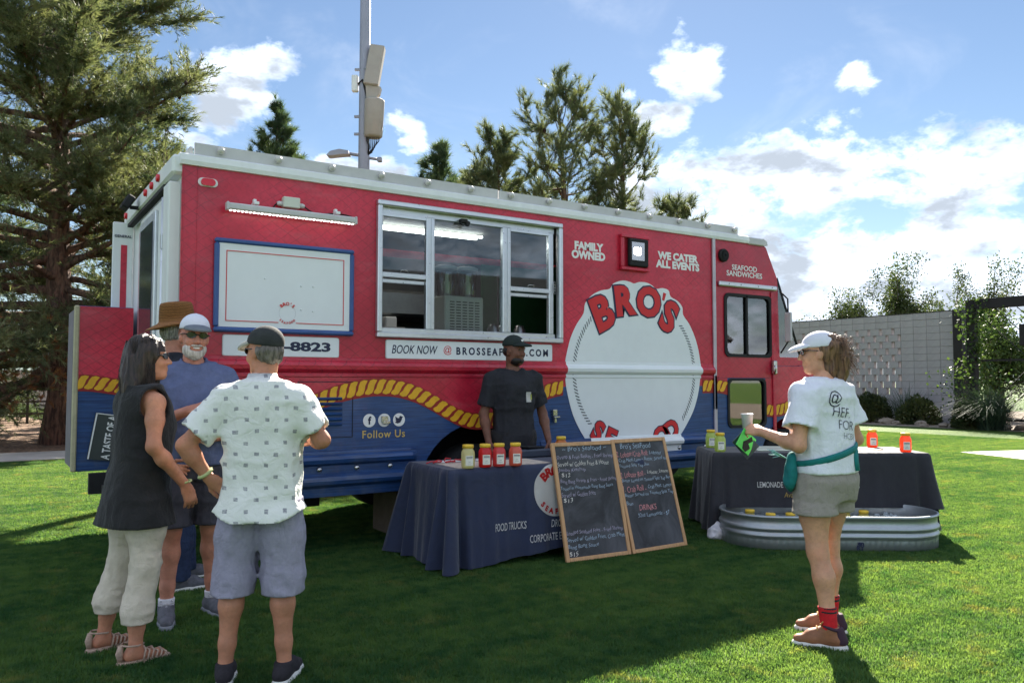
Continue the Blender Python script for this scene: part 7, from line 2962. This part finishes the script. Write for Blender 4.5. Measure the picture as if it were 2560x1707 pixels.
def pine(name, label, base_, H, r0, z_lo, radius, nb_, twigs, seed, per=34, wid=.007, ln=(.10, .17), lean=(0, 0), droop=.25, group=None, m=None, cones=0, z_hi=None, dead=0, up_end=.5, side_bias=None, tuft=3, twl=1.0):
    rg = np.random.default_rng(seed)
    t = thing(name, label, 'tree', (base_[0], base_[1], 0), 0, group)
    zs = np.linspace(0, H, 12)
    wob = np.cumsum(rg.normal(size=(12, 2)) * .05 * (H / 12), 0)
    tp = np.column_stack([wob[:, 0] + lean[0] * zs / H, wob[:, 1] + lean[1] * zs / H, zs])
    tr2 = [r0 * (1.35 if i == 0 else 1) * max(.06, (1 - z / H) ** .75) for i, z in enumerate(zs)]
    MB().tube(tp, tr2, 14).build('trunk', M_bark, t, fix=False)
    lb_ = MB()
    Cs, As, cone_p = [], [], []
    for i in range(nb_):
        f = (i + rg.uniform()) / nb_
        z = z_lo + (H * .985 - z_lo) * f
        az_ = i * 2.39996 + rg.normal() * .3
        R = radius(f) * rg.uniform(.65, 1.12)
        if side_bias is not None:
            R *= 1 + side_bias[1] * math.cos(az_ - side_bias[0])
        p0 = np.array([np.interp(z, zs, tp[:, 0]), np.interp(z, zs, tp[:, 1]), z])
        el_ = RAD(-4) + f ** 1.5 * RAD(62) + rg.normal() * .22
        P = limb_path(p0, az_, el_, R, rg, droop * (1 - f), 7, up_end)
        rr = max(.010, .20 * np.interp(z, zs, tr2) + .012 * R)
        lb_.tube(P, [rr * (1 - .85 * j / 7) for j in range(8)], 5, cap=False)
        k = max(3, int(twigs * R))
        for q in range(k):
            tt = rg.uniform(.22, 1.0) ** .75
            j = min(6, int(tt * 7))
            pp = P[j] + (P[j + 1] - P[j]) * (tt * 7 - j)
            dd = unit(P[min(7, j + 1)] - P[j])
            rv_ = rg.normal(size=3)
            rv_[2] = rv_[2] * .6 + .25
            td = unit(dd * .8 + unit(rv_) * 1.0)
            tl_ = twl * rg.uniform(.25, .6) * (1.15 - .5 * tt) * min(1.3, R / 1.5 + .4)
            for w in range(tuft):
                ff = (w + 1) / tuft
                Cs.append(pp + td * tl_ * ff + rg.normal(size=3) * .03)
                As.append(unit(td + rg.normal(size=3) * .28 + np.array([0, 0, .18])))
            if q % 3 == 0:
                lb_.tube([pp, pp + td * tl_ * .55, pp + td * tl_], [.010, .007, .004], 4, cap=False)
            if cones and rg.uniform() < .10:
                cone_p.append(pp + td * tl_ * rg.uniform(.1, .6) + np.array([0, 0, -.04]))
    # leader shoots at the very top
    for q in range(6):
        Cs.append(tp[-1] + rg.normal(size=3) * .08 + np.array([0, 0, -.1 * q]))
        As.append(unit(np.array([0, 0, 1.0]) + rg.normal(size=3) * .3))
    lb_.build('limb', M_bark, t, fix=False, kind='stuff')
    V, Fc = needles(np.array(Cs), np.array(As), rg, per, ln, wid)
    link('crown', np_mesh('crown', V, Fc), m or M_needle, t)
    if dead:
        k = rg.integers(0, len(Cs), dead)
        lowc = np.array([Cs[i] for i in k])
        lowc[:, 2] = rg.uniform(.9, z_lo + 1.6, dead)
        V, Fc = needles(lowc, np.array([As[i] for i in k]), rg, 26, (.10, .16), wid)
        link('dead_foliage', np_mesh('dead_foliage', V, Fc), M_dead, t)
    if cone_p:
        cm = MB().lathe([(0, .05), (.022, .045), (.038, .02), (.040, -.01), (.028, -.045), (0, -.06)], (0, 0, 0), 8).mesh('pine_cone')
        cm.materials.append(mat('cone_brown', rgb(58, 40, 34), .85, var=.3, vs=40, bump=.5, bs=60))
        for i in rg.permutation(len(cone_p))[:cones]:
            o = bpy.data.objects.new('pine_cone', cm)
            COL.objects.link(o)
            o.parent = t
            o.location = cone_p[i]
            s_ = rg.uniform(.9, 1.6)
            o.scale = (s_, s_, s_)
            o.rotation_euler = (rg.uniform(-.6, .6), rg.uniform(-.6, .6), 0)
    return t


bl = lambda f: 4.3 * (1 - .55 * f ** 2.2)
pine('pine_tree', 'large spreading pine with dark cones and a thick trunk left of the truck', (0.15, 14.6), 12.2, .33, 1.3, lambda f: 4.4 * (1 - .45 * f ** 4), 150, 19.0, 3, per=12, wid=.0150, ln=(.10, .18), twl=1.7, cones=90, droop=.55, dead=420, side_bias=(RAD(-33), -.22), tuft=7, group='pines')
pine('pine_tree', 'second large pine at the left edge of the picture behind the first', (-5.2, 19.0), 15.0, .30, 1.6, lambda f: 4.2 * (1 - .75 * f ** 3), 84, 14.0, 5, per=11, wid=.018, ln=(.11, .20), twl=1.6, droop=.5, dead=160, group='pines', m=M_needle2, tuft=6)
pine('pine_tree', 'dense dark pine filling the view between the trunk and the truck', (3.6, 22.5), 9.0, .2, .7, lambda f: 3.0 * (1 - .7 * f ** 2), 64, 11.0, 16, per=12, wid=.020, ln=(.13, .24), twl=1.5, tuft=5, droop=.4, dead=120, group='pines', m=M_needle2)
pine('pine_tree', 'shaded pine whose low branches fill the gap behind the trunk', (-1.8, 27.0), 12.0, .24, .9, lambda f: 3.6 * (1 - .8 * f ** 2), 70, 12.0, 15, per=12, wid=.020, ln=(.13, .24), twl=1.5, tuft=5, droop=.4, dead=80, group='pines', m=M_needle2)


def at(px_, Z):
    """ground point under a picture column at depth Z (for laying out the distant trees)"""
    a = RAD(56.7)
    X = (px_ - 1280) / 2000 * Z
    return (-1.186 + math.cos(a) * Z + math.sin(a) * X, -6.3 + math.sin(a) * Z - math.cos(a) * X)


cone_r = lambda a: (lambda f: a * (1.02 - f) ** .8)
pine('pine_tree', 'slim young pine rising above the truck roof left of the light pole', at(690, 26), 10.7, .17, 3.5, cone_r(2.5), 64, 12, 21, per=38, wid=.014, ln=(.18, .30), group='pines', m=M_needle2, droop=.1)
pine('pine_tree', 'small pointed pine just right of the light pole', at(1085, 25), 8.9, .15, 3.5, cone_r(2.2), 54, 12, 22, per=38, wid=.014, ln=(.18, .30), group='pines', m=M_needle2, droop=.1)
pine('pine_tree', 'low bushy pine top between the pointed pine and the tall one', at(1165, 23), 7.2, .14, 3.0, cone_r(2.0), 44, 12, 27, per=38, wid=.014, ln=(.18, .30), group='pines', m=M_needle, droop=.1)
pine('pine_tree', 'rounded pine top in front of the tall open pine', at(1240, 21), 7.5, .16, 3.4, lambda f: 1.25 * (1 - .4 * f ** 3), 50, 10, 23, per=34, wid=.012, ln=(.14, .25), twl=1.3, tuft=4, group='pines', droop=.1)
pine('pine_tree', 'tall open pine with upswept limbs above the serving window', at(1400, 20), 8.4, .20, 3.2, lambda f: 1.55 * (1 - .3 * f ** 2), 46, 8, 24, per=34, wid=.011, ln=(.14, .25), twl=1.3, tuft=4, group='pines', droop=.05, up_end=1.2, cones=16)


pine('pine_tree', 'second stem of open pine leaning right above the floodlight', at(1525, 20.6), 8.2, .18, 3.2, lambda f: 1.5 * (1 - .3 * f ** 2), 44, 8, 26, per=34, wid=.011, ln=(.14, .25), twl=1.3, tuft=4, group='pines', droop=.05, up_end=1.2, lean=(.35, -.2))
pine('pine_tree', 'low pine sprig just above the roof edge right of the tall pines', at(1665, 20), 5.7, .12, 2.6, lambda f: 1.3 * (1 - .5 * f ** 2), 24, 8, 29, per=40, wid=.012, ln=(.18, .30), group='pines', droop=.05, up_end=1.0, lean=(.3, -.2))


def broadleaf(name, label, base_, H, R, seed, nl=9000, size=.10, group=None, m=None, z_lo=1.6, open_=.5):
    rg = np.random.default_rng(seed)
    t = thing(name, label, 'tree', (base_[0], base_[1], 0), 0, group)
    b_ = MB()
    b_.tube([(0, 0, 0), (.05, .03, H * .3), (.0, .05, H * .55)], [.14, .11, .07], 10)
    b_.build('trunk', M_bark2, t, fix=False)
    lb_ = MB()
    tips = []
    for i in range(46):
        f = rg.uniform(.15, .95)
        P = limb_path((0, 0, z_lo * .7 + f * (H * .5)), rg.uniform(0, 6.28), RAD(25) + rg.uniform(0, .9), R * rg.uniform(.5, 1.1) * (1.15 - .55 * f), rg, .1, 6, .5)
        lb_.tube(P, [.035 * (1 - .8 * j / 6) for j in range(7)], 4, cap=False)
        for j in range(2, 7):
            tips += [P[j] + rg.normal(size=3) * .12 for _ in range(3)]
    for i in range(7):                                    # shoots that break the outline
        P = limb_path((rg.normal() * R * .3, rg.normal() * R * .3, H * .72), rg.uniform(0, 6.28), RAD(72), H * .27 * rg.uniform(.6, 1.05), rg, .1, 5)
        lb_.tube(P, [.016 * (1 - .8 * j / 5) for j in range(6)], 4, cap=False)
        tips += [P[j] + rg.normal(size=3) * .05 for j in range(1, 6) for _ in range(2)]
    lb_.build('limb', M_bark2, t, fix=False, kind='stuff')
    T = np.array(tips)
    k = rg.integers(0, len(T), nl)
    C2 = T[k] + rg.normal(size=(nl, 3)) * np.array([.20, .20, .17]) * open_ * 1.6
    d = unit(rg.normal(size=(nl, 3)))
    r2 = unit(np.cross(d, rg.normal(size=(nl, 3))))
    L = rg.uniform(.6, 1.2, (nl, 1)) * size
    V = np.stack([C2, C2 + d * L * .5 + r2 * L * .30, C2 + d * L, C2 + d * L * .5 - r2 * L * .30], 1).reshape(-1, 3)
    link('crown', np_mesh('crown', V, np.arange(nl * 4).reshape(-1, 4)), m or M_leaf, t)
    return t


def atx(px_, Z):
    return at(px_, Z)


broadleaf('broadleaf_tree', 'small-leaved tree behind the left part of the block wall', at(2125, 35), 5.6, 2.0, 31, 13000, .11, 'trees behind the wall')
broadleaf('broadleaf_tree', 'tallest small-leaved tree behind the middle of the block wall', at(2255, 34), 6.8, 2.2, 32, 19000, .11, 'trees behind the wall')
broadleaf('broadleaf_tree', 'small-leaved tree behind the right end of the block wall', at(2350, 36), 5.3, 1.8, 36, 11000, .11, 'trees behind the wall')
broadleaf('broadleaf_tree', 'small-leaved tree rising above the steel trellis beam', at(2470, 33), 6.5, 2.0, 33, 14000, .11, 'trees behind the wall')
broadleaf('broadleaf_tree', 'bright green tree seen through the steel trellis', at(2500, 29), 4.4, 1.9, 34, 9000, .13, 'trees behind the wall', m=M_vine, z_lo=.5)
broadleaf('broadleaf_tree', 'low leafy tree at the far right edge behind the trellis', at(2590, 30), 4.0, 1.8, 37, 6000, .13, 'trees behind the wall', m=M_vine, z_lo=.5)
broadleaf('broadleaf_tree', 'distant tree behind the cab of the truck', at(2030, 40), 4.2, 2.2, 38, 5000, .14, 'trees behind the wall')


def clump(name, label, base_, n, L, W, seed, m, spread=.9, arch=.5, group=None):
    """tuft of arching blades"""
    rg = np.random.default_rng(seed)
    az_ = rg.uniform(0, 6.28, n)
    tilt = rg.uniform(.05, spread, n)
    ln_ = L * rg.uniform(.55, 1.1, n)
    b0 = rg.normal(size=(n, 2)) * L * .08
    V = []
    for j in range(5):
        t = j / 4
        a = tilt + arch * t * t
        rr = ln_ * t * np.sin(a)
        z = ln_ * t * np.cos(a)
        w = W * (1 - t) * .5 + .0005
        x, y = b0[:, 0] + np.cos(az_) * rr, b0[:, 1] + np.sin(az_) * rr
        sx_, sy_ = -np.sin(az_) * w, np.cos(az_) * w
        V += [np.column_stack([x - sx_, y - sy_, z]), np.column_stack([x + sx_, y + sy_, z])]
    V = np.stack(V, 1)
    k = np.arange(n)[:, None] * 10
    Fc = np.concatenate([k + [2 * j, 2 * j + 1, 2 * j + 3, 2 * j + 2] for j in range(4)], 0)
    o = link(name, np_mesh(name, V.reshape(-1, 3), Fc), m, None, (base_[0], base_[1], 0))
    return tag(o, label, 'plant', group)


clump('spiky_plant', 'blue-green spiky plant between the two round bushes by the wall', (25.0, 9.15), 220, 1.5, .035, 41, M_blue_gr, .75, .25)
clump('spiky_plant', 'big arching tuft of blue-green grass at the foot of the trellis', (23.4, 5.6), 1100, 1.75, .022, 42, M_blue_gr, .75, .6)
clump('spiky_plant', 'thin dry grasses rising behind the left round bush', (25.3, 10.5), 160, 1.4, .02, 43, M_bush, .5, .3)
clump('spiky_plant', 'arching grass tuft near the right border behind the pad', (23.2, 3.9), 500, 1.2, .025, 44, M_blue_gr, .8, .6)


def bush(label, base_, R, H, nl, seed, m, size=.06):
    rg = np.random.default_rng(seed)
    t = thing('round_bush', label, 'bush', (base_[0], base_[1], 0), 0, 'round bushes along the wall')
    b_ = MB()
    for i in range(9):
        a = i * .7
        b_.tube([(0, 0, 0), (math.cos(a) * R * .3, math.sin(a) * R * .3, H * .4), (math.cos(a) * R * .6, math.sin(a) * R * .6, H * .75)], [.02, .014, .006], 5)
    b_.build('stems', M_bark2, t, fix=False, kind='stuff')
    d = unit(rg.normal(size=(nl, 3)))
    d[:, 2] = np.abs(d[:, 2])
    rr = rg.uniform(.55, 1.03, (nl, 1)) ** .5
    C2 = d * rr * np.array([R, R, H]) * (.85 + .3 * vnoise(d * 3.0 + 5, seed))[:, None]
    dd = unit(d + rg.normal(size=(nl, 3)) * .8 + np.array([0, 0, .5]))
    r2 = unit(np.cross(dd, rg.normal(size=(nl, 3))))
    L = rg.uniform(.6, 1.3, (nl, 1)) * size
    V = np.stack([C2, C2 + dd * L * .5 + r2 * L * .2, C2 + dd * L, C2 + dd * L * .5 - r2 * L * .2], 1).reshape(-1, 3)
    link('foliage', np_mesh('foliage', V, np.arange(nl * 4).reshape(-1, 4)), m, t)
    return t


bush('round olive bush before the wall beside the woman\'s shoulder', (24.9, 10.4), .75, .95, 4500, 51, M_bush, .12)
bush('round dark bush before the right part of the wall', (24.8, 8.6), .65, .90, 4500, 52, M_bush, .12)
bush('round bush at the left foot of the steel trellis', (23.7, 6.3), .55, .80, 3500, 53, M_bush, .12)
# vines on the trellis post
rg = np.random.default_rng(61)
nl = 2200
z = rg.uniform(0, 3.9, nl)
sp_ = .10 + .22 * vnoise(np.column_stack([z * 1.3, z * 0 + 3, z * 0]), 5) * (1 + (z < 2.4))
C2 = np.column_stack([rg.normal(size=nl) * sp_, rg.normal(size=nl) * sp_ - .05, z])
dd = unit(rg.normal(size=(nl, 3)))
r2 = unit(np.cross(dd, rg.normal(size=(nl, 3))))
L = rg.uniform(.06, .13, (nl, 1))
V = np.stack([C2, C2 + dd * L * .5 + r2 * L * .4, C2 + dd * L, C2 + dd * L * .5 - r2 * L * .4], 1).reshape(-1, 3)
link('vine', np_mesh('vine', V, np.arange(nl * 4).reshape(-1, 4)), M_vine, fr)
# leaf litter twigs on the bare branch low in the left pine
b = MB()
b.tube([(0, 0, 0), (.6, .1, .25), (1.5, .2, .55), (2.4, .3, 1.15), (3.2, .3, 1.5)], [.06, .05, .045, .03, .015], 6)
b.tube([(.9, .12, .34), (1.3, -.2, .30), (1.5, -.25, -.1)], [.02, .015, .008], 5)
o = b.build('fallen_branch', M_bark2, None, (-3.6, 13.9, .9))
tag(o, 'bare grey dead branch hanging low left of the big trunk', 'branch')
